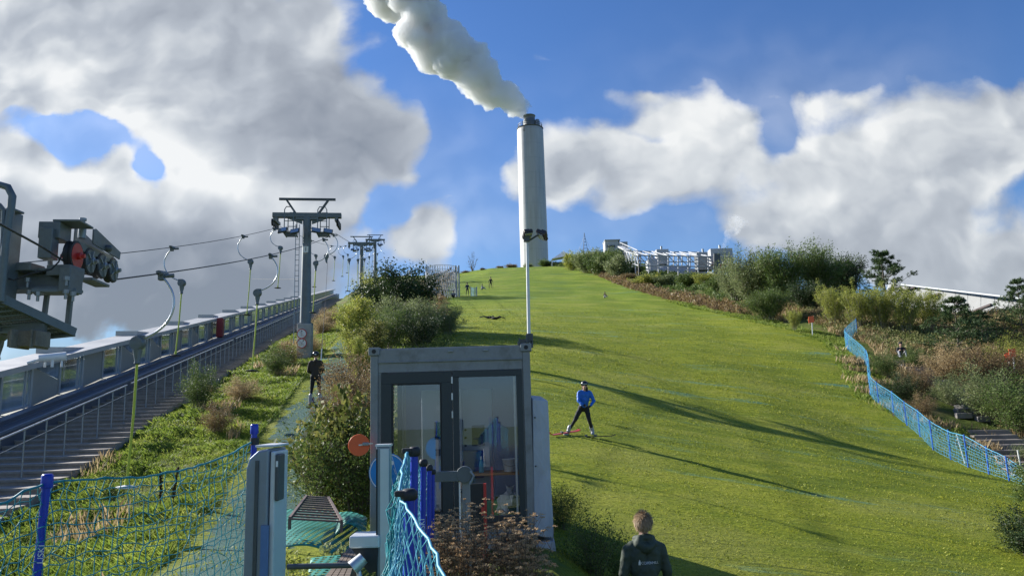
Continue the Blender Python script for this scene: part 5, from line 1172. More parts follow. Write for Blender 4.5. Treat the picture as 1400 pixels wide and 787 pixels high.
for hd in heads:
    rr = g.uniform(.012, .032); m_ = 26; a = g.uniform(0, 6.28, m_); q = np.sqrt(g.random(m_))*rr; C.append(hd+np.stack([np.cos(a)*q, np.sin(a)*q, .004-q*.25+g.normal(size=m_)*.0025], 1))
C = np.concatenate(C); D_ = unit(g.normal(size=C.shape)*np.array([1, 1, .35])); V, F = quads(C, D_*.0065, unit(np.cross(D_, g.normal(size=C.shape)*.4+(0, 0, 1)))*.0052)
np_mesh('seed_heads', V, F, leaf_mat('yarrow_seed', [(.40, .26, .13), (.60, .42, .24), (.66, .52, .34)], trans=.5), yr)
n_ = 5200; C = np.stack([g.uniform(-.42, .42, n_), g.uniform(-.5, .5, n_), g.uniform(.0, .52, n_)], 1); D_ = unit(g.normal(size=C.shape)+(0, 0, .5)); V, F = quads(C, D_*g.uniform(.01, .035, (n_, 1)), unit(np.cross(D_, g.normal(size=C.shape)))*.004); np_mesh('dry_leaves', V, F, leaf_mat('yarrow_leaf', [(.26, .15, .07), (.42, .26, .12), (.50, .35, .18)], trans=.5), yr)
# -- right hillside
gR = shrub_geo(71, 7.5, 6.2, 16, 24, 17000, .13, .30, .8, clump=.12, r=.06)
R1 = shrub('willow_tree', 'broad grey-green willow right of the white steel frame', 'tree', P_(1030, 78), gR, ML_WIL, M_BARKL)
again(R1, P_(1072, 75), 'tall willow with dark inner foliage, second from the white frame', (1, 1, .98), mat=ML_MID)
again(R1, P_(1004, 84), 'lower willow touching the right end of the white frame', (.7, .7, .72))
again(R1, P_(1122, 76), 'dark green tree between the willows and the pine', (.95, .95, .92), mat=ML_MID)
again(R1, P_(1158, 78), 'dark green tree touching the left side of the pine', (.8, .8, .88), mat=ML_DARK)
again(R1, P_(1052, 68), 'lower green shrub in front of the tall willows', (.7, .7, .5), mat=ML_MID)
again(R1, P_(1104, 70), 'dark shrub below the dark green tree', (.6, .6, .5), mat=ML_DARK)
def pine_geo(seed, w, hg, nw=8, nb=6, per=20, nd=15, ls=.15):
    g = np.random.default_rng(seed); lines = [np.array([(0, 0, -.2), (.05, .03, hg*.5), (.12, -.05, hg)])]; r0 = [.11]; r1 = [.02]; C = []; D = []
    for i in range(nw):
        z = hg*(.12+.86*i/(nw-1)); L0 = w*.5*(1-(i/(nw-.3))**1.3)+.25
        for j in range(nb):
            a = 2*PI*(j+g.random())/nb; L = L0*g.uniform(.55, 1.15); d = np.array([math.cos(a), math.sin(a), g.uniform(.1, .55)]); b0 = np.array([.12*z/hg, 0, z+g.normal()*.12]); e = b0+d*L
            m_ = b0+d*L*.5+(0, 0, -.08*L); lines.append(np.array([b0, m_, e])); r0.append(.035); r1.append(.01)
            for k in range(per):
                t_ = .3+.7*g.random()**.7; c = (b0*(1-t_)+e*t_)+g.normal(size=3)*np.array([.16, .16, .10])*(.5+L*.35); q = unit(d*.5+g.normal(size=3)*.6+(0, 0, .5))
                C.append(np.repeat(c[None], nd, 0)); D.append(unit(q+g.normal(size=(nd, 3))*.55))
    C = np.concatenate(C); D = np.concatenate(D); sz = ls*g.uniform(.6, 1.15, (len(C), 1)); S = unit(np.cross(D, g.normal(size=C.shape)))
    return tapered(lines, r0, r1), quads(C+D*sz*.8, D*sz, S*sz*.11)
gP = pine_geo(81, 4.6, 5.0)
PN = shrub('pine_tree', 'dark spreading pine with open top against the sky', 'tree', P_(1214, 66), gP, ML_PINE, M_BARK, scale=(1.15, 1.15, 1.05))
again(PN, P_(1312, 50), 'low bushy pine in front of the white terrace building', (.92, .92, .78))
again(PN, P_(1346, 54), 'dark pine scrub just right of the low bushy pine', (.7, .7, .5))
again(PN, P_(1398, 56), 'small pine at the right edge of the picture', (.7, .7, .75))
gY = shrub_geo(91, 3.6, 3.7, 26, 9, 9000, .085, .18, 1.5, top='flat', clump=.08, r=.02)
Yp = shrub('willow_thicket', 'yellow-green willow thicket at the upper end of the blue fence, first clump from the left', 'shrub', P_(1140, 62), gY, ML_YEL, M_BARKL, group='yellow-green willow clumps behind the blue fence')
for (px, Y, s, lb) in ((1172, 60, 1.0, 'yellow-green willow clump right behind the upper tip of the blue fence'), (1206, 59, 1.05, 'yellow-green willow clump below the pine, left one'), (1240, 58, 1.05, 'yellow-green willow clump below the pine, right one'), (1272, 59, .95, 'yellow-green willow clump next to the low bushy pine'), (1086, 60, .5, 'low green willow clump left of the orange marker')):
    again(Yp, P_(px, Y), lb, (s, s, s))
Yp['label'] = 'yellow-green willow clump, first from the left at the blue fence'
for i, (px, Y, s, mt, lb) in enumerate(((1258, 40, .8, ML_BRN, 'reddish brown scrub beside the middle of the stone path'), (1300, 43, 1.15, ML_DRY, 'tall dry brown scrub between path and low pine'), (1336, 42, 1.2, ML_BRN, 'brown scrub below the low bushy pine'), (1376, 42, 1.25, ML_BRN, 'reddish scrub beneath the orange markers'), (1350, 36, 1.3, ML_WIL, 'grey-green bush above the wooden steps'), (1392, 34, 1.35, ML_MID, 'dark green bush at the right edge above the steps'), (1300, 38.5, .8, ML_WIL, 'grey shrub beside the lower stone path'), (1252, 46, .7, ML_MID, 'green shrub left of the seated walker'), (1212, 44, .8, ML_MID, 'green shrub behind the blue fence below the walker'), (1236, 38, .8, ML_DARK, 'dark green shrub between fence and stone path'), (1262, 35, .6, ML_BRN, 'brown shrub at the fence near the wooden steps'), (1420, 29, .6, ML_WIL, 'grey bush at the right edge over the fence end'), (1384, 47, 1.1, ML_YEL, 'yellowish bush below the small pine at the right edge'))):
    again(F1, P_(px, Y), lb, (s*1.25, s*1.25, s), mat=mt)
gD = shrub_geo(95, 2.3, 2.2, 14, 14, 9000, .045, .4, .5, clump=.12, r=.02)
D1 = shrub('dark_bush', 'dark grey-green bush at the right edge below the fence', 'bush', P_(1412, 15.5), gD, ML_DARK, M_BARK, scale=(.65, .65, .48))
again(D1, P_(1436, 20.5), 'dark bush half outside the right picture edge', (.9, .9, .7), mat=ML_MID)
gH = shrub_geo(99, 5.5, 3.6, 18, 14, 6500, .17, .30, .8, clump=.13, r=.04)
H1 = shrub('hill_shrub', 'willow shrub at the lower left corner of the white frame', 'shrub', P_(884, 112), gH, ML_YEL, M_BARKL, group='shrubs on the hillside below the white frame', scale=(1, 1, .5))
for i, (px, Y, s, mt, lb) in enumerate(((912, 110, .9, ML_WIL, 'shrub below the left half of the white frame'), (940, 106, .95, ML_MID, 'darker shrub below the middle of the white frame'), (966, 103, .95, ML_YEL, 'yellowish shrub below the right half of the white frame'), (985, 94, .9, ML_MID, 'dark shrub under the right end of the white frame'), (860, 122, .7, ML_BRN, 'brown shrub left of the steel frame foot'), (846, 130, 1.1, ML_WIL, 'pale shrub on the knoll above the brown strip'), (822, 140, 1.15, ML_MID, 'green shrub in the middle of the knoll'), (800, 150, 1.15, ML_WIL, 'grey shrub on the knoll left of its middle'), (782, 160, 1.0, ML_YEL, 'yellowish shrub at the left end of the knoll'), (838, 150, 1.2, ML_MID, 'upper green shrub on the knoll below the white cabin'), (814, 162, 1.1, ML_WIL, 'upper grey shrub on the knoll near the mast'), (868, 138, .7, ML_DARK, 'dark shrub against the left truss of the frame'))):
    again(H1, P_(px, Y), lb, ((1.25 if px < 852 else 1)*s, s, (1.05 if px < 852 else .56)*s), mat=mt)
for i, (px, Y, s, mt, lb) in enumerate(((700, 196, .6, ML_BRN, 'brown shrub on the crest left of the chimney foot'), (746, 194, .9, ML_MID, 'green shrub on the crest right of the chimney foot'), (722, 197, .65, ML_WIL, 'shrub on the crest hiding the chimney foot'), (758, 192, .6, ML_DARK, 'dark shrub on the crest by the white tent'), (684, 190, .35, ML_BRN, 'very low shrub on the crest near the left bare tree'), (660, 186, .35, ML_BRN, 'low brown shrub on the skyline under the bare tree'), (636, 176, .35, ML_BRN, 'low brown shrub on the skyline above the mesh tower'))):
    again(H1, P_(px, Y, -.3), lb, (s*1.5, s, s*.62), mat=mt)
bt_ = thing('bare_tree', 'tiny leafless tree on the skyline between the mesh tower and the chimney', 'tree', P_(646, 186))
(sv, sf), _ = shrub_geo(5, 4.0, 6.0, 5, 14, 10, .1, r=.10); np_mesh('trunk', sv, sf, M_BARK, bt_)
# -- stuff: grasses and undergrowth
def blades(name, X, Y, hgt, wid, mat, lean=.35, seed=0, kind_label=None, flop=0.0):
    g = np.random.default_rng(seed); n = len(X); Z = Hb(X, Y)
    base = np.stack([X, Y, Z-.01], 1); a = g.uniform(0, 2*PI, n); side = np.stack([np.cos(a), np.sin(a), np.zeros(n)], 1); b2 = a+g.normal(size=n)*.6+PI/2
    ln = np.stack([np.cos(b2), np.sin(b2), np.zeros(n)], 1)*(lean*g.uniform(.2, 1.4, n))[:, None]*hgt[:, None]; upv = np.zeros((n, 3)); upv[:, 2] = hgt*(1-flop)
    m_ = base+upv*.55+ln*.3; tp = base+upv+ln
    w = wid[:, None] if hasattr(wid, '__len__') else wid
    V = np.stack([base-side*w, base+side*w, m_+side*w*.7, tp], 1)
    V = np.stack([base-side*w, base+side*w, tp+side*w*.12, m_-side*w*.7], 1).reshape(-1, 3)
    F = np.arange(n*4).reshape(-1, 4); o = np_mesh(name, V, F, mat); tag(o, kind_label, 'grass', kind='stuff'); return o
ML_GRASS = leaf_mat('rough_grass', [(0.0668, 0.1114, 0.0178), (0.1485, 0.2228, 0.0327), (0.2673, 0.3341, 0.0535), (0.4010, 0.4010, 0.1040)], trans=.5)
ML_TURF = leaf_mat('mown_grass', [(.062, .094, .008), (.155, .205, .014), (.31, .345, .024), (.48, .46, .065)], trans=.4, nsc=7, rk=.75)
g = np.random.default_rng(77)
# mown turf, near part (blades get coarser with distance)
def scatter(n, y0, y1, xa, xb, p=1.0):
    Y = y0+(y1-y0)*g.random(n)**p; return xa(Y)+(xb(Y)-xa(Y))*g.random(n), Y
lo = lambda Y: np.maximum(np.interp(Y, LY, LX)-.3, -.1*Y-2); hi = lambda Y: np.minimum(np.interp(Y, RY, RX)+.3, .72*Y+.5)
X, Y = scatter(210000, 10.3, 85, lo, hi, 1.0); keepp = g.random(len(X)) < np.clip((85-Y)/60, 0, 1)**1.5*(.25+.75*np.clip(30/Y, 0, 1)); X, Y = X[keepp], Y[keepp]
cl = .5+.5*np.sin(X*2.1+np.sin(Y*1.7)*2)*np.sin(Y*2.9+X*.7)
blades('mown_turf', X, Y, (.018+.0007*Y)*g.uniform(.5, 1.3, len(X))*(.7+.6*cl), .0035+.0004*Y, ML_TURF, 1.0, 1, 'short mown grass blades of the ski slope')
# rough grass: bank beside the stairs, track edges, slope borders
tx_ = lambda Y: track_x(Y)
X1, Y1_ = scatter(150000, 9.5, 62, lambda Y: rail_x(Y)+.95, lambda Y: tx_(Y)-1.1, 1.35)
X2, Y2_ = scatter(26000, 13, 60, lambda Y: tx_(Y)+.9, lambda Y: np.interp(Y, LY, LX), 1.2)
X3, Y3_ = scatter(36000, 10, 90, lambda Y: np.interp(Y, RY, RX)-1.6, lambda Y: np.interp(Y, RY, RX)+1.0, 1.1)
X4, Y4_ = scatter(10000, 7, 60, lambda Y: tx_(Y)-1.1, lambda Y: tx_(Y)+1.1, 1.2)
X5, Y5_ = scatter(9000, 60, 175, lambda Y: rail_x(Y)+1, lambda Y: np.interp(Y, LY, LX)+1.0)
X = np.concatenate([X1, X2, X3, X5]); Y = np.concatenate([Y1_, Y2_, Y3_, Y5_]); cl = np.clip(.5+.6*np.sin(X*1.6+np.sin(Y*1.1)*2)*np.sin(Y*1.4+X), .08, 1)
blades('rough_grass', X, Y, (.04+.0012*Y+.10*cl)*g.uniform(.4, 1.2, len(X)), .0018+.00026*Y, ML_GRASS, 1.0, 2, 'tufted rough grass on the bank and slope edges')
blades('track_grass', X4, Y4_, (.03+.0006*Y4_)*g.uniform(.4, 1.2, len(X4))*(.35+1.0*(np.sin(X4*3+Y4_)*np.sin(Y4_*2.1) > -.1)), .005+.0003*Y4_, ML_TURF, .9, 3, 'grass growing through the drag lift track mats')
X, Y = scatter(15000, 9, 60, lambda Y: rail_x(Y)+1, lambda Y: tx_(Y)-1.6, 1.3); k = (np.sin(X*1.3+2)*np.sin(Y*.8) > .72); X, Y = X[k], Y[k]
Xb, Yb = scatter(42000, 30, 78, lambda Y: np.interp(Y, RY, RX)+1.5, lambda Y: np.interp(Y, RY, RX)+16); k = (np.sin(Xb*.7+2)*np.sin(Yb*.35+1) > -.25); Xb, Yb = Xb[k], Yb[k]
Yc = g.uniform(26, 52, 6000); Xc = np.interp(Yc, RY, RX)-.2+g.normal(size=6000)*.5; k = np.sin(Yc*1.7)*np.sin(Yc*.6+1) > .2; Xc, Yc = Xc[k], Yc[k]
X = np.concatenate([X, Xb, Xc, -3.15+g.normal(size=900)*.2]); Y = np.concatenate([Y, Yb, Yc, 5.9+g.normal(size=900)*.2])
blades('dry_grass', X, Y, (.2+.004*Y)*g.uniform(.4, 1.25, len(X)), .005+.0005*Y, ML_DRY, .45, 4, 'pale dry grass stalks among the green')
# low brush on the right-hand hillside
def brush(name, n, per, xa, xb, y0, y1, mats, hh, ls, seed, label, keep=None):
    g = np.random.default_rng(seed); Y = g.uniform(y0, y1, n); X = xa(Y)+(xb(Y)-xa(Y))*g.random(n)
    if keep is not None: k = keep(X, Y); X, Y = X[k], Y[k]; n = len(X)
    idx = np.repeat(np.arange(n), per); r = g.uniform(.35, .8, n)[idx]; a = g.uniform(0, 6.28, n*per); q = np.sqrt(g.random(n*per))*r; zz = g.random(n*per)**.8*(hh*g.uniform(.4, 1.1, n))[idx]*(1-.4*(q/r)**2)
    CX, CY_ = X[idx]+np.cos(a)*q, Y[idx]+np.sin(a)*q; C = np.stack([CX, CY_, Hb(CX, CY_)+zz], 1)
    D_ = unit(g.normal(size=C.shape)+(0, 0, 1.0)); S_ = unit(np.cross(D_, g.normal(size=C.shape))); sz = (ls*(.6+.013*C[:, 1])*g.uniform(.6, 1.3, len(C)))[:, None]
    V, F = quads(C, D_*sz, S_*sz*.3); o = np_mesh(name, V, F, mats); tag(o, label, 'undergrowth', kind='stuff'); return o
def offpath(X, Y): return np.abs(X-path_x(Y)+.5) > 1.7
PATHP = np.array([G(1238, 498), G(1255, 507), G(1275, 520), G(1300, 535), G(1316, 548), G(1326, 562), G(1330, 578)]); PATHP = PATHP[np.argsort(PATHP[:, 1])]
def path_x(Y): return np.where((Y > PATHP[0, 1]-9), np.interp(Y, PATHP[:, 1], PATHP[:, 0]), -99)
rr_ = lambda Y: np.interp(Y, RY, RX)
brush('undergrowth', 2300, 62, lambda Y: rr_(Y)+1.1, lambda Y: rr_(Y)+17+Y*.08, 27, 74, leaf_mat('hill_brush_green', [(0.0686, 0.0940, 0.0274), (0.1467, 0.1762, 0.0509), (0.2545, 0.2643, 0.0979), (0.3328, 0.2741, 0.1174)], trans=.3), .75, .075, 1, 'low green and brown undergrowth on the hillside beyond the blue fence', offpath)
brush('undergrowth', 1500, 55, lambda Y: rr_(Y)+1.2, lambda Y: rr_(Y)+16+Y*.05, 28, 76, ML_BRN, .85, .07, 2, 'reddish brown dead undergrowth on the hillside beyond the fence', lambda X, Y: offpath(X, Y) & (np.sin(X*.45+1)*np.sin(Y*.3) > -.25))
brush('undergrowth', 900, 40, lambda Y: rr_(Y)+.1, lambda Y: rr_(Y)+2.4, 74, 170, ML_BRN, .9, .10, 3, 'brown undergrowth strip along the upper right slope edge')
brush('undergrowth', 1300, 44, lambda Y: rr_(Y)+1.5, lambda Y: rr_(Y)+26, 74, 195, ML_MID, .8, .11, 4, 'green undergrowth covering the far right hillside')
brush('undergrowth', 260, 60, lambda Y: np.interp(Y, LY, LX)-2.5, lambda Y: np.interp(Y, LY, LX)-.2, 24, 60, ML_MID, .7, .05, 5, 'green undergrowth along the hedge beside the slope')
brush('undergrowth', 500, 40, lambda Y: np.interp(Y, LY, LX)-5.5, lambda Y: np.interp(Y, LY, LX)-.3, 60, 190, ML_BRN, .7, .10, 6, 'brown undergrowth along the far left slope edge')
# ------------------------------------------------------------------ path, steps and far structures
M_STONE = solid('path_stone', (.20, .185, .17), .85, 0, .25, 1.6, .3)
pp = curve_pts([p for p in PATHP[::-1]], 6); root = thing('stone_path', 'narrow path of rough stone slabs winding down the hillside beyond the blue fence', 'path', PATHP[0]); root['kind'] = 'structure'
g = np.random.default_rng(3)
acc = 0; mb = MB(); n_s = 0
dense = []
for i in range(len(pp)-1):
    L = np.linalg.norm(pp[i+1]-pp[i]); m_ = max(1, int(L/.25))
    for k in range(m_): dense.append(pp[i]+(pp[i+1]-pp[i])*k/m_)
for i in range(0, len(dense)-1, 2):
    p = dense[i]; d = dense[i+1]-p; d = unit(d); s = np.array((d[1], -d[0], 0)); s /= np.linalg.norm(s)
    for q in (-.36, .36):
        c = p+s*(q+g.normal()*.04); c = np.array((c[0], c[1], h(c[0], c[1])+.10)); mb.box(c, (.66*g.uniform(.8, 1.1), .5*g.uniform(.8, 1.15), .26), rz=g.normal()*.3)
mb.build('slabs', M_STONE, root, world=True, bev=.03)
ws = thing('wooden_steps', 'broad weathered wooden steps at the right edge behind the blue fence', 'steps', Gy(1370, 29)); M_OLDW = solid('old_timber', (.21, .18, .15), .85, 0, .25, 2, .2)
for k in range(9):
    s = k/8; c = Gy(1338+s*66, 33.5-s*6.5); c[2] = h(c[0], c[1])
    MB().box((c[0]+.35, c[1], c[2]+.17), (1.7, .62, .09), rz=-.15).build('tread', M_OLDW, ws, world=True, bev=.01)
    MB().box((c[0]+.35, c[1]-.30, c[2]+.03), (1.68, .05, .20), rz=-.15).build('riser', M_OLDW, ws, world=True)
# white steel frame
M_WST = solid('white_steel', (.46, .47, .48), .8, .1, .08, 1)
fb = thing('steel_frame_enclosure', 'white open steel frame enclosing plant equipment on the right hillside', 'steel frame', at(925, 385, 140))
def fr_box(c00, c10, c11, c01, n_):
    """space frame between four corners given as (top, bottom) points"""
    pass
Yn = 132.0
def side(mb, a_top, a_bot, b_top, b_bot, n, r=.13, lev=(.0, .34, .68, 1.0)):
    for i in range(n+1):
        s = i/n; mb.cyl(a_top+(b_top-a_top)*s, a_bot+(b_bot-a_bot)*s, r, 5)
    for l in lev:
        mb.cyl(a_top+(a_bot-a_top)*l, b_top+(b_bot-b_top)*l, r*.9, 5)
    for i in range(n):
        s, s2 = i/n, (i+1)/n; mb.cyl(a_top+(b_top-a_top)*s, (a_top+(b_top-a_top)*s2)*(1-.34)+(a_bot+(b_bot-a_bot)*s2)*.34, r*.6, 4)
TL, BL = at(873, 349, Yn), at(874, 390, Yn); TR, BR = at(996, 351, Yn-2), at(996, 392, Yn-2); TF, BF = at(853, 343, Yn+16), at(853, 384, Yn+16); TQ, BQ = at(966, 345, Yn+18), at(966, 384, Yn+18)
for nm, args in (('front_truss', (TL, BL, TR, BR, 9)), ('side_truss', (TF, BF, TL, BL, 5)), ('rear_truss', (TF, BF, TQ, BQ, 10)), ('end_truss', (TR, BR, TQ, BQ, 4))):
    mb = MB(); side(mb, *args); mb.build(nm, M_WST, fb, world=True)
mb = MB()
for i in range(10): s = i/9; mb.cyl(TL+(TR-TL)*s, TF+(TQ-TF)*s, .11, 4); 
for i in range(9): s = i/9; mb.cyl(TL+(TR-TL)*s, TF+(TQ-TF)*(s+.11), .07, 4)
mb.build('roof_grid', M_WST, fb, world=True)
mb = MB(); mb.bar(at(980, 347, Yn-3), at(980, 386, Yn-3), 1.1, .6, (0, 1, 0)); mb.build('dark_post', M_DSTEEL, fb, world=True)
tk = []
for i, (px, py, Y, w_, hh, horiz, lb) in enumerate(((893, 378, 140, 1.3, 5.2, 0, 'upright white tank at the left end inside the steel frame'), (918, 374, 142, 1.5, 7.5, 1, 'long pale grey horizontal tank inside the steel frame'), (946, 376, 141, 1.2, 6, 1, 'second horizontal tank behind the middle of the steel frame'))):
    c = at(px, py, Y); o = thing('storage_tank', lb, 'tank', (c[0], c[1], c[2]-1.2)); 
    if horiz: MB().lathe([(.1, -hh/2), (w_*.8, -hh/2+.15), (w_, -hh/2+.6), (w_, hh/2-.6), (w_*.8, hh/2-.15), (.1, hh/2)], (0, 0, 1.2), (1, 0, 0), 24).build('shell', solid('tank_grey%d' % i if False else 'tank_grey', (.42, .45, .47), .45, .3), o, smooth=True); MB().box((0, 0, .0), (hh*.7, 1.2, .8)).build('cradle', M_WST, o)
    else: MB().lathe([(w_, -1), (w_, hh-1.8), (w_*.7, hh-1.2), (.1, hh-.9)], (0, 0, .6), n=24).build('shell', M_WST, o, smooth=True); MB().cyl((0, 0, 3), (0, 0, 5.2), .25, 8).build('vent_pipe', M_STEEL, o)
for i, (px, py, Y, col, w_, hh, lb) in enumerate(((990, 366, 131, 'r', 2.2, 1.0, 'small red box on the right end of the steel frame'), (985, 352, 133, 'w', 4.0, 3.0, 'white box-shaped unit at the right end of the steel frame'), (962, 358, 138, 'g', 3.0, 3.4, 'grey machinery cabinet inside the right half of the frame'), (905, 352, 145, 'w', 2.4, 3.0, 'white machinery unit inside the left half of the frame'))):
    c = at(px, py, Y); o = thing('plant_unit', lb, 'machinery', (c[0], Y, c[2]-hh/2)); m_ = {'r': M_RED, 'w': M_WST, 'g': M_STEEL}[col]; MB().box((0, 0, hh/2), (w_, 2, hh)).build('casing', m_, o, bev=.05); MB().box((0, -1.03, hh/2), (w_*.7, .06, hh*.5)).build('louvre', M_STEEL, o); MB().cyl((0, 0, hh), (0, 0, hh+.8), .2, 8).build('exhaust', M_STEEL, o)
# white cabin, mast, tents, mesh tower
c = at(839, 352, 178); cb_ = thing('white_cabin', 'small white flat-roofed cabin on the hilltop left of the steel frame', 'cabin', (c[0], 178, c[2]-1.5)); hh = at(839, 331, 178)[2]-cb_.location.z
MB().box((-.6, 0, hh/2), (3.2, 4, hh)).build('walls', M_WST, cb_, bev=.03); MB().box((2.2, .4, hh/2-.1), (2.4, 3, hh-.2)).build('dark_annex', M_STEEL, cb_); MB().box((-.7, -2.05, hh-1.4), (1.9, .1, .5)).build('window', M_DSTEEL, cb_); MB().box((-.4, 0, hh+.1), (3.8, 4.5, .2)).build('roof', M_WST, cb_); MB().box((-.4, -2.05, hh-2.6), (.9, .08, 1.8)).build('door', M_STEEL, cb_)
mb = MB(); cbr = thing('sloping_conveyor', 'white sloping walkway running from the hilltop cabin to the steel frame', 'walkway', at(846, 345, 172)); a_, b_ = at(848, 337, 174), at(872, 349, Yn+8); mb.bar(a_, b_, 1.2, .3); mb.build('deck', M_WST, cbr, world=True)
for dz in (1.0,): MB().tube([a_+(0, 0, dz), b_+(0, 0, dz)], .09, 5).build('handrail', M_WST, cbr, world=True)
for k in range(7): s = k/6; MB().cyl(a_+(b_-a_)*s, a_+(b_-a_)*s+(0, 0, 1.0), .07, 4).build('stanchion', M_WST, cbr, world=True)
ms = thing('lattice_mast', 'thin lattice radio mast on the hilltop left of the white cabin', 'mast', at(800, 348, 188)); hh = at(799, 318, 188)[2]-ms.location.z
mb = MB()
for k in range(3): a = 2*PI*k/3; mb.cyl((math.cos(a)*1.0, math.sin(a)*1.0, -1), (0, 0, hh), .05, 4)
for j in range(6):
    z = hh*j/7; rr = 1.0*(1-z/hh)
    for k in range(3): a, b2 = 2*PI*k/3, 2*PI*(k+1)/3; mb.cyl((math.cos(a)*rr, math.sin(a)*rr, z), (math.cos(b2)*rr, math.sin(b2)*rr, z), .035, 3)
mb.build('lattice', M_DSTEEL, ms)
for x in (-2.6, 2.4): MB().cyl((x, 0, -1), (0, 0, hh*.85), .02, 3).build('guy_wire', M_DSTEEL, ms)
tn = thing('white_tent', 'small white peaked awning on the crest just right of the chimney', 'awning', at(768, 357, 186)); s_ = 1.0
mb = MB(); mb.add([(-2.6, -1.5, .4), (2.2, -1.5, 1.2), (2.6, 1.5, 1.2), (-2.6, 1.5, .4), (.6, 0, 2.6)], [(0, 1, 4), (1, 2, 4), (2, 3, 4), (3, 0, 4), (3, 2, 1, 0)]); mb.build('canopy', M_WHITE, tn)
for x, y in ((-2.5, -1.4), (2.1, -1.4), (2.5, 1.4), (-2.5, 1.4)): MB().cyl((x, y, -2), (x, y, .5), .06, 5).build('pole', M_STEEL, tn)
rlg = thing('hill_fence', 'thin white railing on the knoll between the awning and the cabin', 'railing', at(812, 352, 170)); 
q = [at(776, 352, 184), at(800, 349, 176), at(818, 352, 168), at(832, 360, 160)]; MB().tube(q, .06, 5).build('rail', M_WST, rlg, world=True); MB().tube([p-(0, 0, .6) for p in q], .05, 5).build('rail', M_WST, rlg, world=True)
for k in range(16): s = k/15*2.999; i = int(s); p = q[i]+(q[i+1]-q[i])*(s-i); MB().cyl(p-(0, 0, 1.6), p, .05, 4).build('stanchion', M_WST, rlg, world=True)
ct_ = at(604, 408, 97); mt_ = thing('mesh_tower', 'round white mesh enclosure with grey posts beside the dark evergreen bush', 'enclosure', (ct_[0], 97, ct_[2]-.5)); rr = 2.1; hh = at(604, 366, 97)[2]-mt_.location.z
lines = []
for k in range(40): a = 2*PI*k/40; lines.append([(rr*math.cos(a), rr*math.sin(a), .2), (rr*math.cos(a+.35), rr*math.sin(a+.35), hh)]); lines.append([(rr*math.cos(a), rr*math.sin(a), .2), (rr*math.cos(a-.35), rr*math.sin(a-.35), hh)])
for j in range(9): lines.append([(rr*math.cos(2*PI*k/32), rr*math.sin(2*PI*k/32), .2+(hh-.2)*j/8) for k in range(33)])
V, F = cords(lines, .028); np_mesh('mesh', V, F, M_WST, mt_)
for x in (1.95, 2.35): MB().cyl((x, -.8, -1), (x, -.8, hh+.1), .11, 8).build('post', M_STEEL, mt_)
MB().tube([(1.3*math.cos(a*.7), 1.3*math.sin(a*.7), hh*a/9) for a in np.arange(0, 9, .4)], .16, 6).build('spiral_rail', M_STEEL, mt_, smooth=True)
M_NETD = M_NETC
tf = thing('small_net_fence', 'short teal net fence on poles beside the distant standing person', 'net fence', Gy(650, 97)); q = [Gy(644, 97.5), Gy(652, 96.5)]; net('netting', [p+(0, 0, 1.1) for p in q], [p for p in q], .16, .02, M_NETD, tf, 3, .01)
for p in q: MB().cyl(p, p+(0, 0, 1.25), .05, 6).build('post', M_POST, tf, world=True)
# right-hand white building
YB = 100.0
wb = thing('white_terrace_building', 'white sloping building with slanted dark windows behind the low pines', 'building', at(1330, 440, YB))
ys_ = lambda px: YB-(px-1230)*.10
poly = [(1215, 388), (1420, 412), (1420, 470), (1215, 470)]
A_ = [at(px, py, ys_(px)) for px, py in poly]; d_ = np.array((3.5, 8, 0)); mb = MB(); mb.add(A_+[p+d_ for p in A_], [(0, 3, 2, 1), (4, 5, 6, 7), (0, 1, 5, 4), (1, 2, 6, 5), (2, 3, 7, 6), (3, 0, 4, 7)]); mb.build('facade', solid('white_facade', (.38, .385, .38), .9, 0, .15, .12, .0, .1), wb, world=True)
e0, e1 = at(1215, 386.8, YB+1.4), at(1420, 410.8, YB-20.3); MB().bar(e0+(0, -.2, 0), e1+(0, -.2, 0), .5, .18).build('roof_edge', M_STEEL, wb, world=True)
_d = A_[1]-A_[0]
def onwall(px, py):
    v = ray(px, py); n_ = np.array((_d[1], -_d[0], 0)); c_ = np.array((0, 0, 1.6)); return c_+v*((A_[0]-c_) @ n_)/(v @ n_)
nW = np.array((_d[1], -_d[0], 0)); nW = nW/np.linalg.norm(nW)*.14
for k in range(1, 12):
    s = k/12; a_, b_ = A_[0]*(1-s)+A_[1]*s, A_[3]*(1-s)+A_[2]*s; MB().bar(a_+nW*.2, b_+nW*.2, .06, .02, nW).build('panel_joint', M_DSTEEL, wb, world=True)
for i, wp in enumerate([[(1236, 398), (1253, 392), (1255, 394), (1238, 401)], [(1262, 410), (1286, 401), (1288, 415), (1264, 417)], [(1310, 415), (1320, 409), (1322, 418), (1312, 422)], [(1336, 424), (1357, 416), (1358, 419), (1340, 427)], [(1376, 432), (1402, 424), (1404, 436), (1378, 437)]]):
    P = [onwall(px, py)+nW*.3 for px, py in wp]; mb = MB(); mb.add(P+[p+nW for p in P], [(0, 1, 2, 3), (4, 7, 6, 5), (0, 4, 5, 1), (1, 5, 6, 2), (2, 6, 7, 3), (3, 7, 4, 0)])
    wo = mb.build('window', M_GLASSD if i in (1, 2, 4) else M_DSTEEL, wb, world=True) if 'M_GLASSD' in globals() else None
    if wo is None:
        M_GLASSD, t, b = new_mat('sky_glass'); b.inputs['Base Color'].default_value = (.35, .42, .48, 1); b.inputs['Metallic'].default_value = .9; b.inputs['Roughness'].default_value = .06
        wo = mb.build('window', M_DSTEEL, wb, world=True)
    MB().bar(P[0]+nW*1.5, P[1]+nW*1.5, .25, .22).build('slanted_lintel', solid('dark_red_brown', (.05, .03, .03), .6) if i == 0 else bpy.data.materials['dark_red_brown'], wb, world=True)
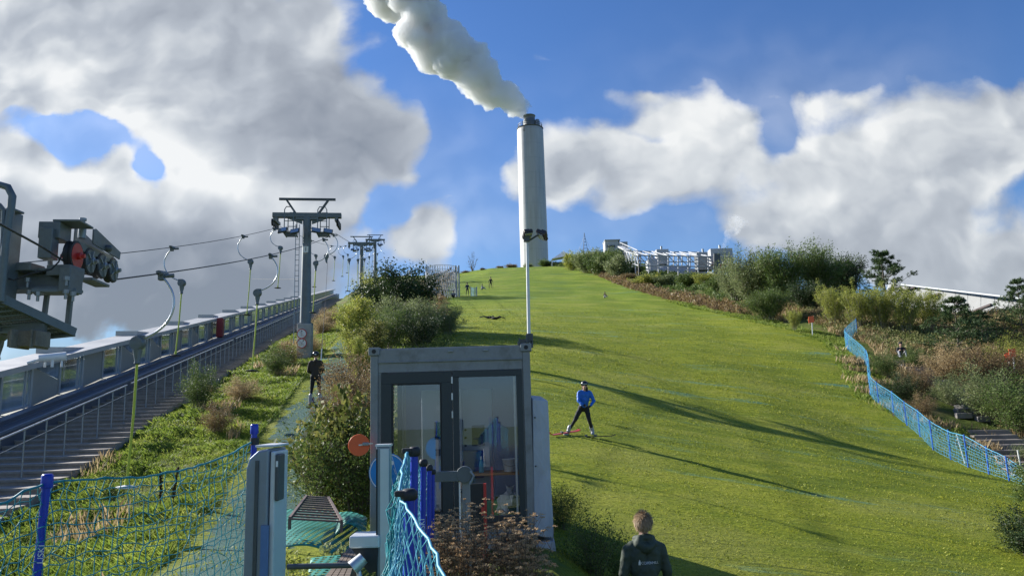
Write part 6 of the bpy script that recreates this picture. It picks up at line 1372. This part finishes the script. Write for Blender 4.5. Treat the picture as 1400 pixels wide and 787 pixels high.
# markers
for i, (px, Y, hh, lb) in enumerate(((1111, 58, 1.1, 'small orange marker standing in the shrubs left of the blue fence top'), (1388, 45.5, 1.3, 'orange and white marker pole in the scrub at the right edge'), (1381, 46, .9, 'smaller orange marker just left of the orange and white pole'))):
    p = Gy(px, Y); o = thing('slope_marker', lb, 'marker', p); MB().cyl((0, 0, 0), (.05, 0, hh), .035, 6).build('pole', M_WHITE, o); MB().prism([(-.22, 0), (.22, .05), (.2, .55), (-.2, .5)], (0, -.04, hh-.1), (1, 0, 0), (0, 0, 1), (0, 1, 0), .03).build('flag', M_ORANGE, o)
# small steam wisp
line = [(*at(987, 349, 150), .5), (*at(992, 330, 151), 1.1), (*at(1000, 316, 152), 1.7), (*at(1010, 300, 153), 2.6)]
puffs('steam_wisp', line, steam_mat('thin_steam', .16), 'thin wisp of steam rising from the right end of the white frame', 'steam', .22, 9, 16, ((2.0, .6), (.8, .25)))
# ------------------------------------------------------------------ people
M_SKIN = solid('skin', (.48, .28, .20), .55, 0, .06, 20); M_BLK = solid('black_cloth', (.012, .013, .016), .8, 0, .25, 12, .1)
M_OLIVE = solid('dark_green_jacket', (.045, .060, .040), .7, 0, .2, 9, .15); M_BJ = solid('bright_blue_jacket', (.006, .13, .56), .55, 0, .15, 10, .1)
M_BRJ = solid('brown_jacket', (.042, .030, .018), .8, 0, .25, 9, .1); M_BOOT = solid('grey_ski_boot', (.30, .31, .33), .4, .1, .2, 15); M_HELM = solid('black_helmet', (.012, .012, .014), .25, 0, .1); M_HAIR = solid('dark_hair', (.03, .018, .012), .6)
M_SKI_B = solid('black_ski', (.02, .02, .022), .3); M_SKI_R = solid('red_ski', (.55, .07, .06), .35)
def sdfcaps(p, caps):
    d = np.empty((len(p), len(caps)))
    for i, c in enumerate(caps):
        a, b, ra, rb = np.array(c[0], float), np.array(c[1], float), c[2], c[3]; ab = b-a; L = max(1e-9, ab @ ab); t_ = np.clip(((p-a) @ ab)/L, 0, 1)
        d[:, i] = (np.linalg.norm(p-a-t_[:, None]*ab, axis=1)-(ra+(rb-ra)*t_))
    return d
def figure(label, pos, rz, caps, mats, ells=(), voxel=.014, fold=.008, name='person'):
    """one continuous body grown over a posed skeleton. caps: (a, b, ra, rb, material index); ells: (centre, radii, material index)"""
    r = thing(name, label, 'person', pos, rz)
    mb = MB()
    for c in caps:
        a, b = np.array(c[0], float), np.array(c[1], float); mb.tube([a, a*.5+b*.5, b], [c[2], (c[2]+c[3])/2, c[3]], 14); mb.ell(a, (c[2],)*3, 14, 9); mb.ell(b, (c[3],)*3, 14, 9)
    for e in ells: mb.ell(e[0], e[1], 16, 12)
    me = bpy.data.meshes.new('body_src'); me.from_pydata(mb.v, [], mb.f); tmp = bpy.data.objects.new('body_src', me); COL.objects.link(tmp)
    m1 = tmp.modifiers.new('r', 'REMESH'); m1.mode = 'VOXEL'; m1.voxel_size = voxel
    m2 = tmp.modifiers.new('s', 'SMOOTH'); m2.factor = .5; m2.iterations = 3
    if fold:
        tx = bpy.data.textures.new('cloth_folds', 'CLOUDS'); tx.noise_scale = .09; tx.noise_depth = 2; m3 = tmp.modifiers.new('d', 'DISPLACE'); m3.texture = tx; m3.strength = fold; m3.mid_level = .5
    dg = bpy.context.evaluated_depsgraph_get(); out = bpy.data.meshes.new_from_object(tmp.evaluated_get(dg)); bpy.data.objects.remove(tmp)
    out.materials.clear()
    for m in mats: out.materials.append(m)
    n = len(out.polygons); C = np.empty(n*3); out.polygons.foreach_get('center', C); C = C.reshape(-1, 3)
    allc = list(caps)+[(e[0], np.array(e[0])+1e-4, min(e[1]), min(e[1]), e[2]) for e in ells]
    k = np.argmin(sdfcaps(C, allc), 1); mi = np.array([c[4] for c in allc])[k]
    out.polygons.foreach_set('material_index', mi.astype(np.int32)); out.polygons.foreach_set('use_smooth', np.ones(n, bool))
    out.name = 'body'; bo = link(bpy.data.objects.new('body', out), r); return r, bo
def hand_caps(w, d, m, side=1, s=1.0, thumb=(0, 0, 1)):
    """palm, four unequal bent fingers and a thumb leaving its side; w wrist, d pointing direction"""
    w = np.array(w, float); d = unit(np.array(d, float)); th = np.array(thumb, float); th = unit(th-d*(th @ d)); nrm = np.cross(d, th)
    out = [(w, w+d*.075*s, .028*s, .032*s, m)]
    for i, L in enumerate((.068, .078, .072, .056)):
        b = w+d*.078*s+th*(.027-.018*i)*s; m1 = b+unit(d+nrm*.35*side)*L*.5*s; e = m1+unit(d*.4+nrm*side)*L*.45*s; out += [(b, m1, .0095*s, .009*s, m), (m1, e, .009*s, .008*s, m)]
    b = w+d*.025*s+th*.026*s; out += [(b, b+unit(d*.7+th)*.04*s, .012*s, .011*s, m), (b+unit(d*.7+th)*.04*s, b+unit(d*.7+th)*.04*s+unit(d+nrm*side*.4)*.03*s, .011*s, .009*s, m)]
    return out
def head(mb_list, c, yaw=0, s=1.0, m=0):
    """skull, jaw, nose and ears as part of the body; faces -Y turned by yaw"""
    cz, sz = math.cos(yaw), math.sin(yaw); f = lambda x, y, z: np.array(c)+s*np.array((x*cz-y*sz, x*sz+y*cz, z))
    mb_list += [(f(0, .012, .02), f(0, .0, .03), .094*s, .090*s, m), (f(0, -.03, -.05), f(0, -.05, -.075), .062*s, .042*s, m), (f(0, -.10, .0), f(0, -.112, -.022), .012*s, .015*s, m), (f(-.035, -.083, .032), f(.035, -.083, .032), .014*s, .014*s, m), (f(0, -.088, -.055), f(.0, -.09, -.062), .018*s, .018*s, m), (f(.088, .01, .0), f(.09, .012, -.02), .014*s, .012*s, m), (f(-.088, .01, .0), f(-.09, .012, -.02), .014*s, .012*s, m)]
    return f
def face(root, f, s=1.0):
    for x in (-.034, .034): MB().ell(f(x, -.094, .008), (.013*s, .008*s, .009*s), 10, 8).build('eye', M_BLK, root, smooth=True)
    MB().ell(f(0, -.106, -.05), (.022*s, .006*s, .006*s), 10, 6).build('mouth', M_RED, root, smooth=True)
# ---- person in the dark green jacket, seen from behind
pz = h(1.62, 9.0); hd = at(878, 702, 9.0); s_ = (hd[2]-pz)/1.80
px_ = hd[0]
caps = []; 
J = lambda x, y, z: np.array((x, y, z))*s_
TR_, BT = 2, 3
caps += [(J(0, .0, .98), J(0, .0, 1.18), .150*s_, .152*s_, 1), (J(-.07, 0, 1.18), J(-.08, 0, 1.36), .115*s_, .118*s_, 1), (J(.07, 0, 1.18), J(.08, 0, 1.36), .115*s_, .118*s_, 1), (J(-.14, 0, 1.42), J(.14, 0, 1.42), .082*s_, .082*s_, 1), (J(-.05, .0, 1.47), J(.05, .0, 1.47), .075*s_, .075*s_, 1)]
caps += [(J(-.085, 0, .92), J(.085, 0, .92), .135*s_, .135*s_, 1), (J(0, .0, 1.46), J(0, -.01, 1.60), .058*s_, .056*s_, 0)]
for sx in (-1, 1):
    caps += [(J(sx*.20, 0, 1.40), J(sx*.265, .01, 1.14), .068*s_, .060*s_, 1), (J(sx*.265, .01, 1.14), J(sx*.27, -.05, .90), .058*s_, .045*s_, 1)]
    caps += hand_caps(J(sx*.27, -.055, .88), (0, -.1, -1), 0, -sx, s_, (0, -1, 0))
    caps += [(J(sx*.095, 0, .88), J(sx*.105, .0, .50), .088*s_, .062*s_, TR_), (J(sx*.105, 0, .50), J(sx*.11, .03, .11), .060*s_, .045*s_, TR_), (J(sx*.11, .04, .06), J(sx*.125, -.13, .045), .048*s_, .040*s_, BT)]
# hood lying on the shoulders
caps += [(J(-.09, .075, 1.475), J(0, .115, 1.43), .048*s_, .055*s_, 1), (J(.09, .075, 1.475), J(0, .115, 1.43), .048*s_, .055*s_, 1), (J(-.10, .0, 1.52), J(-.06, .07, 1.53), .038*s_, .042*s_, 1), (J(.10, .0, 1.52), J(.06, .07, 1.53), .038*s_, .042*s_, 1), (J(-.06, .07, 1.54), J(.06, .07, 1.54), .040*s_, .040*s_, 1)]
hc = J(0, .0, 1.685); f = head(caps, hc, 0, s_, 0)
# built facing -Y, then turned round so that the back faces the camera
prs, bo = figure('person with short fair hair and dark green jacket, seen from behind at the bottom edge', (px_, 9.0, pz), PI+R(6), caps, [M_SKIN, M_OLIVE, M_BLK, M_BOOT], voxel=.012, fold=.03)
face(prs, f, s_)
ML_HAIR = leaf_mat('fair_hair', [(.34, .23, .13), (.46, .33, .20), (.56, .43, .28)], trans=.15)
g = np.random.default_rng(20); n_ = 5200; D_ = unit(g.normal(size=(n_, 3))); D_[:, 1] = D_[:, 1]*.8+.25; D_ = unit(D_); k = (D_[:, 2] > -.62+.0*D_[:, 1]) & (D_[:, 1]+.55*D_[:, 2] > -.25); D_ = D_[k]
C = hc+s_*(D_*np.array((.100, .112, .112))+(0, .012, .025)); dn = unit(np.cross(np.cross(D_, (0, 0, -1.0)), D_)+g.normal(size=C.shape)*.22+D_*.12); sd = unit(np.cross(dn, D_)); L = g.uniform(.022, .045, (len(C), 1))*s_
V, F = quads(C+dn*L*.5, dn*L, sd*.0032); V2 = MB().ell(hc+s_*np.array((0, .018, .028)), (.099*s_, .105*s_, .108*s_), 20, 14)
hb_ = np.array(V2.v); kf = [fc for fc in V2.f]; keepf = [fc for fc in kf if (hb_[list(fc)].mean(0)-hc)[1]+.5*(hb_[list(fc)].mean(0)-hc)[2] > -.02*s_ and (hb_[list(fc)].mean(0)-hc)[2] > -.055*s_]
V2.f = keepf; V2.m = [0]*len(keepf); hc_o = V2.build('hair', solid('fair_hair_base', (.30, .19, .11), .7), prs, smooth=True); np_mesh('hair_strands', V, F, ML_HAIR, hc_o)
# lettering on the back, laid onto the jacket
from mathutils.bvhtree import BVHTree
bv = BVHTree.FromPolygons([v.co[:] for v in bo.data.vertices], [tuple(p.vertices) for p in bo.data.polygons])
def lay(o, depth=.004):
    for v in o.data.vertices:
        w_ = Vector((v.co.x, v.co.y, v.co.z)); hit = bv.ray_cast(Vector((w_.x, .6, w_.z)), Vector((0, -1, 0)))
        if hit[0] is not None: v.co.y = hit[0].y+depth
cu_o = text_mesh('lettering', 'COPENHILL', .040*s_, M_WHITE, prs, (0, 0, 0), (0, 0, 0), 0, 'LEFT')
for v in cu_o.data.vertices: x, y = v.co.x, v.co.y; v.co = (-(x*1.0)+.075*s_, 0, y+1.262*s_)
lay(cu_o)
mb = MB(); n_ = 12; ol = [(0, 0), (.026, 0), (.027, .030), (.022, .052), (.012, .062), (.010, .048), (.002, .030)]
mb.add([(-(x)*s_+.108*s_, 0, (y+1.242)*s_) for x, y in ol], [tuple(range(len(ol)))]); eo = mb.build('emblem', M_WHITE, prs); lay(eo)
# ---- skier in the blue jacket
sp = G(800, 596); k = 1.0
def skier():
    s = .93; J = lambda x, y, z: np.array((x, y, z))*s; c = []
    hipL, hipR = J(-.10, .02, .84), J(.08, .02, .84)
    c += [(J(-.05, .02, .86), J(.04, .02, .86), .125*s, .125*s, 2), (J(0, .01, .92), J(.02, -.05, 1.12), .128*s, .135*s, 1), (J(-.04, -.05, 1.12), J(-.04, -.08, 1.26), .11*s, .11*s, 1), (J(.07, -.05, 1.12), J(.08, -.08, 1.26), .11*s, .11*s, 1), (J(-.11, -.09, 1.33), J(.16, -.09, 1.32), .072*s, .072*s, 1), (J(.02, -.10, 1.36), J(.02, -.12, 1.45), .055*s, .05*s, 0)]
    # image-left leg stretched out, image-right leg under the body
    c += [(hipL, J(-.30, -.06, .50), .085*s, .062*s, 2), (J(-.30, -.06, .50), J(-.47, -.02, .24), .058*s, .045*s, 2), (J(-.46, -.02, .30), J(-.54, -.0, .11), .062*s, .058*s, 3), (J(-.55, -.0, .08), J(-.64, -.12, .07), .052*s, .045*s, 3)]
    c += [(hipR, J(.13, -.10, .48), .088*s, .064*s, 2), (J(.13, -.10, .48), J(.22, .0, .22), .060*s, .046*s, 2), (J(.20, -.0, .30), J(.24, .0, .11), .062*s, .058*s, 3), (J(.24, .0, .08), J(.20, -.14, .07), .052*s, .045*s, 3)]
    c += [(J(-.15, -.09, 1.31), J(-.19, -.18, 1.07), .062*s, .054*s, 1), (J(-.19, -.18, 1.07), J(-.08, -.30, .95), .052*s, .040*s, 1)]; c += hand_caps(J(-.07, -.31, .94), (.7, -.5, -.3), 2, 1, s*.95)
    c += [(J(.20, -.09, 1.30), J(.30, -.10, 1.06), .064*s, .056*s, 1), (J(.30, -.10, 1.06), J(.17, -.28, .92), .053*s, .040*s, 1)]; c += hand_caps(J(.16, -.29, .90), (-.6, -.5, -.3), 2, -1, s*.95)
    f = head(c, J(.02, -.15, 1.53), R(-8), s, 0)
    r, bo = figure('skier in bright blue jacket and black helmet crossing the slope', (sp[0], sp[1], sp[2]-.0), R(4), c, [M_SKIN, M_BJ, M_BLK, M_BOOT], voxel=.013, fold=.026)
    face(r, f, s)
    hm_ = MB(); hm_.ell(f(0, .012, .055), (.112*s, .128*s, .098*s), 18, 12); hb = hm_.build('helmet', M_HELM, r, smooth=True)
    MB().box(f(0, -.10, .045), (.15*s, .05*s, .05*s)).build('goggles', solid('goggle_lens', (.20, .22, .25), .1, .6), r, bev=.015)
    MB().ell(f(0, .07, -.09), (.085*s, .05*s, .12*s), 12, 10).build('hair', M_HAIR, r, smooth=True); MB().ell(f(.07, .02, -.10), (.035*s, .05*s, .09*s), 10, 8).build('hair_lock', M_HAIR, r, smooth=True)
    return r
sk = skier()
def ski(label, base, yaw, pitch, mat, L=1.5, roll=0):
    o = thing('ski', label, 'ski', base, yaw); mb = MB(); n = 14
    P = [(-L*.5, 0), (L*.5, 0)]
    V = []; F = []
    for i in range(n+1):
        s = i/n; x = -L*.45+L*s; w = .052-.014*math.sin(PI*s)-.03*max(0, (s-.93)/.07); z = .0+.10*max(0, (s-.86)/.14)**1.6+.03*max(0, (.06-s)/.06)
        V += [(x, -w, z), (x, w, z), (x, w, z+.022), (x, -w, z+.022)]
    for i in range(n):
        for k in range(4): k2 = (k+1) % 4; F.append((i*4+k, i*4+k2, (i+1)*4+k2, (i+1)*4+k))
    F += [(3, 2, 1, 0), tuple(n*4+k for k in range(4))]; mb.add(V, F); b_ = mb.build('ski_blade', mat, o, smooth=True)
    MB().box((-.10, 0, .045), (.09, .07, .05)).build('heel_binding', M_GREY, o, bev=.008); MB().box((.16, 0, .045), (.07, .07, .05)).build('toe_binding', M_GREY, o, bev=.008)
    o.rotation_euler = (roll, pitch, yaw); return o
def gp(x, y, dz=.02): return (x, y, h(x, y)+dz)
ski('black ski under the right boot of the blue skier', gp(sp[0]+.18, sp[1]-.10, .02), R(180-8), R(1), M_SKI_B, 1.5, R(4))
ski('red ski edged out to the side under the other boot', gp(sp[0]-.56, sp[1]-.12, .05), R(180+42), R(4), M_SKI_R, 1.25, R(-14))
# ---- rider on the drag lift, from behind
def rider():
    s = 1.02; J = lambda x, y, z: np.array((x, y, z))*s; c = []
    c += [(J(-.06, 0, .92), J(.06, 0, .92), .125*s, .125*s, 2), (J(0, .0, .97), J(0, .0, 1.15), .15*s, .145*s, 1), (J(-.07, 0, 1.15), J(-.08, 0, 1.33), .115*s, .11*s, 1), (J(.07, 0, 1.15), J(.08, 0, 1.33), .115*s, .11*s, 1), (J(-.15, 0, 1.40), J(.15, 0, 1.40), .08*s, .08*s, 1), (J(0, .03, 1.44), J(0, 0, 1.46), .08*s, .07*s, 1), (J(0, 0, 1.44), J(0, -.01, 1.56), .055*s, .055*s, 0)]
    for sx in (-1, 1):
        c += [(J(sx*.09, 0, .88), J(sx*.13, -.05, .50), .088*s, .062*s, 2), (J(sx*.13, -.05, .50), J(sx*.16, .02, .22), .058*s, .046*s, 2), (J(sx*.155, .02, .30), J(sx*.17, .02, .10), .06*s, .058*s, 3), (J(sx*.17, .03, .07), J(sx*.17, -.13, .065), .05*s, .044*s, 3)]
        c += [(J(sx*.19, 0, 1.38), J(sx*.25, -.04, 1.12), .066*s, .058*s, 1), (J(sx*.25, -.04, 1.12), J(sx*.10, -.24, 1.02), .054*s, .042*s, 1)]; c += hand_caps(J(sx*.09, -.25, 1.02), (-sx*.7, -.6, .1), 2, sx, s*.95)
    f = head(c, J(0, -.01, 1.64), 0, s, 0)
    r, bo = figure('rider in brown jacket and dark helmet being towed up the track', (RID[0], RID[1], RID[2]+.02), PI+R(6), c, [M_SKIN, M_BRJ, M_BLK, M_BOOT], voxel=.014, fold=.014)
    face(r, f, s); MB().ell(f(0, .012, .05), (.114*s, .13*s, .10*s), 18, 12).build('helmet', M_HELM, r, smooth=True); MB().box(f(0, .13, .03), (.06, .03, .04)).build('goggle_strap', M_WHITE, r, bev=.008)
    for sx in (-1, 1): MB().box(J(sx*.165, .06, .26), (.12, .02, .02)).build('boot_buckle', M_WHITE, r)
    return r
rider()
for sx, lb in ((-1, 'dark ski under the left boot of the towed rider'), (1, 'dark ski under the right boot of the towed rider')):
    x = RID[0]+sx*.17; sl_ = math.atan2(h(x, RID[1]+.5)-h(x, RID[1]-.5), 1.0); ski(lb, (x, RID[1], h(x, RID[1])+.01), R(97), -sl_, M_SKI_B, 1.4)
# ---- small distant people (same build, coarser)
def simple(label, pos, rz, pose, mats, s=1.0, voxel=.03):
    J = lambda x, y, z: np.array((x, y, z))*s; c = []
    if pose == 'stand':
        c += [(J(-.05, 0, .92), J(.05, 0, .92), .12*s, .12*s, 2), (J(0, 0, .98), J(0, 0, 1.3), .14*s, .15*s, 1), (J(-.14, 0, 1.38), J(.14, 0, 1.38), .08*s, .08*s, 1), (J(0, 0, 1.4), J(0, -.01, 1.55), .055*s, .05*s, 0)]
        for sx in (-1, 1):
            c += [(J(sx*.09, 0, .88), J(sx*.14, -.04, .48), .085*s, .06*s, 2), (J(sx*.14, -.04, .48), J(sx*.17, .02, .1), .056*s, .044*s, 2), (J(sx*.17, .03, .06), J(sx*.18, -.14, .05), .05*s, .04*s, 2), (J(sx*.18, 0, 1.36), J(sx*.28, -.02, 1.12), .06*s, .052*s, 1), (J(sx*.28, -.02, 1.12), J(sx*.34, -.18, .98), .05*s, .038*s, 1)]; c += hand_caps(J(sx*.35, -.2, .96), (sx*.3, -.8, -.4), 0, sx, s)
        hp = J(0, -.01, 1.64)
    elif pose == 'sit':
        c += [(J(-.06, .05, .14), J(.06, .05, .14), .13*s, .13*s, 2), (J(0, .05, .2), J(0, -.02, .5), .13*s, .14*s, 1), (J(-.14, -.03, .56), J(.14, -.03, .56), .075*s, .075*s, 1), (J(0, -.04, .58), J(0, -.06, .7), .05*s, .05*s, 0)]
        for sx in (-1, 1):
            c += [(J(sx*.1, 0, .14), J(sx*.17, -.40, .36), .085*s, .06*s, 2), (J(sx*.17, -.40, .36), J(sx*.16, -.62, .06), .055*s, .044*s, 2), (J(sx*.16, -.63, .05), J(sx*.16, -.76, .05), .05*s, .04*s, 2), (J(sx*.18, -.03, .54), J(sx*.24, -.2, .36), .058*s, .05*s, 1), (J(sx*.24, -.2, .36), J(sx*.14, -.38, .42), .048*s, .036*s, 1)]; c += hand_caps(J(sx*.13, -.4, .43), (-sx*.3, -.8, 0), 0, sx, s)
        hp = J(0, -.08, .79)
    else:
        c += [(J(0, 0, .13), J(.3, 0, .15), .13*s, .13*s, 1), (J(-.1, 0, .12), J(0, 0, .13), .12*s, .12*s, 2), (J(.38, -.12, .14), J(.38, .12, .14), .075*s, .075*s, 1), (J(.38, 0, .15), J(.55, 0, .17), .055*s, .05*s, 0)]
        for sx in (-1, 1):
            c += [(J(-.12, sx*.09, .12), J(-.5, sx*.14, .2+.06*(sx > 0)), .08*s, .06*s, 2), (J(-.5, sx*.14, .2+.06*(sx > 0)), J(-.88, sx*.16, .07), .055*s, .044*s, 2), (J(-.9, sx*.16, .07), J(-.95, sx*.16, .17), .045*s, .04*s, 2), (J(.36, sx*.17, .13), J(.14, sx*.28, .1), .055*s, .05*s, 1), (J(.14, sx*.28, .1), J(-.06, sx*.2, .2), .048*s, .036*s, 1)]; c += hand_caps(J(-.07, sx*.19, .2), (-1, -sx*.3, .1), 0, sx, s)
        hp = J(.64, 0, .2)
    f = head(c, hp, 0, s, 0); r, bo = figure(label, pos, rz, c, mats, voxel=voxel, fold=0)
    MB().ell(f(0, .02, .05), (.112*s, .12*s, .095*s), 12, 8).build('hat', M_BLK, r, smooth=True); return r
DK = [M_SKIN, M_BLK, M_BLK]; GRY = solid('grey_clothes', (.25, .26, .28), .8); NV = solid('navy_clothes', (.02, .03, .07), .8)
simple('distant person in dark clothes standing by the small teal net', Gy(639, 98), R(10), 'stand', [M_SKIN, NV, M_BLK])
simple('distant person in black standing with poles in the middle of the upper slope', Gy(671, 112), R(-10), 'stand', DK)
simple('child in grey and black sitting on the grass left of the person by the net', Gy(620, 95.5), R(0), 'sit', [M_SKIN, GRY, M_BLK])
simple('small child in pale clothes sitting near the person with poles', Gy(659, 110), R(60), 'sit', [M_SKIN, GRY, GRY], .9)
simple('person in black lying flat on the slope above the hut roof', Gy(678, 61), R(150), 'lie', DK, .85)
simple('second person lying beside the first on the slope, in dark blue', Gy(667, 62.4), R(25), 'lie', [M_SKIN, NV, NV], .75)
simple('small dark seated figure alone on the upper right of the slope', Gy(827, 94), R(20), 'sit', [M_SKIN, M_BLK, GRY], .85)
simple('person in black hat and jacket sitting on the stone path', Gy(1233, 49.5), R(-20), 'sit', [M_SKIN, M_BLK, GRY], 1.15)
pb_ = Gy(671, 111.7)
for sx in (-.35, .35): o = MB().cyl((pb_[0]+sx, pb_[1]-.2, pb_[2]), (pb_[0]+sx, pb_[1]-.1, pb_[2]+1.1), .018, 5).build('ski_pole', M_BLK); tag(o, 'thin ski pole held by the distant standing person in black', 'ski pole', 'ski poles of the distant person')
